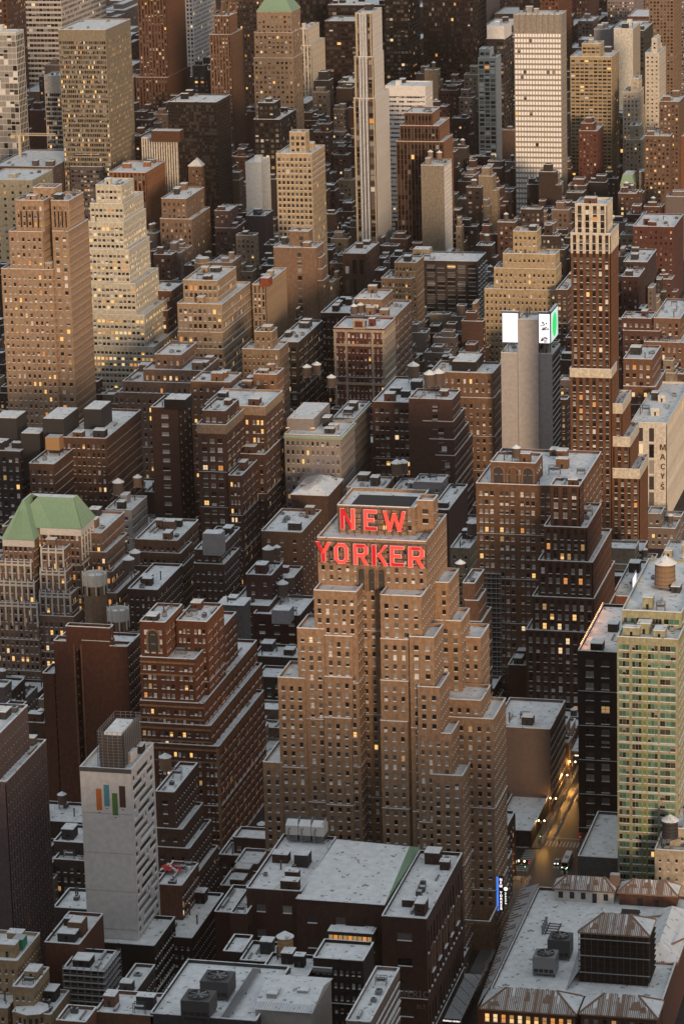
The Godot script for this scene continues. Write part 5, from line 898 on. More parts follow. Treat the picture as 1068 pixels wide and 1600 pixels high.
func special(_key: String, cx: Ctx, o: Dictionary) -> void:
	var nd := cx.node
	var top: Array = cx.tiers[cx.tiers.size() - 1]
	if o.has("pyr"):
		var m := MB.new()
		hip(m, "copper", top[0], top[1], top[3], top[2], top[5] + 1.1, 22.0, 0.4)
		build("copper_roof", m, nd)
	if o.has("hip"):
		var t: Array = cx.tiers[0]
		var m := MB.new()
		hip(m, "snow", t[0], t[1], t[3], t[2], t[5] + 1.15, minf(t[1] - t[0], t[2] - t[3]) * float(o["hip"]) * 0.5, 0.5)
		build("snowy_roof", m, nd)
	if o.has("mans"):
		var t: Array = cx.tiers[0]
		var m := MB.new()
		var i := 1.6
		var y: float = t[5] + 1.15
		for e in [[t[0], t[2], t[1], t[2], t[0] + i, t[2] - i, t[1] - i, t[2] - i], [t[1], t[2], t[1], t[3], t[1] - i, t[2] - i, t[1] - i, t[3] + i], [t[1], t[3], t[0], t[3], t[1] - i, t[3] + i, t[0] + i, t[3] + i], [t[0], t[3], t[0], t[2], t[0] + i, t[3] + i, t[0] + i, t[2] - i]]:
			m.qa("copper", Vector3(e[0], y, e[1]), Vector3(e[2], y, e[3]), Vector3(e[6], y + 7, e[7]), Vector3(e[4], y + 7, e[5]))
		m.q("snow", Vector3(t[0] + i, y + 7, t[2] - i), Vector3(t[1] - i, y + 7, t[2] - i), Vector3(t[1] - i, y + 7, t[3] + i), Vector3(t[0] + i, y + 7, t[3] + i), Vector3.UP)
		build("copper_roof", m, nd)
	if o.has("pin"):
		for k in 6:
			var m := MB.new()
			var x: float = lerpf(top[0] + 0.8, top[1] - 0.8, (k % 3) / 2.0)
			var z: float = top[2] - 0.8 if k < 3 else top[3] + 0.8
			m.lathe(cx.wk, Vector3(x, top[5] + 0.9, z), [[1.1, 0.0], [1.0, 4.0], [0.0, 9.0]], 6)
			build("pinnacle", m, nd)
	if o.has("fins"):
		var t: Array = cx.tiers[0]
		for k in 9:
			var m := MB.new()
			var x: float = lerpf(t[0] + 0.3, t[1] - 0.3, k / 8.0)
			m.box(cx.wk, x - 0.45, x + 0.45, t[5] - 13.0, t[5] + 1.4, t[2] - 0.4, t[2] + 0.9, "snow")
			build("fin", m, nd)
	if o.has("stripes"):
		surface("metalwhite", [0.66, 0.66, 0.68], 0.35, tex_wall, 0.05)
		for t in cx.tiers:
			var m := MB.new()
			for fx in [0.30, 0.46, 0.62]:
				var x: float = lerpf(t[0], t[1], fx)
				m.box("metalwhite", x - 0.75, x + 0.75, t[4], t[5] + 0.6, t[2] + 0.005, t[2] + 0.6, "snow")
				m.box("g1", x + 0.8, x + 1.5, t[4], t[5] - 1.0, t[2] + 0.005, t[2] + 0.1)
			var nz := int((t[2] - t[3]) / 3.4)
			for k in nz:
				var z: float = t[2] - 2.0 - k * 3.4
				m.box("metalwhite", t[1] + 0.005, t[1] + 0.5, t[4], t[5] + 0.4, z - 0.7, z + 0.7, "snow")
			build("metal_fins", m, nd)
	if o.has("slots"):
		for i in [4, 5]:
			var t: Array = cx.tiers[i]
			for k in 4:
				var m := MB.new()
				var x: float = lerpf(t[0], t[1], 0.2 + 0.2 * k)
				m.box("g0", x - 0.45, x + 0.45, t[5] - 14.0, t[5] - 5.0, t[2] + 0.005, t[2] + 0.05)
				m.box(cx.wk, x - 0.8, x - 0.45, t[5] - 15.5, t[5] - 2.0, t[2] + 0.005, t[2] + 0.5, "snow")
				m.box(cx.wk, x + 0.45, x + 0.8, t[5] - 15.5, t[5] - 2.0, t[2] + 0.005, t[2] + 0.5, "snow")
				build("slot_window", m, nd)
	if o.has("corn"):
		var t: Array = cx.tiers[0]
		var m := MB.new()
		m.box("copper", t[0] - 0.2, t[1] + 1.0, t[5] - 0.9, t[5] + 0.2, t[2] + 0.005, t[2] + 1.0, "snow")
		m.box("copper", t[1] + 0.005, t[1] + 1.0, t[5] - 0.9, t[5] + 0.2, t[3], t[2], "snow")
		build("cornice", m, nd)
	if o.has("quo"):
		var t: Array = cx.tiers[0]
		var m := MB.new()
		var k := wallmat([0.5, 0.4, 0.3])
		for fx in [0.0, 0.22, 0.74, 0.955]:
			var x: float = lerpf(t[0], t[1], fx)
			m.box(k, x, x + (t[1] - t[0]) * 0.045, t[4], t[5] - 0.2, t[2] + 0.005, t[2] + 0.28)
		for fy in [0.0, 0.12, 0.45]:
			var y: float = t[5] - (t[5] - t[4]) * fy
			m.box(k, t[0] - 0.1, t[1] + 0.3, y - 1.5, y - 0.1, t[2] + 0.29, t[2] + 0.5, "snow")
		build("stone_trim", m, nd)
		var g := MB.new()
		var xm: float = (t[0] + t[1]) * 0.5
		g.box(k, xm - 3.4, xm + 3.4, t[5] + 0.3, t[5] + 6.0, t[2] - 1.0, t[2] + 0.3, "snow")
		g.box(cx.wk, xm - 2.2, xm + 2.2, t[5] + 1.4, t[5] + 4.8, t[2] + 0.31, t[2] + 0.36)
		build("gable", g, nd)
	if o.has("scaf"):
		var t: Array = cx.tiers[0]
		scaffold(nd, t, 0.0, t[5] + 2.0)
	if o.has("arch3"):
		var t: Array = cx.tiers[1]
		for k in 3:
			var m := MB.new()
			var w: float = (t[1] - t[0]) / 3.0
			arch_panel(m, Vector3(t[0] + w * (k + 0.5), t[5] - 8.5, t[2]), w * 0.34, 7.2)
			build("arch_panel", m, nd)

func arch_panel(m: MB, at: Vector3, r: float, h: float) -> void:
	# a dark arched opening with a proud tan frame
	var prev := Vector3(-r, 0, 0)
	var prevo := Vector3(-r - 0.6, 0, 0)
	var pts := []
	for j in 13:
		var a := PI - PI * j / 12.0
		pts.append([Vector3(cos(a) * r, h - r + sin(a) * r, 0), Vector3(cos(a) * (r + 0.6), h - r + sin(a) * (r + 0.6), 0)])
	pts.append([Vector3(r, 0, 0), Vector3(r + 0.6, 0, 0)])
	var k := wallmat([0.36, 0.22, 0.13])
	for p in pts:
		var zf := Vector3(0, 0, 0.35)
		var zi := Vector3(0, 0, 0.03)
		m.qa(k, at + prevo + zf, at + prev + zf, at + p[0] + zf, at + p[1] + zf)
		m.qa(k, at + prev + zf, at + prev + zi, at + p[0] + zi, at + p[0] + zf)
		m.qa(k, at + prevo + zi, at + prevo + zf, at + p[1] + zf, at + p[1] + zi)
		m.tri("g1", at + Vector3(0, 0.5, 0.03), at + p[0] + zi, at + prev + zi)
		prev = p[0]
		prevo = p[1]

func scaffold(nd: Node3D, t: Array, y0: float, y1: float) -> void:
	var poles := MB.new()
	var nx := int((t[1] - t[0]) / 2.2) + 1
	var nz := int((t[2] - t[3]) / 2.4) + 1
	for k in nx + 1:
		var x: float = lerpf(t[0], t[1] + 1.2, float(k) / nx)
		for e in [0.3, 1.4]: poles.bar("steel", Vector3(x, y0, t[2] + e), Vector3(x, y1, t[2] + e), 0.12)
	for k in nz + 1:
		var z: float = lerpf(t[2], t[3], float(k) / nz)
		for e in [0.3, 1.4]: poles.bar("steel", Vector3(t[1] + e, y0, z), Vector3(t[1] + e, y1, z), 0.12)
	build("scaffold_poles", poles, nd)
	var y := y0 + 2.0
	while y < y1:
		var m := MB.new()
		m.box("dwood", t[0], t[1] + 1.4, y - 0.1, y, t[2] + 0.3, t[2] + 1.4, "dsnow")
		m.box("dwood", t[1] + 0.3, t[1] + 1.4, y - 0.1, y, t[3], t[2] + 0.29, "dsnow")
		m.bar("steel", Vector3(t[0], y + 1.0, t[2] + 1.4), Vector3(t[1] + 1.4, y + 1.0, t[2] + 1.4), 0.1)
		m.bar("steel", Vector3(t[1] + 1.4, y + 1.0, t[2] + 1.4), Vector3(t[1] + 1.4, y + 1.0, t[3]), 0.1)
		build("scaffold_deck", m, nd)
		y += 2.2

# ------------------------------------------------------------------ roof tanks
func tank_proto(called: String, body: String, legs: bool) -> Node3D:
	var o := Node3D.new()
	o.name = called
	var base := 2.2 if legs else 0.3
	if legs:
		for s in [[-1, -1], [1, -1], [1, 1], [-1, 1]]:
			var m := MB.new()
			m.bar("dsteel", Vector3(s[0] * 1.5, 0, s[1] * 1.5), Vector3(s[0] * 1.3, base, s[1] * 1.3), 0.22)
			build("leg", m, o)
	var p := MB.new()
	p.box("dsteel", -1.9, 1.9, base - 0.02, base + 0.2, -1.9, 1.9, "dsnow")
	build("platform", p, o)
	var b := MB.new()
	b.lathe(body, Vector3(0, base + 0.2, 0), [[1.95, 0.0], [1.85, 4.2]], 18)
	var bn := build("barrel", b, o)
	for h in [0.4, 1.1, 1.9, 2.8, 3.8]:
		var hm := MB.new()
		hm.lathe("dsteel", Vector3(0, base + 0.2 + h, 0), [[1.97 - h * 0.024, -0.06], [1.99 - h * 0.024, 0.0], [1.97 - h * 0.024, 0.06]], 18)
		build("hoop", hm, bn)
	var c := MB.new()
	c.lathe("snow", Vector3(0, base + 4.4, 0), [[2.15, 0.0], [2.15, 0.12], [1.2, 0.75], [0.0, 1.5]], 18)
	c.lathe("dwood", Vector3(0, base + 4.36, 0), [[0.0, 0.0], [2.15, 0.04]], 18)
	build("conical_roof", c, o)
	return o

var protos := {}
func tank(at: Vector3, s: float, label: String, group := "", kind := "dwood", legs := true) -> Node3D:
	var pk := kind + str(legs)
	if not protos.has(pk): protos[pk] = tank_proto("water_tank", kind, legs)
	var o: Node3D = protos[pk].duplicate()
	o.name = numbered("water_tank")
	add_child(o)
	o.position = at
	o.scale = Vector3.ONE * s
	o.rotation.y = at.x * 3.7
	tag(o, label, "water tank", group)
	return o

func txt(parent: Node, called: String, s: String, at: Vector3, b: Basis, h: float, depth: float, mat: String) -> MeshInstance3D:
	var tm := TextMesh.new()
	var f := SystemFont.new()
	f.font_names = PackedStringArray(["Droid Sans"])
	f.font_weight = 700
	tm.font = f
	tm.text = s
	tm.font_size = 32
	tm.pixel_size = h / 23.0
	tm.depth = depth
	tm.curve_step = 4.0
	tm.material = M[mat]
	var o := MeshInstance3D.new()
	o.name = called
	o.mesh = tm
	o.transform = Transform3D(b, at)
	parent.add_child(o, true)
	return o

func setting() -> void:
	surface("zebra", [0.55, 0.53, 0.5], 0.7, tex_wall, 0.2)
	surface("redlane", [0.2, 0.05, 0.035], 0.5, tex_wall, 0.2)
	surface("slush", [0.42, 0.39, 0.36], 0.8, tex_wall, 1.0 / 5.0)
	var m := MB.new()
	m.q("ground", Vector3(-9000, 0, 2500), Vector3(7000, 0, 2500), Vector3(7000, 0, -12000), Vector3(-9000, 0, -12000), Vector3.UP)
	var g := build("ground", m, self)
	g.set_meta("kind", "structure")
	m = MB.new()
	m.q("asphalt", Vector3(-211.8, 0.02, -860), Vector3(-197.6, 0.02, -860), Vector3(-197.6, 0.02, -1700), Vector3(-211.8, 0.02, -1700), Vector3.UP)
	m.q("redlane", Vector3(-201.4, 0.028, -1196), Vector3(-198.2, 0.028, -1196), Vector3(-198.2, 0.028, -1420), Vector3(-201.4, 0.028, -1420), Vector3.UP)
	m.q("asphalt", Vector3(-700, 0.024, -1152), Vector3(-212, 0.024, -1152), Vector3(-212, 0.024, -1179), Vector3(-700, 0.024, -1179), Vector3.UP)
	m.q("asphalt", Vector3(-197.5, 0.024, -1152), Vector3(100, 0.024, -1152), Vector3(100, 0.024, -1179), Vector3(-197.5, 0.024, -1179), Vector3.UP)
	var road := build("road", m, self)
	road.set_meta("kind", "structure")
	for s in [[-216.0, -212.0, -1151.0, -860.0], [-216.0, -212.0, -1700.0, -1180.0], [-197.4, -193.0, -1151.0, -860.0], [-197.4, -193.0, -1700.0, -1180.0]]:
		m = MB.new()
		m.box("pave", s[0], s[1], 0.0, 0.14, s[2], s[3])
		build("pavement", m, self).set_meta("kind", "structure")
	# zebra crossings, one stripe each
	var z := Node3D.new()
	z.name = "zebra_crossing"
	add_child(z)
	z.set_meta("kind", "structure")
	for k in 10:
		m = MB.new()
		var x := -211.0 + k * 1.35
		m.box("zebra", x, x + 0.6, 0.03, 0.04, -1188.5, -1183.0)
		build("stripe", m, z)
	for k in 12:
		m = MB.new()
		var zz := -1156.0 - k * 1.9
		m.box("zebra", -217.6, -212.9, 0.03, 0.04, zz - 0.8, zz)
		build("stripe", m, z)
	m = MB.new()
	m.box("zebra", -211.5, -197.8, 0.03, 0.04, -1192.3, -1191.7)
	build("stop_line", m, z)
	# ploughed snow along the kerbs
	var banks := [[-209.6, -208.0, -1262.0, -1191.0], [-211.9, -210.4, -1150.0, -1040.0], [-197.0, -193.5, -1090.0, -900.0], [-211.9, -210.2, -1040.0, -990.0], [-221.0, -214.0, -1150.5, -1146.5], [-213.5, -212.2, -1300.0, -1181.0], [-236.0, -216.5, -1182.5, -1179.5]]
	rng.seed = 77
	for b in banks:
		m = MB.new()
		var along_z: bool = (b[3] - b[2]) > (b[1] - b[0])
		var len: float = (b[3] - b[2]) if along_z else (b[1] - b[0])
		var n := int(len / 1.2) + 1
		var pl := []
		for k in n + 1:
			var t := float(k) / n
			var h := rng.randf_range(0.35, 1.0)
			var j := rng.randf_range(-0.35, 0.35)
			if along_z:
				var zz := lerpf(b[3], b[2], t)
				pl.append([Vector3(b[0] + j, 0.03, zz), Vector3((b[0] + b[1]) / 2 + j, h, zz), Vector3(b[1] + j, 0.03, zz)])
			else:
				var xx := lerpf(b[1], b[0], t)
				pl.append([Vector3(xx, 0.03, b[2] + j), Vector3(xx, h, (b[2] + b[3]) / 2 + j), Vector3(xx, 0.03, b[3] + j)])
		for k in n:
			m.qa("slush", pl[k][1], pl[k][2], pl[k + 1][2], pl[k + 1][1])
			m.qa("slush", pl[k][0], pl[k][1], pl[k + 1][1], pl[k + 1][0])
		var o := build("snow_bank", m, self)
		o.set_meta("kind", "stuff")
		tag(o, "ploughed grey snow piled along the kerb", "snow", "ploughed snow along the kerbs")

const FCOL := [[0.20, 0.12, 0.085], [0.12, 0.08, 0.07], [0.30, 0.21, 0.15], [0.16, 0.085, 0.07], [0.36, 0.28, 0.2], [0.10, 0.085, 0.085], [0.24, 0.2, 0.19]]
const FWORD := ["brown brick", "dark brown", "tan brick", "maroon brick", "cream", "charcoal", "grey"]

func nearest_landmark(x: float, z: float) -> Array:
	var best := 1e9
	var s := ""
	var way := ""
	for k in LAND:
		var d: float = Vector2(x - k[0], (z - k[1]) * 0.8).length()
		if d < best:
			best = d
			s = k[2]
			var dx: float = x - k[0]
			var dz: float = z - k[1]
			if absf(dx) > absf(dz) * 0.7: way = "left of" if dx < 0 else "right of"
			else: way = "behind" if dz < 0 else "in front of"
			if best > 110.0: way = "far " + way
	return [s, way]

func fillers() -> void:
	for k in FILL.size():
		var d: Array = FILL[k]
		rng.seed = 9000 + k * 31
		var ci := rng.randi() % FCOL.size()
		var far: bool = d[2] < -1950.0
		var lm := nearest_landmark((d[0] + d[1]) / 2, d[2])
		var zone: String = lm[0]
		var size := "low" if d[4] < 18 else ("medium" if d[4] < 32 else "taller")
		var roofed := rng.randf() < 0.55
		var nd := thing("city_building", "%s %s building %s %s %s" % [size, FWORD[ci], "with roof cabin" if roofed else "with flat roof", lm[1], zone], "building", "low snow roofed buildings near %s" % zone)
		var cx := Ctx.new()
		cx.node = nd
		cx.mb = MB.new()
		cx.wm = MB.new()
		cx.lit = 0.025
		cx.bl = 0.22
		cx.far = far
		cx.wk = wallmat(FCOL[ci])
		cx.rk = cx.wk
		var t := [d[0], d[1], d[2], d[3], 0.0, d[4]]
		cx.tiers = [t]
		var w: float = d[1] - d[0]
		var dp: float = d[2] - d[3]
		if roofed:
			var a := rng.randf_range(0.03, 0.4)
			cx.tiers.append([d[0] + w * a, d[0] + w * minf(0.97, a + rng.randf_range(0.35, 0.6)), d[2] - dp * rng.randf_range(0.1, 0.3), d[3] + 0.4, d[4], d[4] + rng.randf_range(3.0, 7.0)])
		if rng.randf() < 0.5 and dp > 9 and d[4] > 12:
			# a lower step along one side
			cx.tiers.append([d[0] + 0.5, d[1] + rng.randf_range(1.5, 4.0), d[2] - 0.6, d[2] - dp * rng.randf_range(0.4, 0.8), 0.0, d[4] * rng.randf_range(0.55, 0.85)])
		var st := ["p" if rng.randf() < 0.75 else "l3", 3.5, rng.randf_range(2.4, 3.6), 0.46, 0.5]
		var blank := rng.randf() < 0.45
		for q in cx.tiers: tier(cx, q, ["b"] if blank else st, st, true)
		build("wall", cx.mb, nd)
		var wn := build("window_panes", cx.wm, nd)
		if wn: wn.set_meta("kind", "stuff")
		if d[2] > -3000:
			clutter(cx, t, 4 + rng.randi() % 4)
			for tk in (1 if rng.randf() < 0.5 else 0) + (1 if rng.randf() < 0.15 else 0):
				var p = free_spot(cx, t, 4.0, 4.0)
				if p != null: tank(p, rng.randf_range(0.65, 0.95), "small dark tank on a %s roof %s %s" % [FWORD[ci], lm[1], zone], "small water tanks near %s" % zone)

func tanks() -> void:
	for t in TANKS:
		tank(Vector3(t[0], t[1], t[2]), t[3], t[4], "", t[5], t[6])

# ------------------------------------------------------------------ the red roof sign
const STROKES := {
	"N": [[0, 0, 0.25, 0, 0.25, 1, 0, 1, 1], [0.03, 1, 0.72, 0, 0.97, 0, 0.28, 1, 1], [0.75, 0, 1, 0, 1, 1, 0.75, 1, 0]],
	"E": [[0, 0, 0.27, 0, 0.27, 1, 0, 1, 0], [0.1, 0.84, 1, 0.84, 1, 1, 0.1, 1, 0], [0.1, 0.42, 0.8, 0.42, 0.8, 0.58, 0.1, 0.58, 0], [0.1, 0, 1, 0, 1, 0.16, 0.1, 0.16, 1]],
	"W": [[0, 1, 0.2, 0, 0.36, 0, 0.16, 1, 0], [0.22, 0, 0.36, 0, 0.56, 0.9, 0.42, 0.9, 0], [0.44, 0.9, 0.64, 0, 0.78, 0, 0.58, 0.9, 0], [0.64, 0, 0.8, 0, 1, 1, 0.84, 1, 0]],
	"Y": [[0, 1, 0.37, 0.42, 0.62, 0.42, 0.25, 1, 1], [0.75, 1, 0.38, 0.42, 0.63, 0.42, 1, 1, 0], [0.37, 0, 0.63, 0, 0.63, 0.45, 0.37, 0.45, 1]],
	"O": [[0, 0.2, 0.25, 0.25, 0.25, 0.75, 0, 0.8, 0], [0, 0.8, 0.25, 0.75, 0.36, 0.85, 0.25, 1, 0], [0.25, 1, 0.36, 0.85, 0.64, 0.85, 0.75, 1, 0], [0.75, 1, 0.64, 0.85, 0.75, 0.75, 1, 0.8, 0], [1, 0.8, 0.75, 0.75, 0.75, 0.25, 1, 0.2, 0], [1, 0.2, 0.75, 0.25, 0.64, 0.15, 0.75, 0, 0], [0.75, 0, 0.64, 0.15, 0.36, 0.15, 0.25, 0, 0], [0.25, 0, 0.36, 0.15, 0.25, 0.25, 0, 0.2, 0]],
	"R": [[0, 0, 0.25, 0, 0.25, 1, 0, 1, 0], [0.2, 0.85, 0.7, 0.85, 0.78, 1, 0.2, 1, 1], [0.78, 1, 0.66, 0.84, 0.73, 0.78, 0.98, 0.84, 0], [0.73, 0.8, 0.73, 0.6, 0.98, 0.54, 0.98, 0.86, 0], [0.98, 0.56, 0.73, 0.62, 0.64, 0.53, 0.72, 0.4, 0], [0.2, 0.39, 0.72, 0.39, 0.68, 0.54, 0.2, 0.54, 0], [0.42, 0.42, 0.74, 0, 1, 0, 0.68, 0.42, 0]],
	"K": [[0, 0, 0.25, 0, 0.25, 1, 0, 1, 1], [0.22, 0.36, 0.34, 0.42, 1, 1, 0.74, 1, 0], [0.34, 0.56, 0.75, 0, 1, 0, 0.52, 0.66, 0]]}

func red_sign() -> void:
	glow("red_bright", [1.0, 0.055, 0.035], 1.15)
	glow("red_dark", [0.62, 0.006, 0.01], 0.85)
	glow("red_rim", [1.0, 0.42, 0.36], 0.75)
	var words := [["red sign letters spelling NEW on the upper hotel roof", -1087.2, NEW, 148.6], ["red sign letters spelling YORKER below the hotel roof", -1077.8, YORKER, 141.0]]
	for w in words:
		var nd := thing("roof_sign", w[0], "sign", "the two rows of the roof sign")
		var z: float = w[1]
		for L in w[2]:
			var m := MB.new()
			var idx := 0
			for q in STROKES[L[0]]:
				var pts := []
				var cen := Vector3.ZERO
				for k in 4:
					var p := Vector3(lerpf(L[1], L[2], q[k * 2]), lerpf(L[3], L[4], q[k * 2 + 1]), z + 0.02 * idx)
					pts.append(p)
					cen += p / 4
				idx += 1
				var area: float = (pts[1] - pts[0]).cross(pts[3] - pts[0]).z
				if area < 0: pts.reverse()
				var mk := "red_dark" if q[8] == 1 and (L[0] != "E" or L[1] < -243) else "red_bright"
				var f := Vector3(0, 0, 0.4)
				m.q(mk, pts[0] + f, pts[1] + f, pts[2] + f, pts[3] + f, Vector3.BACK)
				var ex := []
				for k in 4:
					var e: Vector3 = (pts[k] - cen)
					ex.append(pts[k] + Vector3(signf(e.x) * 0.16, signf(e.y) * 0.13, 0.22))
				m.qa("red_rim", ex[0], ex[1], ex[2], ex[3])
				for k in 4:
					var a: Vector3 = ex[k]
					var b: Vector3 = ex[(k + 1) % 4]
					m.qa("dsteel", a - f * 0.8, b - f * 0.8, b, a)
			var lm := build("letter", m, nd)
			lm.set_meta("label", "red letter " + L[0])
		var fr := MB.new()
		var x0: float = w[2][0][1] - 0.6
		var x1: float = w[2][w[2].size() - 1][2] + 0.6
		var y0: float = w[2][0][3]
		var y1: float = w[2][0][4]
		for k in 5:
			var y := lerpf(y0 - 0.2, y1 + 0.1, k / 4.0)
			fr.bar("dsteel", Vector3(x0, y, z - 0.35), Vector3(x1, y, z - 0.35), 0.2)
		var n := int((x1 - x0) / 2.6)
		for k in n + 1:
			var x := lerpf(x0, x1, float(k) / n)
			fr.bar("dsteel", Vector3(x, w[3], z - 0.6), Vector3(x, y1 + 0.2, z - 0.6), 0.18)
			fr.bar("dsteel", Vector3(x, w[3] + 1.0, z - 0.6), Vector3(x + 2.0, y1, z - 0.6), 0.1)
		build("support_frame", fr, nd)

func hotel_details(nd: Node3D) -> void:
	# three tall arches between the wings, below the sign
	for k in 3:
		var m := MB.new()
		arch_panel(m, Vector3(-256.2 + k * 3.6, 131.6, -1079.55), 1.05, 8.2)
		build("arch_opening", m, nd)
	# stone bands with snow on the shaft and street base
	var b := MB.new()
	var wk := wallmat([0.43, 0.265, 0.16])
	b.box(wk, -210.15, -209.6, 16.0, 17.0, -1102.0, -1066.0, "snow")
	b.box(wk, -218.65, -209.4, 16.0, 17.2, -1065.3, -1064.7, "snow")
	b.box(wk, -218.6, -210.3, 0.0, 17.0, -1102.8, -1079.0)
	build("belt_course", b, nd)
	# dark roof of the top block
	var t := MB.new()
	t.box("tar", -262.5, -241.5, 158.75, 158.9, -1106.5, -1092.0)
	build("bare_roof_patch", t, nd)
	var fr := MB.new()
	for k in 9:
		fr.bar("dsteel", Vector3(-238.0 + 0.45 * k, 149.7, -1083.0 - k * 3.0), Vector3(-233.6, 150.9, -1083.0 - k * 3.0), 0.18)
	fr.bar("dsteel", Vector3(-233.5, 151.1, -1080.5), Vector3(-233.5, 151.1, -1113.0), 0.2)
	fr.bar("dsteel", Vector3(-236.0, 150.6, -1080.5), Vector3(-236.0, 150.6, -1113.0), 0.2)
	build("roof_rail", fr, nd)

func street_sign() -> void:
	glow("neon_blue", [0.05, 0.22, 1.0], 0.8)
	glow("neon_white", [1.0, 0.86, 0.88], 1.1)
	glow("neon_pale", [0.95, 1.0, 0.86], 1.0)
	var nd := thing("vertical_sign", "blue edged vertical neon sign on the hotel base above the street", "sign")
	var m := MB.new()
	m.box("tar", -210.1, -207.7, 14.6, 27.9, -1081.3, -1080.9)
	build("sign_panel", m, nd)
	m = MB.new()
	m.box("neon_blue", -210.15, -209.45, 14.8, 27.7, -1080.88, -1080.7)
	build("blue_tube", m, nd)
	var s := "NEW YORKER"
	for k in s.length():
		if s[k] == " ": continue
		txt(nd, "letter", s[k], Vector3(-208.6, 26.6 - k * 1.22, -1080.85), Basis.IDENTITY, 0.95, 0.08, "neon_white")
	var n2 := thing("round_sign", "white round sign with a stack of small lit letters beside the neon", "sign")
	m = MB.new()
	for j in 16:
		var a := TAU * j / 16
		var b := TAU * (j + 1) / 16
		m.tri("neon_pale", Vector3(-206.85, 23.3, -1080.6), Vector3(-206.85 + cos(a) * 0.75, 23.3 + sin(a) * 0.75, -1080.6), Vector3(-206.85 + cos(b) * 0.75, 23.3 + sin(b) * 0.75, -1080.6))
	m.box("tar", -207.6, -206.1, 17.4, 24.2, -1081.2, -1080.7)
	build("disc", m, n2)
	for k in 7:
		m = MB.new()
		var y := 22.0 - k * 0.66
		m.box("neon_pale", -207.15, -207.15 + (0.62 if k % 2 == 0 else 0.45), y - 0.4, y - 0.22, -1080.7, -1080.6)
		m.box("neon_pale", -207.15, -206.97, y - 0.4, y, -1080.7, -1080.59)
		build("letter", m, n2)

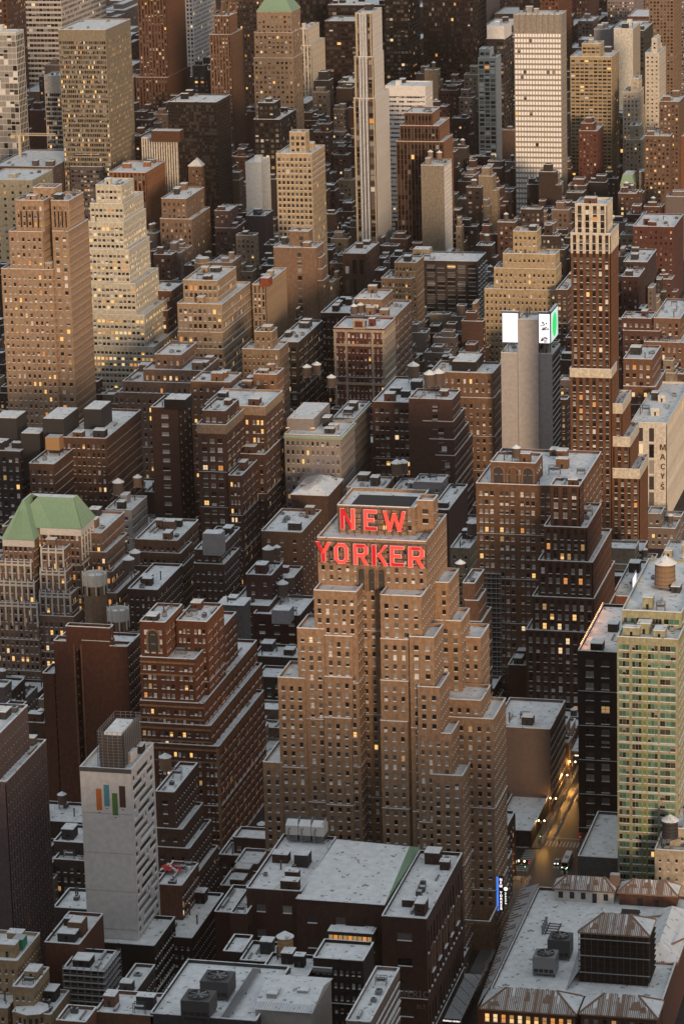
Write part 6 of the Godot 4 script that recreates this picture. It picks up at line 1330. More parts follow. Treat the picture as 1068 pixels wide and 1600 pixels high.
func theatre(nd: Node3D) -> void:
	# the big sloping snow roof over the auditorium
	var m := MB.new()
	var A := Vector3(-260.6, 51.3, -992.4)
	var Bq := Vector3(-230.4, 51.1, -992.4)
	var Cq := Vector3(-231.4, 55.0, -1036.0)
	var D := Vector3(-257.0, 55.6, -1036.0)
	var E := Vector3(-229.6, 51.2, -1045.0)
	var Fq := Vector3(-259.4, 52.0, -1046.0)
	m.qa("snow", A, Bq, Cq, D)
	m.qa("snow", E, Fq, D, Cq)
	m.qa("snow", Fq, A, D, D + Vector3(0, 0, -0.1))
	m.tri("copper", Bq, E, Cq)
	build("sloping_roof", m, nd)
	# three cooling fans in a white casing on the back corner
	var c := thing("cooling_unit", "white three bay cooling unit with pipes on the theatre roof", "cooling unit")
	var o := Vector3(-276.0, 52.7, -1040.5)
	for k in 3:
		var b := MB.new()
		var x := o.x + k * 4.6
		b.box("white", x, x + 4.4, o.y + 2.0, o.y + 5.4, o.z - 6.0, o.z)
		b.qa("snow", Vector3(x, o.y + 5.4, o.z), Vector3(x + 4.4, o.y + 5.4, o.z), Vector3(x + 4.0, o.y + 7.2, o.z - 2.0), Vector3(x + 0.4, o.y + 7.2, o.z - 2.0))
		b.box("white", x + 0.4, x + 4.0, o.y + 5.4, o.y + 7.2, o.z - 5.6, o.z - 2.0, "dsteel")
		build("casing", b, c)
		var l := MB.new()
		for j in 6: l.box("steel", x + 0.3 + j * 0.68, x + 0.6 + j * 0.68, o.y, o.y + 2.0, o.z - 0.4, o.z - 0.1)
		l.box("dsteel", x + 0.2, x + 4.2, o.y, o.y + 2.0, o.z - 5.8, o.z - 0.5)
		build("louvre_base", l, c)
		var p := MB.new()
		p.bar("steel", Vector3(x + 1.2, o.y, o.z + 0.5), Vector3(x + 1.2, o.y + 4.0, o.z + 0.5), 0.35)
		p.bar("steel", Vector3(x + 1.2, o.y + 4.0, o.z + 0.5), Vector3(x + 1.8, o.y + 4.8, o.z - 0.2), 0.35)
		build("pipe", p, c)
	# roof plant by the green ridge end
	var pl := thing("roof_plant", "dark jumble of roof machinery on the theatre corner roof", "machinery")
	rng.seed = 21
	for k in 6:
		var b := MB.new()
		var x := -225.5 + rng.randf() * 3.5
		var z := -1003.0 - rng.randf() * 10.0
		b.box("dsteel", x, x + 1.8, 50.1, 51.0 + rng.randf() * 1.6, z - 2.0, z, "dsnow" if k % 2 == 0 else "")
		build("machine_box", b, pl)
	var fr := MB.new()
	for k in 5: fr.bar("dsteel", Vector3(-222.0, 50.1, -1003.0 - k * 2.2), Vector3(-222.0, 52.6, -1003.0 - k * 2.2), 0.14)
	fr.bar("dsteel", Vector3(-222.0, 52.6, -1003), Vector3(-222.0, 52.6, -1012), 0.14)
	fr.bar("dsteel", Vector3(-222.0, 51.4, -1003), Vector3(-222.0, 51.4, -1012), 0.14)
	build("rail", fr, pl)
	# faded painted lettering on the brick
	surface("paint", [0.24, 0.19, 0.19], 0.9, tex_wall, 0.5)
	txt(nd, "painted_lettering", "MERIC", Vector3(-219.6, 24.2, -983.72), Basis.IDENTITY, 2.4, 0.05, "paint")
	txt(nd, "painted_lettering", "ELT", Vector3(-216.9, 19.8, -983.72), Basis.IDENTITY, 1.3, 0.05, "paint")
	# arched windows along the street side
	for k in 5:
		var b := MB.new()
		var z := -992.0 - k * 10.0
		var bas := Basis(Vector3.FORWARD, Vector3.UP, Vector3.RIGHT)
		var am := MB.new()
		arch_panel(am, Vector3.ZERO, 1.7, 9.0)
		am.box("snow", -2.2, 2.2, -0.5, -0.1, 0.04, 0.7)
		var o2 := build("arched_window", am, nd)
		o2.transform = Transform3D(bas, Vector3(-214.55, 30.0, z))
	# street canopy
	var cn := thing("street_canopy", "flat snow covered canopy over the pavement by the theatre", "canopy")
	var cm := MB.new()
	cm.box("tar", -216.3, -208.6, 4.6, 5.2, -1046.0, -1006.6, "dsnow")
	build("deck", cm, cn)
	for k in 5:
		cm = MB.new()
		cm.bar("dsteel", Vector3(-214.6, 10.5, -1012.0 - k * 7.5), Vector3(-209.2, 5.25, -1012.0 - k * 7.5), 0.14)
		build("tie_rod", cm, cn)
	cm = MB.new()
	cm.box("tar", -216.2, -208.7, 4.5, 5.9, -1006.55, -1006.35)
	build("fascia", cm, cn)
	txt(cn, "lettering", "manhattan center", Vector3(-212.4, 5.2, -1006.3), Basis.IDENTITY, 0.62, 0.05, "neon_white")

func white_tower(nd: Node3D) -> void:
	# four coloured rectangles, big wall panels with open joints
	var ys := [93.4, 78.6, 64.6, 51.0, 37.4, 33.9]
	for k in 5:
		var m := MB.new()
		m.box(wallmat([0.6, 0.57, 0.55]), -332.0, -314.5, ys[k + 1] + 0.14, ys[k] - 0.14, -989.35, -989.1)
		build("wall_panel", m, nd)
	var cols := [[0.75, 0.2, 0.03], [0.12, 0.36, 0.42], [0.13, 0.25, 0.05], [0.1, 0.035, 0.025]]
	var names := ["orange", "teal", "green", "brown"]
	var px := [[Vector3(-326.74, 87.23, -989.10), Vector3(-324.87, 79.67, -989.10)], [Vector3(-324.01, 88.74, -989.10), Vector3(-322.14, 81.20, -989.10)], [Vector3(-321.26, 85.98, -989.10), Vector3(-319.39, 78.21, -989.10)], [Vector3(-318.71, 88.61, -989.10), Vector3(-316.61, 81.09, -989.10)]]
	for k in 4:
		var m := MB.new()
		surface("stripe" + names[k], cols[k], 0.7, tex_wall, 0.1)
		m.box("stripe" + names[k], px[k][0].x, px[k][1].x, px[k][1].y, px[k][0].y, -989.08, -989.0)
		var r := build("coloured_rectangle", m, nd)
		r.set_meta("label", names[k] + " rectangle on the white front")
		m = MB.new()
		m.box("tar", px[k][0].x + 0.6, px[k][1].x - 0.6, px[k][1].y - 0.95, px[k][1].y - 0.7, -989.08, -989.02)
		build("caption", m, nd)
	var e := MB.new()
	e.box("dsteel", -332.2, -314.2, 93.2, 94.7, -989.08, -988.8, "snow")
	build("roof_edge", e, nd)
	# caged plant on the roof
	var cg := thing("roof_plant", "wire caged plant tower on the white tower roof", "machinery")
	var b := MB.new()
	var x0 := -326.2
	var x1 := -317.2
	var z1 := -991.0
	var z0 := -1012.0
	b.box(wallmat([0.17, 0.14, 0.135]), x0 + 0.6, x1 - 0.6, 93.6, 104.5, z0 + 0.6, z1 - 0.6)
	b.box("snow", x0 + 1.6, x1 - 1.6, 104.5, 105.4, z0 + 4, z1 - 3)
	build("plant_core", b, cg)
	var fr := MB.new()
	for k in 12:
		var y := 95.0 + k * 1.05
		fr.bar("steel", Vector3(x0, y, z1), Vector3(x1, y, z1), 0.09)
		fr.bar("steel", Vector3(x1, y, z1), Vector3(x1, y, z0), 0.09)
		fr.bar("steel", Vector3(x0, y, z1), Vector3(x0, y, z0), 0.09)
		fr.bar("steel", Vector3(x0, y, z0), Vector3(x1, y, z0), 0.09)
	for k in 6:
		var x := lerpf(x0, x1, k / 5.0)
		fr.bar("steel", Vector3(x, 93.6, z1), Vector3(x, 106.6, z1), 0.12)
		fr.bar("steel", Vector3(x, 93.6, z0), Vector3(x, 106.6, z0), 0.12)
	for k in 11:
		var z := lerpf(z1, z0, k / 10.0)
		fr.bar("steel", Vector3(x1, 93.6, z), Vector3(x1, 106.6, z), 0.12)
		fr.bar("steel", Vector3(x0, 93.6, z), Vector3(x0, 106.6, z), 0.12)
	build("wire_cage", fr, cg)

func copper_building(nd: Node3D) -> void:
	var m := MB.new()
	var e := 72.8
	var y := 84.6
	# main hipped body
	var lx := Vector3(-478.13, 69.59, -1332.60).x
	var a := Vector3(lx, e, -1340.8)
	var b := Vector3(-443.8, e, -1340.8)
	var c := Vector3(-443.8, e, -1361.2)
	var d := Vector3(lx, e, -1361.2)
	var A := Vector3(-466.0, y, -1349.0)
	var Bq := Vector3(-449.6, y, -1349.0)
	var C := Vector3(-449.6, y, -1354.0)
	var D := Vector3(lx + 7.0, y, -1354.0)
	m.qa("copper", a, b, Bq, A)
	m.qa("copper", b, c, C, Bq)
	m.qa("copper", c, d, D, C)
	m.qa("snow", A, Bq, C, D)
	m.qa("copper", d, a, D + Vector3(0, 0, 4.0), D)
	# projecting left block
	var e2 := 69.2
	var p := Vector3(lx - 0.4, e2, -1332.6)
	var q := Vector3(-463.2, e2, -1332.6)
	var r := Vector3(-463.2, e2, -1341.5)
	var P := Vector3(lx + 7.0, y, -1343.0)
	var Q := Vector3(-470.6, y, -1343.0)
	m.qa("copper", p, q, Q, P)
	m.qa("copper", Vector3(lx - 0.4, e2, -1352.0), p, P, Vector3(lx + 7.0, y, -1352.0))
	m.qa("copper", q, Vector3(-463.2, e2, -1352.0), Vector3(-470.6, y, -1352.0), Q)
	m.qa("snow", P, Q, Vector3(-470.6, y, -1354.0), Vector3(lx + 7.0, y, -1354.0))
	var cr := build("copper_roof", m, nd)
	m = MB.new()
	for k in 16:
		var f := k / 15.0
		m.bar("copper", a.lerp(b, 0.62 + 0.38 * f) + Vector3(0, 0.1, 0), A.lerp(Bq, f) + Vector3(0, 0.1, 0), 0.22)
		m.bar("copper", p.lerp(q, 0.2 + 0.8 * f) + Vector3(0, 0.1, 0), P.lerp(Q, f) + Vector3(0, 0.1, 0), 0.22)
	for k in 7:
		var f := k / 6.0
		m.bar("copper", b.lerp(c, f) + Vector3(0, 0.1, 0), Bq.lerp(C, f) + Vector3(0, 0.1, 0), 0.22)
	build("standing_seams", m, cr)
	m = MB.new()
	m.box("white", -463.1, -444.4, 69.6, 72.6, -1341.55, -1340.9, "snow")
	m.box("white", -444.85, -444.2, 69.6, 72.6, -1360.0, -1340.85, "snow")
	m.box("white", lx + 0.2, -463.3, 66.0, 69.0, -1333.5, -1332.8, "snow")
	build("eaves_cornice", m, nd)
	# white terracotta ribs with pinnacles on the stepped fronts
	var T: Array = BLD[COPI][5]
	for i in [2, 3, 4, 6, 7, 8]:
		var t: Array = T[i]
		var n := int((t[1] - t[0]) / 2.7)
		for k in n + 1:
			var x: float = lerpf(t[0] + 0.3, t[1] - 0.3, float(k) / n)
			if x < -487: continue
			var rb := MB.new()
			var low: float = t[5] - (9.5 if k % 2 == 0 else 7.0)
			rb.box("white", x - 0.36, x + 0.36, low, t[5] + 0.6, t[2] + 0.003, t[2] + 0.45)
			rb.lathe("white", Vector3(x, t[5] + 0.6, t[2] + 0.2), [[0.42, 0.0], [0.42, 0.8], [0.0, 2.6]], 4)
			build("terracotta_rib", rb, nd)
		var lg := MB.new()
		lg.box("white", maxf(t[0], -488.0), t[1] + 0.2, t[5] - 0.7, t[5] + 0.1, t[2] + 0.46, t[2] + 0.75, "snow")
		build("terracotta_ledge", lg, nd)
	for k in 5:
		var rb := MB.new()
		var z := -1342.5 - k * 4.2
		rb.box("white", -444.85, -444.3, 58.0, 71.0, z - 0.3, z + 0.3)
		rb.lathe("white", Vector3(-444.4, 68.0, z), [[0.4, 0.0], [0.4, 0.8], [0.0, 2.4]], 4)
		build("terracotta_rib", rb, nd)
	# two octagonal turrets at the right corner
	for q2 in [[Vector3(-433.07, 44.00, -1323.01), 5.2, 44.0, 58.5], [Vector3(-419.96, 36.00, -1313.24), 4.6, 36.0, 46.0]]:
		var tm := MB.new()
		var at := Vector3(q2[0].x, 0, q2[0].z)
		tm.lathe(wallmat([0.36, 0.24, 0.15]), at, [[q2[1], 0.0], [q2[1], q2[3] - 5.0]], 8)
		tm.lathe("white", at, [[q2[1] + 0.15, q2[3] - 5.0], [q2[1] + 0.25, q2[3]], [q2[1] - 0.6, q2[3]], [q2[1] - 0.6, q2[3] - 1.4]], 8)
		tm.lathe("snow", at, [[q2[1] - 0.6, q2[3] - 1.4], [0.0, q2[3] - 1.3]], 8)
		for k in 8:
			var an := TAU * (k + 0.5) / 8
			tm.bar("white", at + Vector3(cos(an) * q2[1], q2[3] - 9.0, -sin(an) * q2[1]), at + Vector3(cos(an) * q2[1], q2[3] + 1.2, -sin(an) * q2[1]), 0.5)
			tm.bar("g0", at + Vector3(cos(an + 0.2) * (q2[1] - 0.1), q2[3] - 9.0, -sin(an + 0.2) * (q2[1] - 0.1)), at + Vector3(cos(an + 0.2) * (q2[1] - 0.1), q2[3] - 5.6, -sin(an + 0.2) * (q2[1] - 0.1)), 0.7)
		build("turret", tm, nd)

# ------------------------------------------------------------------ lower right: the long brick block
func ribbed_hip(nd: Node3D, called: String, x0: float, x1: float, zb: float, zf: float, y: float, h: float, seed_: int) -> void:
	var m := MB.new()
	hip(m, "snow", x0, x1, zb, zf, y, h, 0.6)
	var rp := RandomNumberGenerator.new()
	rp.seed = seed_
	var cz := (zb + zf) / 2
	var half := (zf - zb) / 2 + 0.6
	var n := int((x1 - x0) / 0.62)
	for k in n:
		var x := x0 + (k + 0.5) * (x1 - x0) / n
		var reach := minf(1.0, minf(x - x0 + 0.6, x1 - x + 0.6) / half)
		var s0 := 0.0
		var s1 := reach
		if rp.randf() < 0.2: s1 = reach * rp.randf_range(0.3, 0.9)
		for sg in [1.0, -1.0]:
			m.bar("tile", Vector3(x, y + h * s0 + 0.03, cz + sg * half * (1 - s0)), Vector3(x, y + h * s1 + 0.03, cz + sg * half * (1 - s1)), 0.26 if rp.randf() < 0.75 else 0.5)
	# bare tiles melted free in a few spots, and the hips
	for k in 3:
		var x := lerpf(x0 + 2, x1 - 2, rp.randf())
		var wv := rp.randf_range(0.8, 2.2)
		var a0 := rp.randf_range(0.1, 0.5)
		var lim := minf(1.0, minf(x - wv - x0, x1 - x - wv) / half)
		var a1 := minf(a0 + 0.4, lim)
		if a1 < a0 + 0.1: continue
		m.qa("tile", Vector3(x - wv, y + h * a0 + 0.12, cz + half * (1 - a0)), Vector3(x + wv, y + h * a0 + 0.12, cz + half * (1 - a0)), Vector3(x + wv * 0.6, y + h * a1 + 0.12, cz + half * (1 - a1)), Vector3(x - wv * 0.5, y + h * a1 + 0.12, cz + half * (1 - a1)))
	for c in [[x0 - 0.6, zf + 0.6, 1.0, -1.0], [x1 + 0.6, zf + 0.6, -1.0, -1.0], [x1 + 0.6, zb - 0.6, -1.0, 1.0]]:
		m.bar("tile", Vector3(c[0], y + 0.1, c[1]), Vector3(c[0] + c[2] * half, y + h + 0.1, c[1] + c[3] * half), 0.5)
	m.box("tile", x0 - 0.7, x1 + 0.7, y - 0.5, y - 0.03, zf + 0.45, zf + 0.75)
	m.box("tile", x1 + 0.45, x1 + 0.75, y - 0.5, y - 0.03, zb - 0.6, zf + 0.44)
	build(called, m, nd)

func fan_unit(label: String, x: float, z: float, y: float, w: float, h: float, body: String) -> void:
	var nd := thing("fan_unit", label, "cooling unit")
	var m := MB.new()
	m.box(body, -w / 2, w / 2, 1.4, 1.4 + h, -w / 2, w / 2)
	m.box("dsteel", -w / 2 + 0.05, w / 2 - 0.05, 0.9, 1.4, -w / 2 + 0.05, w / 2 - 0.05)
	for k in 4: m.box("tar", -w / 2 + 0.5 + k * (w - 0.8) / 4, -w / 2 + 0.2 + (k + 1) * (w - 0.8) / 4, 1.7, 2.9, w / 2 + 0.005, w / 2 + 0.05)
	build("casing", m, nd)
	for s in [[-1, -1], [1, -1], [1, 1], [-1, 1]]:
		m = MB.new()
		m.bar("dsteel", Vector3(s[0] * w * 0.45, 0, s[1] * w * 0.45), Vector3(s[0] * w * 0.45, 0.9, s[1] * w * 0.45), 0.25)
		build("leg", m, nd)
	m = MB.new()
	var r := w * 0.36
	m.lathe("dsteel", Vector3(0, 1.4 + h, 0), [[r + 0.15, 0.0], [r + 0.15, 0.6], [r, 0.6], [r, 0.02], [0.0, 0.02]], 24)
	build("fan_ring", m, nd)
	for k in 7:
		m = MB.new()
		var a := TAU * k / 7
		var u := Vector3(cos(a), 0, sin(a))
		var v := Vector3(-sin(a), 0, cos(a))
		m.qa("steel", u * 0.3 + v * 0.15 + Vector3.UP * (1.75 + h), u * 0.3 - v * 0.15 + Vector3.UP * (1.85 + h), u * r * 0.95 - v * 0.4 + Vector3.UP * (1.88 + h), u * r * 0.95 + v * 0.3 + Vector3.UP * (1.72 + h))
		build("blade", m, nd)
	m = MB.new()
	m.lathe("steel", Vector3(0, 1.6 + h, 0), [[0.42, 0.0], [0.42, 0.35], [0.0, 0.4]], 10)
	build("hub", m, nd)
	nd.position = Vector3(x, y, z)

func long_block() -> void:
	var nd := thing("terminal_building", "long brick building with ribbed tan hip roofs at the lower right", "building")
	var cx := Ctx.new()
	cx.node = nd
	cx.mb = MB.new()
	cx.wm = MB.new()
	cx.lit = 0.42
	cx.bl = 0.5
	cx.wk = wallmat([0.24, 0.13, 0.085])
	cx.rk = cx.wk
	cx.topm = 1.0
	cx.budget = 60
	rng.seed = 404
	var wings := [[-197.0, -166.4, -985.0, -999.0, 0.0, 20.5], [-164.6, -140.0, -986.5, -1000.0, 0.0, 20.5]]
	var body := [-196.8, -139.8, -999.2, -1090.0, 0.0, 20.0]
	cx.tiers = [wings[0], wings[1], body]
	for w in wings:
		face(cx, w, Vector3(w[0], 0, w[2]), Vector3.RIGHT, Vector3.BACK, w[1] - w[0], 0.0, w[5], ["p", 4.6, 2.7, 0.5, 0.6], cx.wk)
		face(cx, w, Vector3(w[1], 0, w[2]), Vector3.FORWARD, Vector3.RIGHT, w[2] - w[3], 0.0, w[5], ["b"], cx.wk)
		cx.mb.q(cx.wk, Vector3(w[0], 0, w[3]), Vector3(w[0], 0, w[2]), Vector3(w[0], w[5], w[2]), Vector3(w[0], w[5], w[3]), Vector3.LEFT)
	tier(cx, body, ["b"], ["b"], true)
	build("wall", cx.mb, nd)
	var wp := build("window_panes", cx.wm, nd)
	if wp: wp.set_meta("kind", "stuff")
	ribbed_hip(nd, "ribbed_roof", -197.0, -166.4, -999.0, -985.0, 20.6, 4.6, 1)
	ribbed_hip(nd, "ribbed_roof", -164.6, -140.0, -1000.0, -986.5, 20.6, 4.4, 2)
	# sloped snow margin along the street side
	var m := MB.new()
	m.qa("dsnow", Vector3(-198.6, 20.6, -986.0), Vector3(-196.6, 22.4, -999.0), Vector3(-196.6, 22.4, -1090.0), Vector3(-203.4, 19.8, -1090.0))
	m.qa(cx.wk, Vector3(-203.4, 0, -1090.0), Vector3(-198.6, 0, -986.0), Vector3(-198.6, 20.6, -986.0), Vector3(-203.4, 19.8, -1090.0))
	m.qa(cx.wk, Vector3(-198.6, 0, -986.0), Vector3(-196.9, 0, -986.0), Vector3(-196.9, 20.4, -986.0), Vector3(-198.6, 20.6, -986.0))
	for k in 34:
		var z := -1000.0 - k * 2.65
		var xe := lerpf(-199.2, -203.3, k / 34.0)
		var ye := lerpf(20.6, 19.85, k / 34.0)
		m.bar("tile", Vector3(xe, ye + 0.12, z), Vector3(lerpf(xe, -196.7, 0.5 + 0.35 * sin(k * 1.7)), lerpf(ye, 22.4, 0.5 + 0.35 * sin(k * 1.7)) + 0.12, z), 0.3)
	build("lean_to_roof", m, nd)
	# netted tower block in the middle
	var bm := MB.new()
	var bw := wallmat([0.085, 0.05, 0.04])
	bm.box(bw, -169.0, -146.4, 20.05, 37.5, -1026.0, -1012.4)
	build("netted_block", bm, nd)
	for k in 8:
		bm = MB.new()
		var y := 21.6 + k * 2.0
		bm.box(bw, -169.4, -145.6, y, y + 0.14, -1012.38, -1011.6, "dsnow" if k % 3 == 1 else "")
		bm.box(bw, -146.38, -145.6, y, y + 0.14, -1026.0, -1012.4)
		build("scaffold_deck", bm, nd)
	bm = MB.new()
	for k in 12: bm.bar("dsteel", Vector3(-169.4 + k * 2.15, 20.05, -1011.6), Vector3(-169.4 + k * 2.15, 37.6, -1011.6), 0.12)
	build("scaffold_poles", bm, nd)
	ribbed_hip(nd, "ribbed_roof", -169.0, -146.4, -1026.0, -1012.4, 38.1, 4.2, 3)
	# back wings: white walled pavilion and a brick one
	bm = MB.new()
	bm.box("white", -189.5, -168.5, 20.05, 24.6, -1089.0, -1081.0)
	for k in 5: bm.box("g0", -188.0 + k * 4.0, -186.4 + k * 4.0, 21.2 if k != 3 else 20.1, 23.6, -1081.0, -1080.9)
	build("pavilion_wall", bm, nd)
	ribbed_hip(nd, "ribbed_roof", -189.5, -168.5, -1089.0, -1081.0, 24.9, 3.4, 4)
	bm = MB.new()
	bm.box(cx.wk, -166.5, -146.5, 20.05, 24.6, -1090.0, -1081.0)
	bm.box("g0", -160.0, -158.2, 20.1, 23.0, -1081.0, -1080.9)
	bm.box("g0", -154.0, -152.6, 20.1, 22.6, -1081.0, -1080.9)
	build("pavilion_wall", bm, nd)
	ribbed_hip(nd, "ribbed_roof", -166.5, -146.5, -1090.0, -1081.0, 24.9, 3.4, 5)
	bm = MB.new()
	bm.box("tile", -170.3, -167.0, 24.0, 29.6, -1087.0, -1084.4, "dsnow")
	build("chimney", bm, nd)
	ribbed_hip(nd, "ribbed_roof", -152.5, -139.8, -1076.0, -1032.0, 20.6, 5.0, 6)
	bm = MB.new()
	bm.qa("dsnow", Vector3(-172.5, 20.3, -1004.0), Vector3(-169.2, 24.5, -1012.5), Vector3(-169.2, 24.5, -1060.0), Vector3(-174.5, 20.3, -1060.0))
	bm.qa("tile", Vector3(-169.2, 24.5, -1012.5), Vector3(-169.2, 20.1, -1012.5), Vector3(-169.2, 20.1, -1060.0), Vector3(-169.2, 24.5, -1060.0))
	build("sloped_snow_roof", bm, nd)
	var o := thing("roof_cabin", "orange roof cabin with black roof on the long brick building", "cabin")
	bm = MB.new()
	surface("orangepaint", [0.55, 0.17, 0.05], 0.8, tex_wall, 0.2)
	bm.box("orangepaint", -163.2, -157.4, 20.06, 22.6, -1068.0, -1064.5)
	build("cabin_wall", bm, o)
	bm = MB.new()
	bm.qa("tar", Vector3(-163.6, 22.5, -1064.1), Vector3(-157.0, 22.5, -1064.1), Vector3(-157.2, 24.4, -1067.0), Vector3(-163.4, 24.4, -1067.0))
	bm.qa("tar", Vector3(-157.0, 22.5, -1068.4), Vector3(-163.6, 22.5, -1068.4), Vector3(-163.4, 24.4, -1067.0), Vector3(-157.2, 24.4, -1067.0))
	build("cabin_roof", bm, o)
	fan_unit("front grey fan unit on the roof of the long brick building", -181.5, -1017.5, 20.1, 7.6, 5.6, "steel")
	fan_unit("rear dark fan unit on the roof of the long brick building", -179.0, -1032.0, 20.1, 7.6, 6.0, "dsteel")
	var pp := thing("pipe_rack", "black pipe frame with short flues on the snowy roof", "pipes")
	bm = MB.new()
	for k in 5: bm.bar("tar", Vector3(-187.5, 20.5, -1050.0 - k * 2.2), Vector3(-183.5, 20.5, -1050.0 - k * 2.2), 0.25)
	bm.bar("tar", Vector3(-187.5, 20.3, -1049.5), Vector3(-187.5, 20.3, -1060.0), 0.3)
	bm.bar("tar", Vector3(-183.5, 20.3, -1049.5), Vector3(-183.5, 20.3, -1060.0), 0.3)
	build("frame", bm, pp)
	for k in 4:
		bm = MB.new()
		bm.lathe("steel", Vector3(-188.3, 20.1, -1050.0 - k * 2.6), [[0.4, 0.0], [0.4, 2.6], [0.55, 2.7], [0.55, 3.1], [0.0, 3.2]], 8)
		build("flue", bm, pp)

# ------------------------------------------------------------------ bottom centre
func bottom_things() -> void:
	fan_unit("left big grey cooling tower at the bottom", Vector3(-266.98, 51.00, -890.92).x, Vector3(-268.90, 51.00, -897.71).z, 51.0, 9.0, 5.0, "dsteel")
	fan_unit("right big grey cooling tower at the bottom", Vector3(-265.13, 51.00, -910.48).x, Vector3(-265.77, 51.00, -912.82).z, 51.0, 9.0, 5.0, "dsteel")
	var nd := thing("pipe_rack", "long run of pale pipes beside the bottom cooling towers", "pipes")
	for k in 4:
		var m := MB.new()
		var o := Vector3(0.7 * k, 0, 0)
		m.bar("steel", Vector3(-259.0, 52.2, -895.0) + o, Vector3(-259.0, 52.2, -932.0) + o, 0.42)
		m.bar("steel", Vector3(-259.0, 51.0, -932.0) + o, Vector3(-259.0, 52.2, -932.0) + o, 0.42)
		m.bar("dsteel", Vector3(-259.0, 51.0, -900.0) + o, Vector3(-259.0, 52.0, -900.0) + o, 0.25)
		m.bar("dsteel", Vector3(-259.0, 51.0, -915.0) + o, Vector3(-259.0, 52.0, -915.0) + o, 0.25)
		build("pipe", m, nd)
	# metal shed roof
	var sh := thing("ridged_roof", "ridged snow roof panel lying on the white metal shed", "roof")
	var m := MB.new()
	var a := Vector3(-250.6, 53.4, -899.4)
	var b := Vector3(-232.0, 53.4, -899.4)
	m.qa("snow", a, b, b + Vector3(0, 2.6, -15.0), a + Vector3(0, 2.6, -15.0))
	m.qa("snow", b + Vector3(0, 0, -27.0), a + Vector3(0, 0, -27.0), a + Vector3(0, 2.6, -15.0), b + Vector3(0, 2.6, -15.0))
	m.tri("white", b, b + Vector3(0, 0, -27.0), b + Vector3(0, 2.6, -15.0))
	m.tri("white", a + Vector3(0, 0, -27.0), a, a + Vector3(0, 2.6, -15.0))
	build("sheet", m, sh)
	for k in 24:
		m = MB.new()
		var x := lerpf(a.x + 0.3, b.x - 0.3, k / 23.0)
		m.bar("dsnow", Vector3(x, 53.45, -899.3), Vector3(x, 54.2, -903.6), 0.2)
		build("rib", m, sh)
	# slatted skylight beside the orange tank
	var sk := thing("slatted_skylight", "snowy slatted skylight right of the orange tank", "skylight")
	for k in 6:
		m = MB.new()
		var z := -938.0 - k * 1.7
		m.box("steel", -241.5, -235.2, 50.2, 51.4, z - 0.9, z, "snow")
		build("slat", m, sk)
	m = MB.new()
	m.box("dsteel", -241.6, -235.1, 49.6, 50.19, -949.0, -937.8)
	build("curb", m, sk)
	# theatre annex light row
	var an := thing("glass_canopy", "lit glass canopy with snow on top behind the orange tank", "canopy")
	m = MB.new()
	m.box("tar", -248.0, -232.5, 41.0, 44.2, -989.5, -984.0, "snow")
	build("canopy_box", m, an)
	for k in 9:
		m = MB.new()
		m.box("l3" if k % 3 != 1 else "l1", -247.4 + k * 1.62, -246.1 + k * 1.62, 41.6, 43.0, -984.0, -983.93)
		build("pane", m, an)

func string_lights(label: String, pts: Array, n: int, lamps: int) -> void:
	glow("bulb", [1.0, 0.42, 0.14], 3.2)
	var nd := thing("string_lights", label, "string lights")
	var w := MB.new()
	for s in pts.size() - 1:
		w.bar("tar", pts[s], pts[s + 1], 0.08)
	build("wire", w, nd)
	for s in pts.size() - 1:
		for k in n:
			var m := MB.new()
			var p: Vector3 = pts[s].lerp(pts[s + 1], (k + 0.5) / n) - Vector3(0, 0.3 + 0.25 * sin(PI * (k + 0.5) / n), 0)
			m.lathe("bulb", p, [[0.0, -0.25], [0.24, 0.0], [0.0, 0.25]], 6)
			build("bulb", m, nd)
	for k in lamps:
		var l := OmniLight3D.new()
		l.name = "light"
		l.light_color = Color(1.0, 0.62, 0.3)
		l.light_energy = 6.0
		l.light_size = 0.5
		l.omni_range = 30.0
		l.shadow_enabled = true
		var t := (k + 0.5) / lamps * (pts.size() - 1)
		var i := mini(int(t), pts.size() - 2)
		nd.add_child(l, true)
		l.position = pts[i].lerp(pts[i + 1], t - i) + Vector3(0.3, 0.6, 0.3)

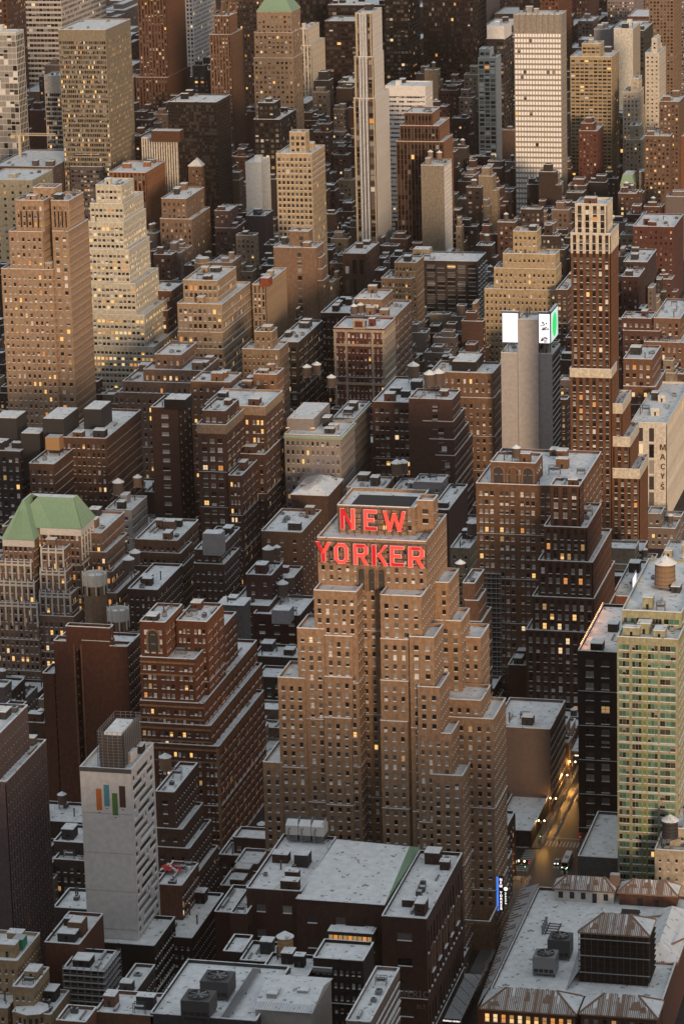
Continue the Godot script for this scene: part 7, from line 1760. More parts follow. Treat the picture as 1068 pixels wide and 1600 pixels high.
func screens() -> void:
	glow("scr_white", [0.93, 0.86, 0.88], 0.95)
	glow("scr_green", [0.02, 0.62, 0.14], 0.9)
	glow("scr_pale", [0.62, 0.78, 0.72], 0.75)
	glow("scr_teal", [0.03, 0.45, 0.45], 0.9)
	glow("scr_orange", [0.9, 0.35, 0.12], 0.9)
	glow("scr_red", [0.7, 0.04, 0.03], 0.9)
	glow("scr_grey", [0.4, 0.35, 0.36], 0.7)
	glow("scr_black", [0.03, 0.03, 0.03], 0.2)
	var zf := -1631.6
	var a := Vector3(-310.37, 110.91, -1631.60)
	var b := Vector3(-302.27, 95.79, -1631.60)
	var c := Vector3(-291.55, 110.72, -1631.60)
	var d := Vector3(-285.92, 95.57, -1631.60)
	var bt := b.y
	var up := a.y
	var defs := [["plain white glowing screen on the left of the concrete slab", a.x, b.x], ["pale glowing picture screen right of the concrete slab", c.x, d.x]]
	var nr := 0
	for s in defs:
		var nd := thing("advertising_screen", s[0], "screen")
		var m := MB.new()
		m.box("dsteel", s[1] - 0.4, s[2] + 0.4, bt - 0.6, up + 0.9, zf - 2.5, zf - 0.05, "snow")
		for k in 4: m.bar("dsteel", Vector3(lerpf(s[1], s[2], k / 3.0), bt - 6.5, zf - 1.5), Vector3(lerpf(s[1], s[2], k / 3.0), bt - 0.6, zf - 1.5), 0.3)
		build("casing", m, nd)
		m = MB.new()
		m.q("scr_white", Vector3(s[1], bt, zf), Vector3(s[2], bt, zf), Vector3(s[2], up, zf), Vector3(s[1], up, zf), Vector3.BACK)
		build("screen_face", m, nd)
		if nr == 1:
			rng.seed = 31
			for k in 26:
				m = MB.new()
				var x := rng.randf_range(s[1] + 0.3, s[2] - 1.6)
				var y := bt + (up - bt) * (rng.randf_range(0.0, 0.16) if k % 2 == 0 else rng.randf_range(0.42, 0.7))
				m.box("scr_black" if k % 3 != 0 else "scr_grey", x, x + rng.randf_range(0.5, 1.6), y, y + rng.randf_range(0.25, 0.9), zf, zf + 0.02 + k * 0.002)
				build("picture_mark", m, nd)
		nr += 1
	var nd := thing("advertising_screen", "angled pale screen with a green disc on the slab corner", "screen")
	var m := MB.new()
	var x := d.x + 0.5
	var z1 := -1632.2
	var z0 := -1653.0
	m.box("dsteel", x - 1.6, x - 0.05, bt - 0.6, up + 0.9, z0 - 0.4, z1 + 0.3, "snow")
	build("casing", m, nd)
	m = MB.new()
	m.q("scr_pale", Vector3(x, bt, z1), Vector3(x, bt, z0), Vector3(x, up, z0), Vector3(x, up, z1), Vector3.RIGHT)
	build("screen_face", m, nd)
	m = MB.new()
	var cy := (bt + up) / 2
	var cz := (z0 + z1) / 2
	for k in 20:
		var t0 := TAU * k / 20
		var t1 := TAU * (k + 1) / 20
		m.tri("scr_green", Vector3(x + 0.03, cy, cz), Vector3(x + 0.03, cy + sin(t0) * 6.2, cz - cos(t0) * 6.4), Vector3(x + 0.03, cy + sin(t1) * 6.2, cz - cos(t1) * 6.4))
	build("green_disc", m, nd)
	# the store: name letters down the corner, street screen
	var st := thing("store_sign", "dark red letters stacked down the white store corner", "sign")
	surface("signred", [0.10, 0.025, 0.02], 0.6)
	var word := ["M", "A", "C", "Y", ".", "S"]
	var py := [699, 714, 729, 744, 751.5, 761]
	for k in 6:
		var at: Vector3 = [Vector3(-229.90, 40.15, -1643.10), Vector3(-229.90, 35.06, -1643.10), Vector3(-229.89, 29.97, -1643.10), Vector3(-229.89, 24.87, -1643.10), Vector3(-229.89, 21.81, -1643.10), Vector3(-229.88, 19.08, -1643.10)][k]
		txt(st, "letter", word[k], at + Vector3(0, 0.6 if word[k] == "." else 0.0, 0.1), Basis.IDENTITY, 3.0, 0.12, "signred")
	var ad := thing("street_screen", "small bright picture screen at the foot of the white store", "screen")
	var e := Vector3(-229.82, 9.30, -1600.00)
	var f := Vector3(-223.02, 3.90, -1600.00)
	m = MB.new()
	m.box("dsteel", e.x - 0.3, f.x + 0.3, f.y - 0.3, e.y + 0.4, -1601.2, -1600.05)
	m.bar("dsteel", Vector3((e.x + f.x) / 2, 0, -1600.6), Vector3((e.x + f.x) / 2, f.y, -1600.6), 0.6)
	build("casing", m, ad)
	for q in [["scr_teal", 0.62, 1.0], ["scr_pale", 0.4, 0.62], ["scr_orange", 0.0, 0.4]]:
		m = MB.new()
		m.q(q[0], Vector3(e.x, lerpf(f.y, e.y, q[1]), -1600), Vector3(f.x, lerpf(f.y, e.y, q[1]), -1600), Vector3(f.x, lerpf(f.y, e.y, q[2]), -1600), Vector3(e.x, lerpf(f.y, e.y, q[2]), -1600), Vector3.BACK)
		build("picture_band", m, ad)
	m = MB.new()
	m.box("scr_red", lerpf(e.x, f.x, 0.35), lerpf(e.x, f.x, 0.75), lerpf(f.y, e.y, 0.3), lerpf(f.y, e.y, 0.44), -1600, -1599.95)
	build("picture_mark", m, ad)
	var bb := thing("billboard", "small blank white lit billboard on the maroon wall at right", "billboard")
	m = MB.new()
	var g0 := Vector3(-208.80, 38.00, -1396.24)
	m.box("dsteel", g0.x - 0.3, g0.x + 0.05, 36.0, 44.6, g0.z - 12.0, g0.z, "snow")
	build("board", m, bb)
	m = MB.new()
	m.q("scr_white", Vector3(g0.x + 0.07, 36.5, g0.z - 0.5), Vector3(g0.x + 0.07, 36.5, g0.z - 11.5), Vector3(g0.x + 0.07, 44.0, g0.z - 11.5), Vector3(g0.x + 0.07, 44.0, g0.z - 0.5), Vector3.RIGHT)
	build("face", m, bb)

# ------------------------------------------------------------------ street life
func street_lamp(x: float, z: float, label: String, lit: bool, e := 9.0) -> void:
	var nd := thing("street_lamp", label, "street lamp", "street lamps along the snowy street")
	var m := MB.new()
	m.lathe("dsteel", Vector3.ZERO, [[0.28, 0.0], [0.2, 0.6], [0.11, 0.8], [0.09, 7.0]], 8)
	build("post", m, nd)
	m = MB.new()
	m.bar("dsteel", Vector3(-1.1, 7.0, 0), Vector3(1.1, 7.0, 0), 0.12)
	build("cross_arm", m, nd)
	for s in [-1.1, 1.1]:
		m = MB.new()
		m.lathe("lamp_glass", Vector3(s, 7.05, 0), [[0.0, 0.0], [0.3, 0.25], [0.3, 0.55], [0.0, 0.85]], 8)
		build("lamp_globe", m, nd)
		if lit:
			var l := OmniLight3D.new()
			l.name = "light"
			l.light_color = Color(1.0, 0.72, 0.36)
			l.light_energy = e
			l.light_size = 0.3
			l.omni_range = 40.0
			l.shadow_enabled = true
			nd.add_child(l, true)
			l.position = Vector3(s, 6.75, 0)
	nd.position = Vector3(x, 0.14, z)

func car_body(m: MB, k: String, L: float, W: float, H: float, cabin0: float, cabin1: float) -> void:
	# bevelled side profile swept across the width; nose towards +z
	var hood := H * 0.55
	var pr := [[L / 2, 0.35], [L / 2, hood * 0.85], [L / 2 - 0.15, hood], [cabin1 + 0.7, hood + 0.06], [cabin1, H - 0.05], [cabin1 - 0.25, H], [cabin0 + 0.3, H], [cabin0, H - 0.05], [cabin0 - 0.5, hood + 0.1], [-L / 2 + 0.1, hood], [-L / 2, hood * 0.85], [-L / 2, 0.35]]
	for j in pr.size():
		var a: Array = pr[j]
		var b: Array = pr[(j + 1) % pr.size()]
		var ia := 0.16 if a[1] > hood + 0.08 else 0.0
		var ib := 0.16 if b[1] > hood + 0.08 else 0.0
		m.qa(k, Vector3(W / 2 - ia, a[1], a[0]), Vector3(W / 2 - ib, b[1], b[0]), Vector3(-W / 2 + ib, b[1], b[0]), Vector3(-W / 2 + ia, a[1], a[0]))
	for s in [-1.0, 1.0]:
		for j in pr.size() - 2:
			var p0 := Vector3(s * W / 2, 0.35, pr[0][0] - 0.01)
			var a: Array = pr[j + 1]
			var b: Array = pr[j + 2]
			var ia := 0.16 if a[1] > hood + 0.08 else 0.0
			var ib := 0.16 if b[1] > hood + 0.08 else 0.0
			var A := Vector3(s * (W / 2 - ia), a[1], a[0])
			var Bq := Vector3(s * (W / 2 - ib), b[1], b[0])
			var base := Vector3(s * W / 2, 0.35, 0)
			if s > 0: m.tri(k, base, Bq, A)
			else: m.tri(k, base, A, Bq)

func car(called: String, label: String, cat: String, at: Vector3, turn: float, col: Array, L: float, W: float, H: float, c0: float, c1: float) -> Node3D:
	var nd := thing(called, label, cat, "vehicles on the snowy street")
	surface("paint%d" % int(col[0] * 999 + col[1] * 77), col, 0.25)
	var m := MB.new()
	car_body(m, "paint%d" % int(col[0] * 999 + col[1] * 77), L, W, H, c0, c1)
	build("body", m, nd)
	var hood := H * 0.55
	m = MB.new()
	m.qa("g0", Vector3(-W / 2 + 0.22, hood + 0.12, c1 + 0.69), Vector3(W / 2 - 0.22, hood + 0.12, c1 + 0.69), Vector3(W / 2 - 0.26, H - 0.1, c1 + 0.06), Vector3(-W / 2 + 0.26, H - 0.1, c1 + 0.06))
	build("windscreen", m, nd)
	for s in [-1.0, 1.0]:
		m = MB.new()
		m.box("g0", s * (W / 2 - 0.1) - 0.02, s * (W / 2 - 0.1) + 0.02, hood + 0.12, H - 0.15, c0 + 0.2, c1 - 0.1)
		build("side_window", m, nd)
		for e in [L * 0.31, -L * 0.31]:
			m = MB.new()
			var w := Vector3(s * (W / 2 - 0.08), 0.34, e)
			for j in 12:
				var a := TAU * j / 12
				var b := TAU * (j + 1) / 12
				var p := Vector3(0, sin(a) * 0.34, cos(a) * 0.34)
				var q := Vector3(0, sin(b) * 0.34, cos(b) * 0.34)
				var o := Vector3(s * 0.12, 0, 0)
				m.qa("tar", w + p - o, w + q - o, w + q + o, w + p + o)
				m.tri("steel" if j % 3 == 0 else "tar", w + o, w + o + p, w + o + q)
			build("wheel", m, nd)
		m = MB.new()
		m.box("headlamp", s * (W / 2 - 0.35) - 0.22, s * (W / 2 - 0.35) + 0.22, 0.55, 0.8, L / 2 - 0.03, L / 2 + 0.03)
		build("headlight", m, nd)
		m = MB.new()
		m.box("taillamp", s * (W / 2 - 0.3) - 0.22, s * (W / 2 - 0.3) + 0.22, 0.6, 0.85, -L / 2 - 0.03, -L / 2 + 0.03)
		build("tail_light", m, nd)
	nd.position = at
	nd.rotation.y = turn
	return nd

func person(at: Vector3, turn: float, coat: Array, word: String) -> void:
	var nd := thing("person", "person in %s coat walking on the snowy street" % word, "person", "people walking on the snowy street")
	var k := surface("coat" + word, coat, 0.9)
	var m := MB.new()
	# one turned body: two stepping legs joining the hips, coat, shoulders, neck, head
	for s in [-1.0, 1.0]:
		var f := Vector3(s * 0.1, 0, s * 0.22)
		var hipp := Vector3(s * 0.09, 0.86, 0)
		m.bar("tar", f, Vector3(s * 0.1, 0.45, s * 0.1), 0.13)
		m.bar("tar", Vector3(s * 0.1, 0.43, s * 0.1), hipp, 0.17)
		m.bar(k, Vector3(s * 0.22, 1.4, 0), Vector3(s * 0.27, 1.1, -s * 0.08), 0.13)
		m.bar(k, Vector3(s * 0.27, 1.12, -s * 0.08), Vector3(s * 0.24, 0.84, -s * 0.2 + 0.06), 0.11)
	m.lathe(k, Vector3.ZERO, [[0.0, 0.7], [0.22, 0.72], [0.2, 1.05], [0.24, 1.38], [0.15, 1.48], [0.06, 1.52]], 10)
	m.lathe("wood", Vector3.ZERO, [[0.06, 1.5], [0.1, 1.58], [0.11, 1.68]], 8)
	m.lathe("tar", Vector3.ZERO, [[0.115, 1.66], [0.1, 1.76], [0.0, 1.8]], 8)
	build("body", m, nd)
	nd.position = at
	nd.rotation.y = turn

func street_life() -> void:
	glow("lamp_glass", [1.0, 0.8, 0.5], 4.0)
	glow("headlamp", [1.0, 0.92, 0.75], 3.0)
	glow("taillamp", [1.0, 0.03, 0.02], 1.6)
	glow("go_light", [0.1, 1.0, 0.5], 2.5)
	glow("stop_light", [1.0, 0.06, 0.02], 2.5)
	street_lamp(-213.4, -1190.0, "double lamp at the far corner of the avenue crossing", true)
	street_lamp(-213.4, -1147.0, "double lamp at the near corner by the hotel", true)
	street_lamp(-213.2, -1215.0, "double lamp beside the single storey shop", true)
	street_lamp(-213.2, -1242.0, "double lamp just before the covered bridge", true, 13.0)
	street_lamp(-196.4, -1044.0, "double lamp beside the long brick building", true)
	street_lamp(-196.2, -1228.0, "double lamp beside the black brick building", true, 13.0)
	street_lamp(-196.6, -1000.0, "double lamp at the bottom end of the street", true, 22.0)
	street_lamp(-196.6, -965.0, "double lamp nearest the bottom edge of the street", true, 22.0)
	street_lamp(-212.6, -1258.0, "double lamp under the far end of the snow bridge", true, 22.0)
	car("white_van", "white van driving on the red lane", "van", Vector3(-199.6, 0.03, -1218.0), 0.0, [0.62, 0.6, 0.58], 6.2, 2.1, 2.6, -2.9, 1.6)
	car("dark_car", "dark car with snowy roof behind the white van", "car", Vector3(-199.8, 0.03, -1238.0), 0.0, [0.03, 0.03, 0.035], 4.7, 1.9, 1.7, -2.0, 0.6)
	car("silver_car", "silver car waiting in the crossing beside the bus", "car", Vector3(-203.2, 0.03, -1166.0), 0.0, [0.35, 0.34, 0.33], 4.6, 1.9, 1.6, -1.6, 0.6)
	car("black_car", "black car crossing the avenue with tail lights on", "car", Vector3(-216.0, 0.03, -1163.0), -PI / 2, [0.02, 0.02, 0.022], 4.8, 1.9, 1.5, -1.7, 0.6)
	car("parked_car", "reddish car parked by the snow bank at the bottom", "car", Vector3(-199.2, 0.03, -1028.0), 0.0, [0.16, 0.03, 0.02], 4.6, 1.9, 1.5, -1.6, 0.6)
	car("parked_car", "dark car parked beside the long brick building", "car", Vector3(-199.2, 0.03, -1052.0), 0.0, [0.05, 0.04, 0.04], 4.6, 1.9, 1.5, -1.6, 0.6)
	car("taxi", "yellow taxi stopped by the hotel entrance", "taxi", Vector3(-209.6, 0.03, -1106.0), 0.0, [0.6, 0.32, 0.02], 4.8, 1.9, 1.6, -1.6, 0.6)
	var b := thing("city_bus", "white city bus with number on its roof beside the grey snow roof", "bus")
	surface("buspaint", [0.6, 0.6, 0.58], 0.4)
	var m := MB.new()
	m.box("buspaint", -1.3, 1.3, 0.4, 2.95, -6.0, 6.0)
	m.box("buspaint", -1.15, 1.15, 2.95, 3.15, -5.7, 5.7)
	build("body", m, b)
	m = MB.new()
	m.box("g0", -1.2, 1.2, 1.2, 2.7, 6.0, 6.04)
	build("windscreen", m, b)
	for k in 6:
		for s in [-1.0, 1.0]:
			m = MB.new()
			m.box("g1", s * 1.31 - 0.02, s * 1.31 + 0.02, 1.4, 2.5, -5.4 + k * 1.85, -3.8 + k * 1.85)
			build("side_window", m, b)
	for s in [-1.0, 1.0]:
		for e in [-3.8, 3.9]:
			m = MB.new()
			m.lathe("tar", Vector3.ZERO, [[0.0, -0.16], [0.48, -0.15], [0.48, 0.15], [0.0, 0.16]], 14)
			var wn := build("wheel", m, b)
			wn.transform = Transform3D(Basis(Vector3(0, 0, 1), PI / 2), Vector3(s * 1.16, 0.48, e))
		m = MB.new()
		m.box("headlamp", s * 0.95 - 0.2, s * 0.95 + 0.2, 0.7, 0.95, 5.98, 6.05)
		build("headlight", m, b)
	txt(b, "roof_number", "302", Vector3(0, 3.17, 1.0), Basis(Vector3(0, 0, -1), Vector3(-1, 0, 0), Vector3(0, 1, 0)), 1.5, 0.02, "tar")
	b.position = Vector3(-199.4, 0.03, -1166.0)
	# signals
	var sg := [[-212.6, -1150.0, "go_light"], [-212.4, -1182.0, "go_light"], [-197.0, -1182.0, "stop_light"], [-197.2, -1150.5, "go_light"]]
	var words := ["near hotel corner", "far shop corner", "black brick corner", "long brick corner"]
	for k in 4:
		var t := thing("traffic_signal", "traffic signal at the %s of the crossing" % words[k], "traffic signal", "signals at the avenue crossing")
		m = MB.new()
		m.lathe("dsteel", Vector3.ZERO, [[0.14, 0.0], [0.09, 5.0]], 8)
		build("post", m, t)
		m = MB.new()
		m.box("tar", -0.22, 0.22, 3.9, 5.1, -0.2, 0.2)
		build("head", m, t)
		m = MB.new()
		m.box(sg[k][2], -0.16, 0.16, 4.0 if sg[k][2] == "go_light" else 4.7, 4.3 if sg[k][2] == "go_light" else 5.0, 0.2, 0.26)
		build("lens", m, t)
		t.position = Vector3(sg[k][0], 0.14, sg[k][1])
	var ppl := [[-206.5, -1232.0, "dark"], [-205.6, -1231.0, "brown"], [-204.6, -1233.0, "dark"], [-214.2, -1205.0, "brown"], [-213.6, -1184.5, "dark"], [-213.0, -1144.0, "grey"], [-195.4, -1060.0, "brown"], [-206.0, -1186.0, "grey"]]
	for k in ppl.size():
		var p: Array = ppl[k]
		var cc: Array = {"dark": [0.03, 0.03, 0.035], "brown": [0.12, 0.07, 0.05], "grey": [0.2, 0.2, 0.21]}[p[2]]
		person(Vector3(p[0], 0.14 if p[0] < -212 or p[0] > -197 else 0.04, p[1]), k * 1.9, cc, p[2])
	# covered bridge over the street with snow on top
	var br := thing("street_bridge", "low covered bridge with snow roof crossing the far street", "bridge")
	m = MB.new()
	m.box("tar", -214.5, -200.5, 7.6, 9.2, -1300.0, -1266.0, "snow")
	build("deck", m, br)
	for k in 4:
		m = MB.new()
		m.bar("dsteel", Vector3(-214.0 + k * 4.4, 0.0, -1266.5), Vector3(-214.0 + k * 4.4, 7.6, -1266.5), 0.5)
		build("post", m, br)
		m = MB.new()
		m.box("headlamp", -213.0 + k * 3.4, -211.6 + k * 3.4, 7.3, 7.55, -1266.0, -1265.8)
		build("strip_light", m, br)

func crane() -> void:
	var nd := thing("tower_crane", "pale construction crane jib at the upper left", "crane")
	var y := 84.0
	var a := Vector3(-810.57, 84.00, -2315.98)
	var b := Vector3(-776.06, 84.00, -2339.41)
	var z := (a.z + b.z) / 2
	var x0 := a.x
	var x1 := b.x
	surface("cranepaint", [0.55, 0.47, 0.32], 0.6)
	var m := MB.new()
	for s in [[0.0, -0.8], [0.0, 0.8], [1.6, 0.0]]:
		m.bar("cranepaint", Vector3(x0, y + s[0], z + s[1]), Vector3(x1, y + s[0], z + s[1]), 0.3)
	var n := 22
	for k in n:
		var xa := lerpf(x0, x1, float(k) / n)
		var xb := lerpf(x0, x1, (k + 0.5) / n)
		var xc := lerpf(x0, x1, (k + 1.0) / n)
		m.bar("cranepaint", Vector3(xa, y, z + 0.8), Vector3(xb, y + 1.6, z), 0.16)
		m.bar("cranepaint", Vector3(xb, y + 1.6, z), Vector3(xc, y, z + 0.8), 0.16)
		m.bar("cranepaint", Vector3(xa, y, z - 0.8), Vector3(xb, y + 1.6, z), 0.16)
	build("jib", m, nd)
	m = MB.new()
	var xm := lerpf(x0, x1, 0.18)
	m.box("cranepaint", xm - 0.9, xm + 0.9, 40.0, y, z - 0.9, z + 0.9)
	build("mast", m, nd)
	m = MB.new()
	m.box("cranepaint", x0 - 0.5, x0 + 3.0, y - 2.2, y - 0.1, z - 0.9, z + 0.9)
	build("counterweight", m, nd)

func skyline_behind() -> void:
	# the tall blocks that stand below and behind the viewpoint and keep the low glow off the near streets
	var spots := [[-345.0, -252.0, -640.0, -590.0, 148.0], [-248.0, -165.0, -655.0, -600.0, 142.0], [-160.0, -78.0, -640.0, -580.0, 158.0], [-72.0, 40.0, -660.0, -600.0, 152.0], [-440.0, -352.0, -660.0, -600.0, 130.0]]
	for k in spots.size():
		var s: Array = spots[k]
		var nd := thing("office_tower", "tall block number %d standing below the view outside the picture" % (k + 1), "tower", "towers below the view")
		var cx := Ctx.new()
		cx.node = nd
		cx.mb = MB.new()
		cx.wm = MB.new()
		cx.wk = wallmat([0.3, 0.25, 0.22])
		cx.rk = cx.wk
		cx.far = true
		var t := [s[0], s[1], s[3], s[2], 0.0, s[4]]
		cx.tiers = [t]
		tier(cx, t, ["b"], ["b"], true)
		build("wall", cx.mb, nd)

func steam(label: String, at: Vector3, size: Vector3, dens: float) -> void:
	var fv := FogVolume.new()
	fv.name = numbered("steam")
	fv.shape = RenderingServer.FOG_VOLUME_SHAPE_ELLIPSOID
	fv.size = size
	var fm := FogMaterial.new()
	fm.density = dens
	fm.albedo = Color(0.75, 0.72, 0.74)
	fv.material = fm
	add_child(fv)
	fv.position = at
	tag(fv, label, "steam", "", "stuff")

func extras() -> void:
	var by := {}
	for k in BLD.size(): by[BLD[k][0]] = nodes[k]
	red_sign()
	street_sign()
	hotel_details(by["ny"])
	theatre(by["mc"])
	white_tower(by["whitetower"])
	copper_building(by["greencop"])
	long_block()
	bottom_things()
	screens()
	crane()
	street_life()
	string_lights("glowing string lights along the black brick roof edge", [Vector3(-199.9, 76.2, -1202), Vector3(-199.9, 76.2, -1220), Vector3(-199.9, 76.2, -1240), Vector3(-199.9, 76.2, -1258)], 8, 5)
	string_lights("orange string lights on the pale hotel roof terrace", [Vector3(-403.61, 69.00, -1546.17), Vector3(-400.47, 69.00, -1554.47), Vector3(-394.77, 69.00, -1549.97), Vector3(-389.09, 69.00, -1548.11)], 6, 2)
	# small accents on other buildings
	var m := MB.new()
	var wk := wallmat([0.36, 0.18, 0.09])
	var at: Array = BLD[ARCI][5]
	m.box(wk, at[1][1] - 0.02, at[1][1] + 0.6, 0.0, at[1][5], at[1][2] - 0.4, at[1][2] + 0.3)
	m.box(wk, at[2][0] - 0.6, at[2][0] + 0.02, 0.0, at[1][5], at[1][2] - 0.4, at[1][2] + 0.3)
	build("slot_trim", m, by["archslot"])
	m = MB.new()
	var ot: Array = BLD[ORGI][5]
	var tw: Array = ot[4]
	arch_panel(m, Vector3((tw[0] + tw[1]) / 2, tw[5] - 11.0, tw[2]), (tw[1] - tw[0]) * 0.2, 8.6)
	build("blind_arch", m, by["orangestep"])
	m = MB.new()
	var ok := wallmat([0.42, 0.24, 0.13])
	for i in 4:
		var t: Array = ot[i]
		m.box(ok, t[0] - 0.1, t[1] + 0.1, t[5] - 1.2, t[5] - 0.5, t[2] + 0.02, t[2] + 0.35)
		m.box(ok, t[0] - 0.12, t[1] + 0.05, t[5] - 6.0, t[5] - 5.4, t[2] + 0.02, t[2] + 0.3)
	var o3: Array = ot[3]
	m.box(ok, o3[0] - 0.15, o3[0] + 1.0, 0.0, o3[5], o3[2] + 0.02, o3[2] + 0.4)
	m.box(ok, o3[1] - 1.0, o3[1] + 0.1, 0.0, o3[5], o3[2] + 0.02, o3[2] + 0.4)
	build("stone_bands", m, by["orangestep"])
	# square wooden tank, black roof boxes
	var st := thing("square_tank", "square weathered wooden tank on stilts on the long loft roof", "water tank")
	var p := Vector3(-517.02, 57.00, -1521.33)
	m = MB.new()
	m.box("orangewood", p.x - 3.6, p.x + 3.6, 59.5, 66.0, p.z - 8.0, p.z - 1.0, "dsnow")
	build("tank_body", m, st)
	for s in [[-3.2, -1.4], [3.2, -1.4], [3.2, -7.6], [-3.2, -7.6]]:
		m = MB.new()
		m.bar("tar", Vector3(p.x + s[0], 56.7, p.z + s[1]), Vector3(p.x + s[0], 59.5, p.z + s[1]), 0.4)
		build("leg", m, st)
	var bx := [[Vector3(-526.37, 72.00, -1538.91), Vector3(-515.14, 72.00, -1536.39), 24.0, 72.0], [Vector3(-510.63, 73.00, -1557.21), Vector3(-501.30, 73.00, -1554.35), 18.0, 73.0], [Vector3(-557.04, 68.00, -1553.82), Vector3(-544.82, 68.00, -1550.01), 16.0, 68.0], [Vector3(-538.25, 64.00, -1538.91), Vector3(-528.27, 64.00, -1536.29), 12.0, 64.0]]
	for k in 4:
		m = MB.new()
		var a: Vector3 = bx[k][0]
		var b: Vector3 = bx[k][1]
		m.box("tar", a.x, b.x, 40.0, bx[k][3], b.z - bx[k][2], b.z)
		m.box("snow", a.x + 0.3, b.x - 0.3, bx[k][3], bx[k][3] + 0.2, b.z - bx[k][2] + 0.3, b.z - 0.3)
		build("black_roof_house", m, by["tankroof"])
	# red tarpaulin
	var tp := thing("tarpaulin", "crumpled red tarpaulin on the unfinished low roof", "tarpaulin")
	surface("redcloth", [0.5, 0.03, 0.02], 0.7)
	m = MB.new()
	rng.seed = 8
	var q0 := Vector3(-316.31, 41.00, -1033.51)
	for i in 6:
		for j in 4:
			var g := func(ii: int, jj: int) -> Vector3: return Vector3(q0.x - 3.5 + ii * 1.3, 40.6 + 1.2 * absf(sin(ii * 1.9 + jj * 2.3)), q0.z - jj * 1.6)
			m.qa("redcloth" if (i + j) % 4 != 0 else "snow", g.call(i, j), g.call(i + 1, j), g.call(i + 1, j + 1), g.call(i, j + 1))
	build("cloth", m, tp)
	# green bin on the tan roof
	var gb := thing("roof_unit", "green metal roof unit on the tan stone building", "cooling unit")
	surface("greenpaint", [0.02, 0.25, 0.13], 0.5)
	var gp := Vector3(-340.40, 48.50, -942.83)
	m = MB.new()
	m.box("greenpaint", gp.x - 1.8, gp.x + 1.8, 48.4, 51.6, gp.z - 4.5, gp.z, "dsnow")
	build("casing", m, gb)
	# round tan drum
	var dr := thing("round_tower", "round tan drum tower with ringed top at centre left", "tower")
	var dp := Vector3(-568.07, 66.00, -1982.07)
	m = MB.new()
	m.lathe(wallmat([0.4, 0.28, 0.18]), Vector3(dp.x, 0, dp.z), [[4.6, 0.0], [4.6, 58.0], [5.2, 58.2], [5.2, 62.0], [4.4, 62.2], [4.4, 65.0]], 20)
	m.lathe("snow", Vector3(dp.x, 0, dp.z), [[4.4, 65.0], [0.0, 65.3]], 20)
	for k in 20:
		var an := TAU * k / 20
		m.bar(wallmat([0.5, 0.36, 0.24]), Vector3(dp.x + cos(an) * 4.7, 30, dp.z + sin(an) * 4.7), Vector3(dp.x + cos(an) * 4.7, 60, dp.z + sin(an) * 4.7), 0.4)
	m.lathe("snow", Vector3(dp.x, 62.2, dp.z), [[5.25, 0.0], [4.4, 0.1]], 20)
	build("drum", m, dr)
	var bay := MB.new()
	var tk := wallmat([0.5, 0.34, 0.19])
	var bc := Vector3(-329.5, 0, -923.0)
	bay.lathe(tk, bc, [[5.2, 0.0], [5.2, 36.4], [5.6, 36.5], [5.6, 37.2], [5.0, 37.2]], 8)
	bay.lathe("snow", bc, [[5.6, 37.22], [0.0, 37.9]], 8)
	bay.lathe("snow", bc, [[5.65, 28.6], [5.25, 28.8]], 8)
	bay.lathe(tk, bc, [[5.2, 27.6], [5.65, 28.0], [5.65, 28.6]], 8)
	for lv in [20.5, 24.5, 30.0, 33.6]:
		for k in 8:
			var an := TAU * (k + 0.5) / 8
			var u := Vector3(cos(an), 0, -sin(an))
			var w := Vector3(-sin(an), 0, -cos(an))
			for sx in [-1.0, 1.0]:
				var cc: Vector3 = bc + u * 4.83 + w * sx * 0.95 + Vector3.UP * lv
				bay.qa("g1", cc - w * 0.55, cc + w * 0.55, cc + w * 0.55 + Vector3.UP * 2.0, cc - w * 0.55 + Vector3.UP * 2.0)
				bay.qa("snow", cc - w * 0.7 + u * 0.35 - Vector3.UP * 0.1, cc + w * 0.7 + u * 0.35 - Vector3.UP * 0.1, cc + w * 0.7, cc - w * 0.7)
	build("corner_bay", bay, by["tanbay"])
	skyline_behind()
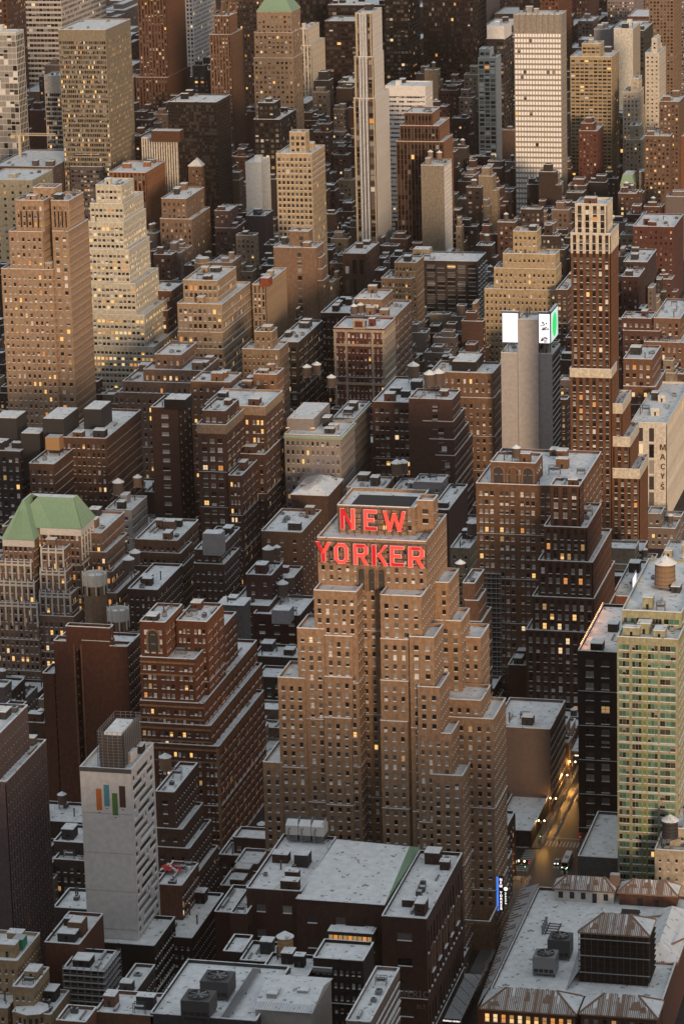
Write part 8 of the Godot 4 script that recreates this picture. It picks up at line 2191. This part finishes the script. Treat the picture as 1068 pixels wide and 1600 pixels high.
	for k in 4:
		steam(["lowest", "second", "third", "topmost"][k] + " puff of white steam near the snowy pyramid roof", Vector3(-372.61, 64.00, -1462.33) + Vector3(3.0 * k, 3.0 * k, -1.0 * k), Vector3(8 + 2 * k, 7 + 1.5 * k, 9), 0.1 - 0.017 * k)



func _ready() -> void:
	# ---------------- camera
	var cam := Camera3D.new()
	cam.name = "camera"
	cam.fov = 17.493
	cam.near = 1.0
	cam.far = 9000.0
	cam.rotation_degrees = Vector3(-15.5, 13.67, -1.474)
	cam.position = Vector3(0, 468, 0)
	add_child(cam)
	cam.current = true
	# ---------------- sky, exposure
	var env := Environment.new()
	env.background_mode = Environment.BG_SKY
	var sm := ProceduralSkyMaterial.new()
	sm.sky_top_color = Color(0.57, 0.60, 0.62)
	sm.sky_horizon_color = Color(0.75, 0.685, 0.66)
	sm.sky_curve = 0.16
	sm.ground_bottom_color = Color(0.12, 0.11, 0.11)
	sm.ground_horizon_color = Color(0.5, 0.42, 0.38)
	sm.sun_angle_max = 1.0
	var sky := Sky.new()
	sky.sky_material = sm
	env.sky = sky
	env.background_energy_multiplier = 1.0
	env.tonemap_mode = Environment.TONE_MAPPER_LINEAR
	env.tonemap_exposure = 1.44
	env.sdfgi_enabled = true
	env.ssao_enabled = true
	env.ssil_enabled = true
	env.volumetric_fog_enabled = true
	env.volumetric_fog_density = 0.0
	env.fog_enabled = true
	env.fog_density = 0.000012
	env.fog_light_color = Color(0.80, 0.70, 0.62)
	var we := WorldEnvironment.new()
	we.name = "environment"
	we.environment = env
	add_child(we)
	# the afterglow: a low, wide, warm light from behind the camera
	var sun := DirectionalLight3D.new()
	sun.name = "sun"
	sun.light_energy = 0.72
	sun.light_color = Color(1.0, 0.85, 0.69)
	sun.light_angular_distance = 8.0
	sun.shadow_enabled = true
	add_child(sun)
	sun.look_at_from_position(Vector3.ZERO, -Vector3(0.42, 0.135, 0.9), Vector3.UP)
	rng.seed = 5
	make_materials()
	surface("w60_35_30", [0.09, 0.05, 0.045], 0.8)
	setting()
	for k in BLD.size():
		nodes.append(building(BLD[k], k).node)
	fillers()
	tanks()
	extras()
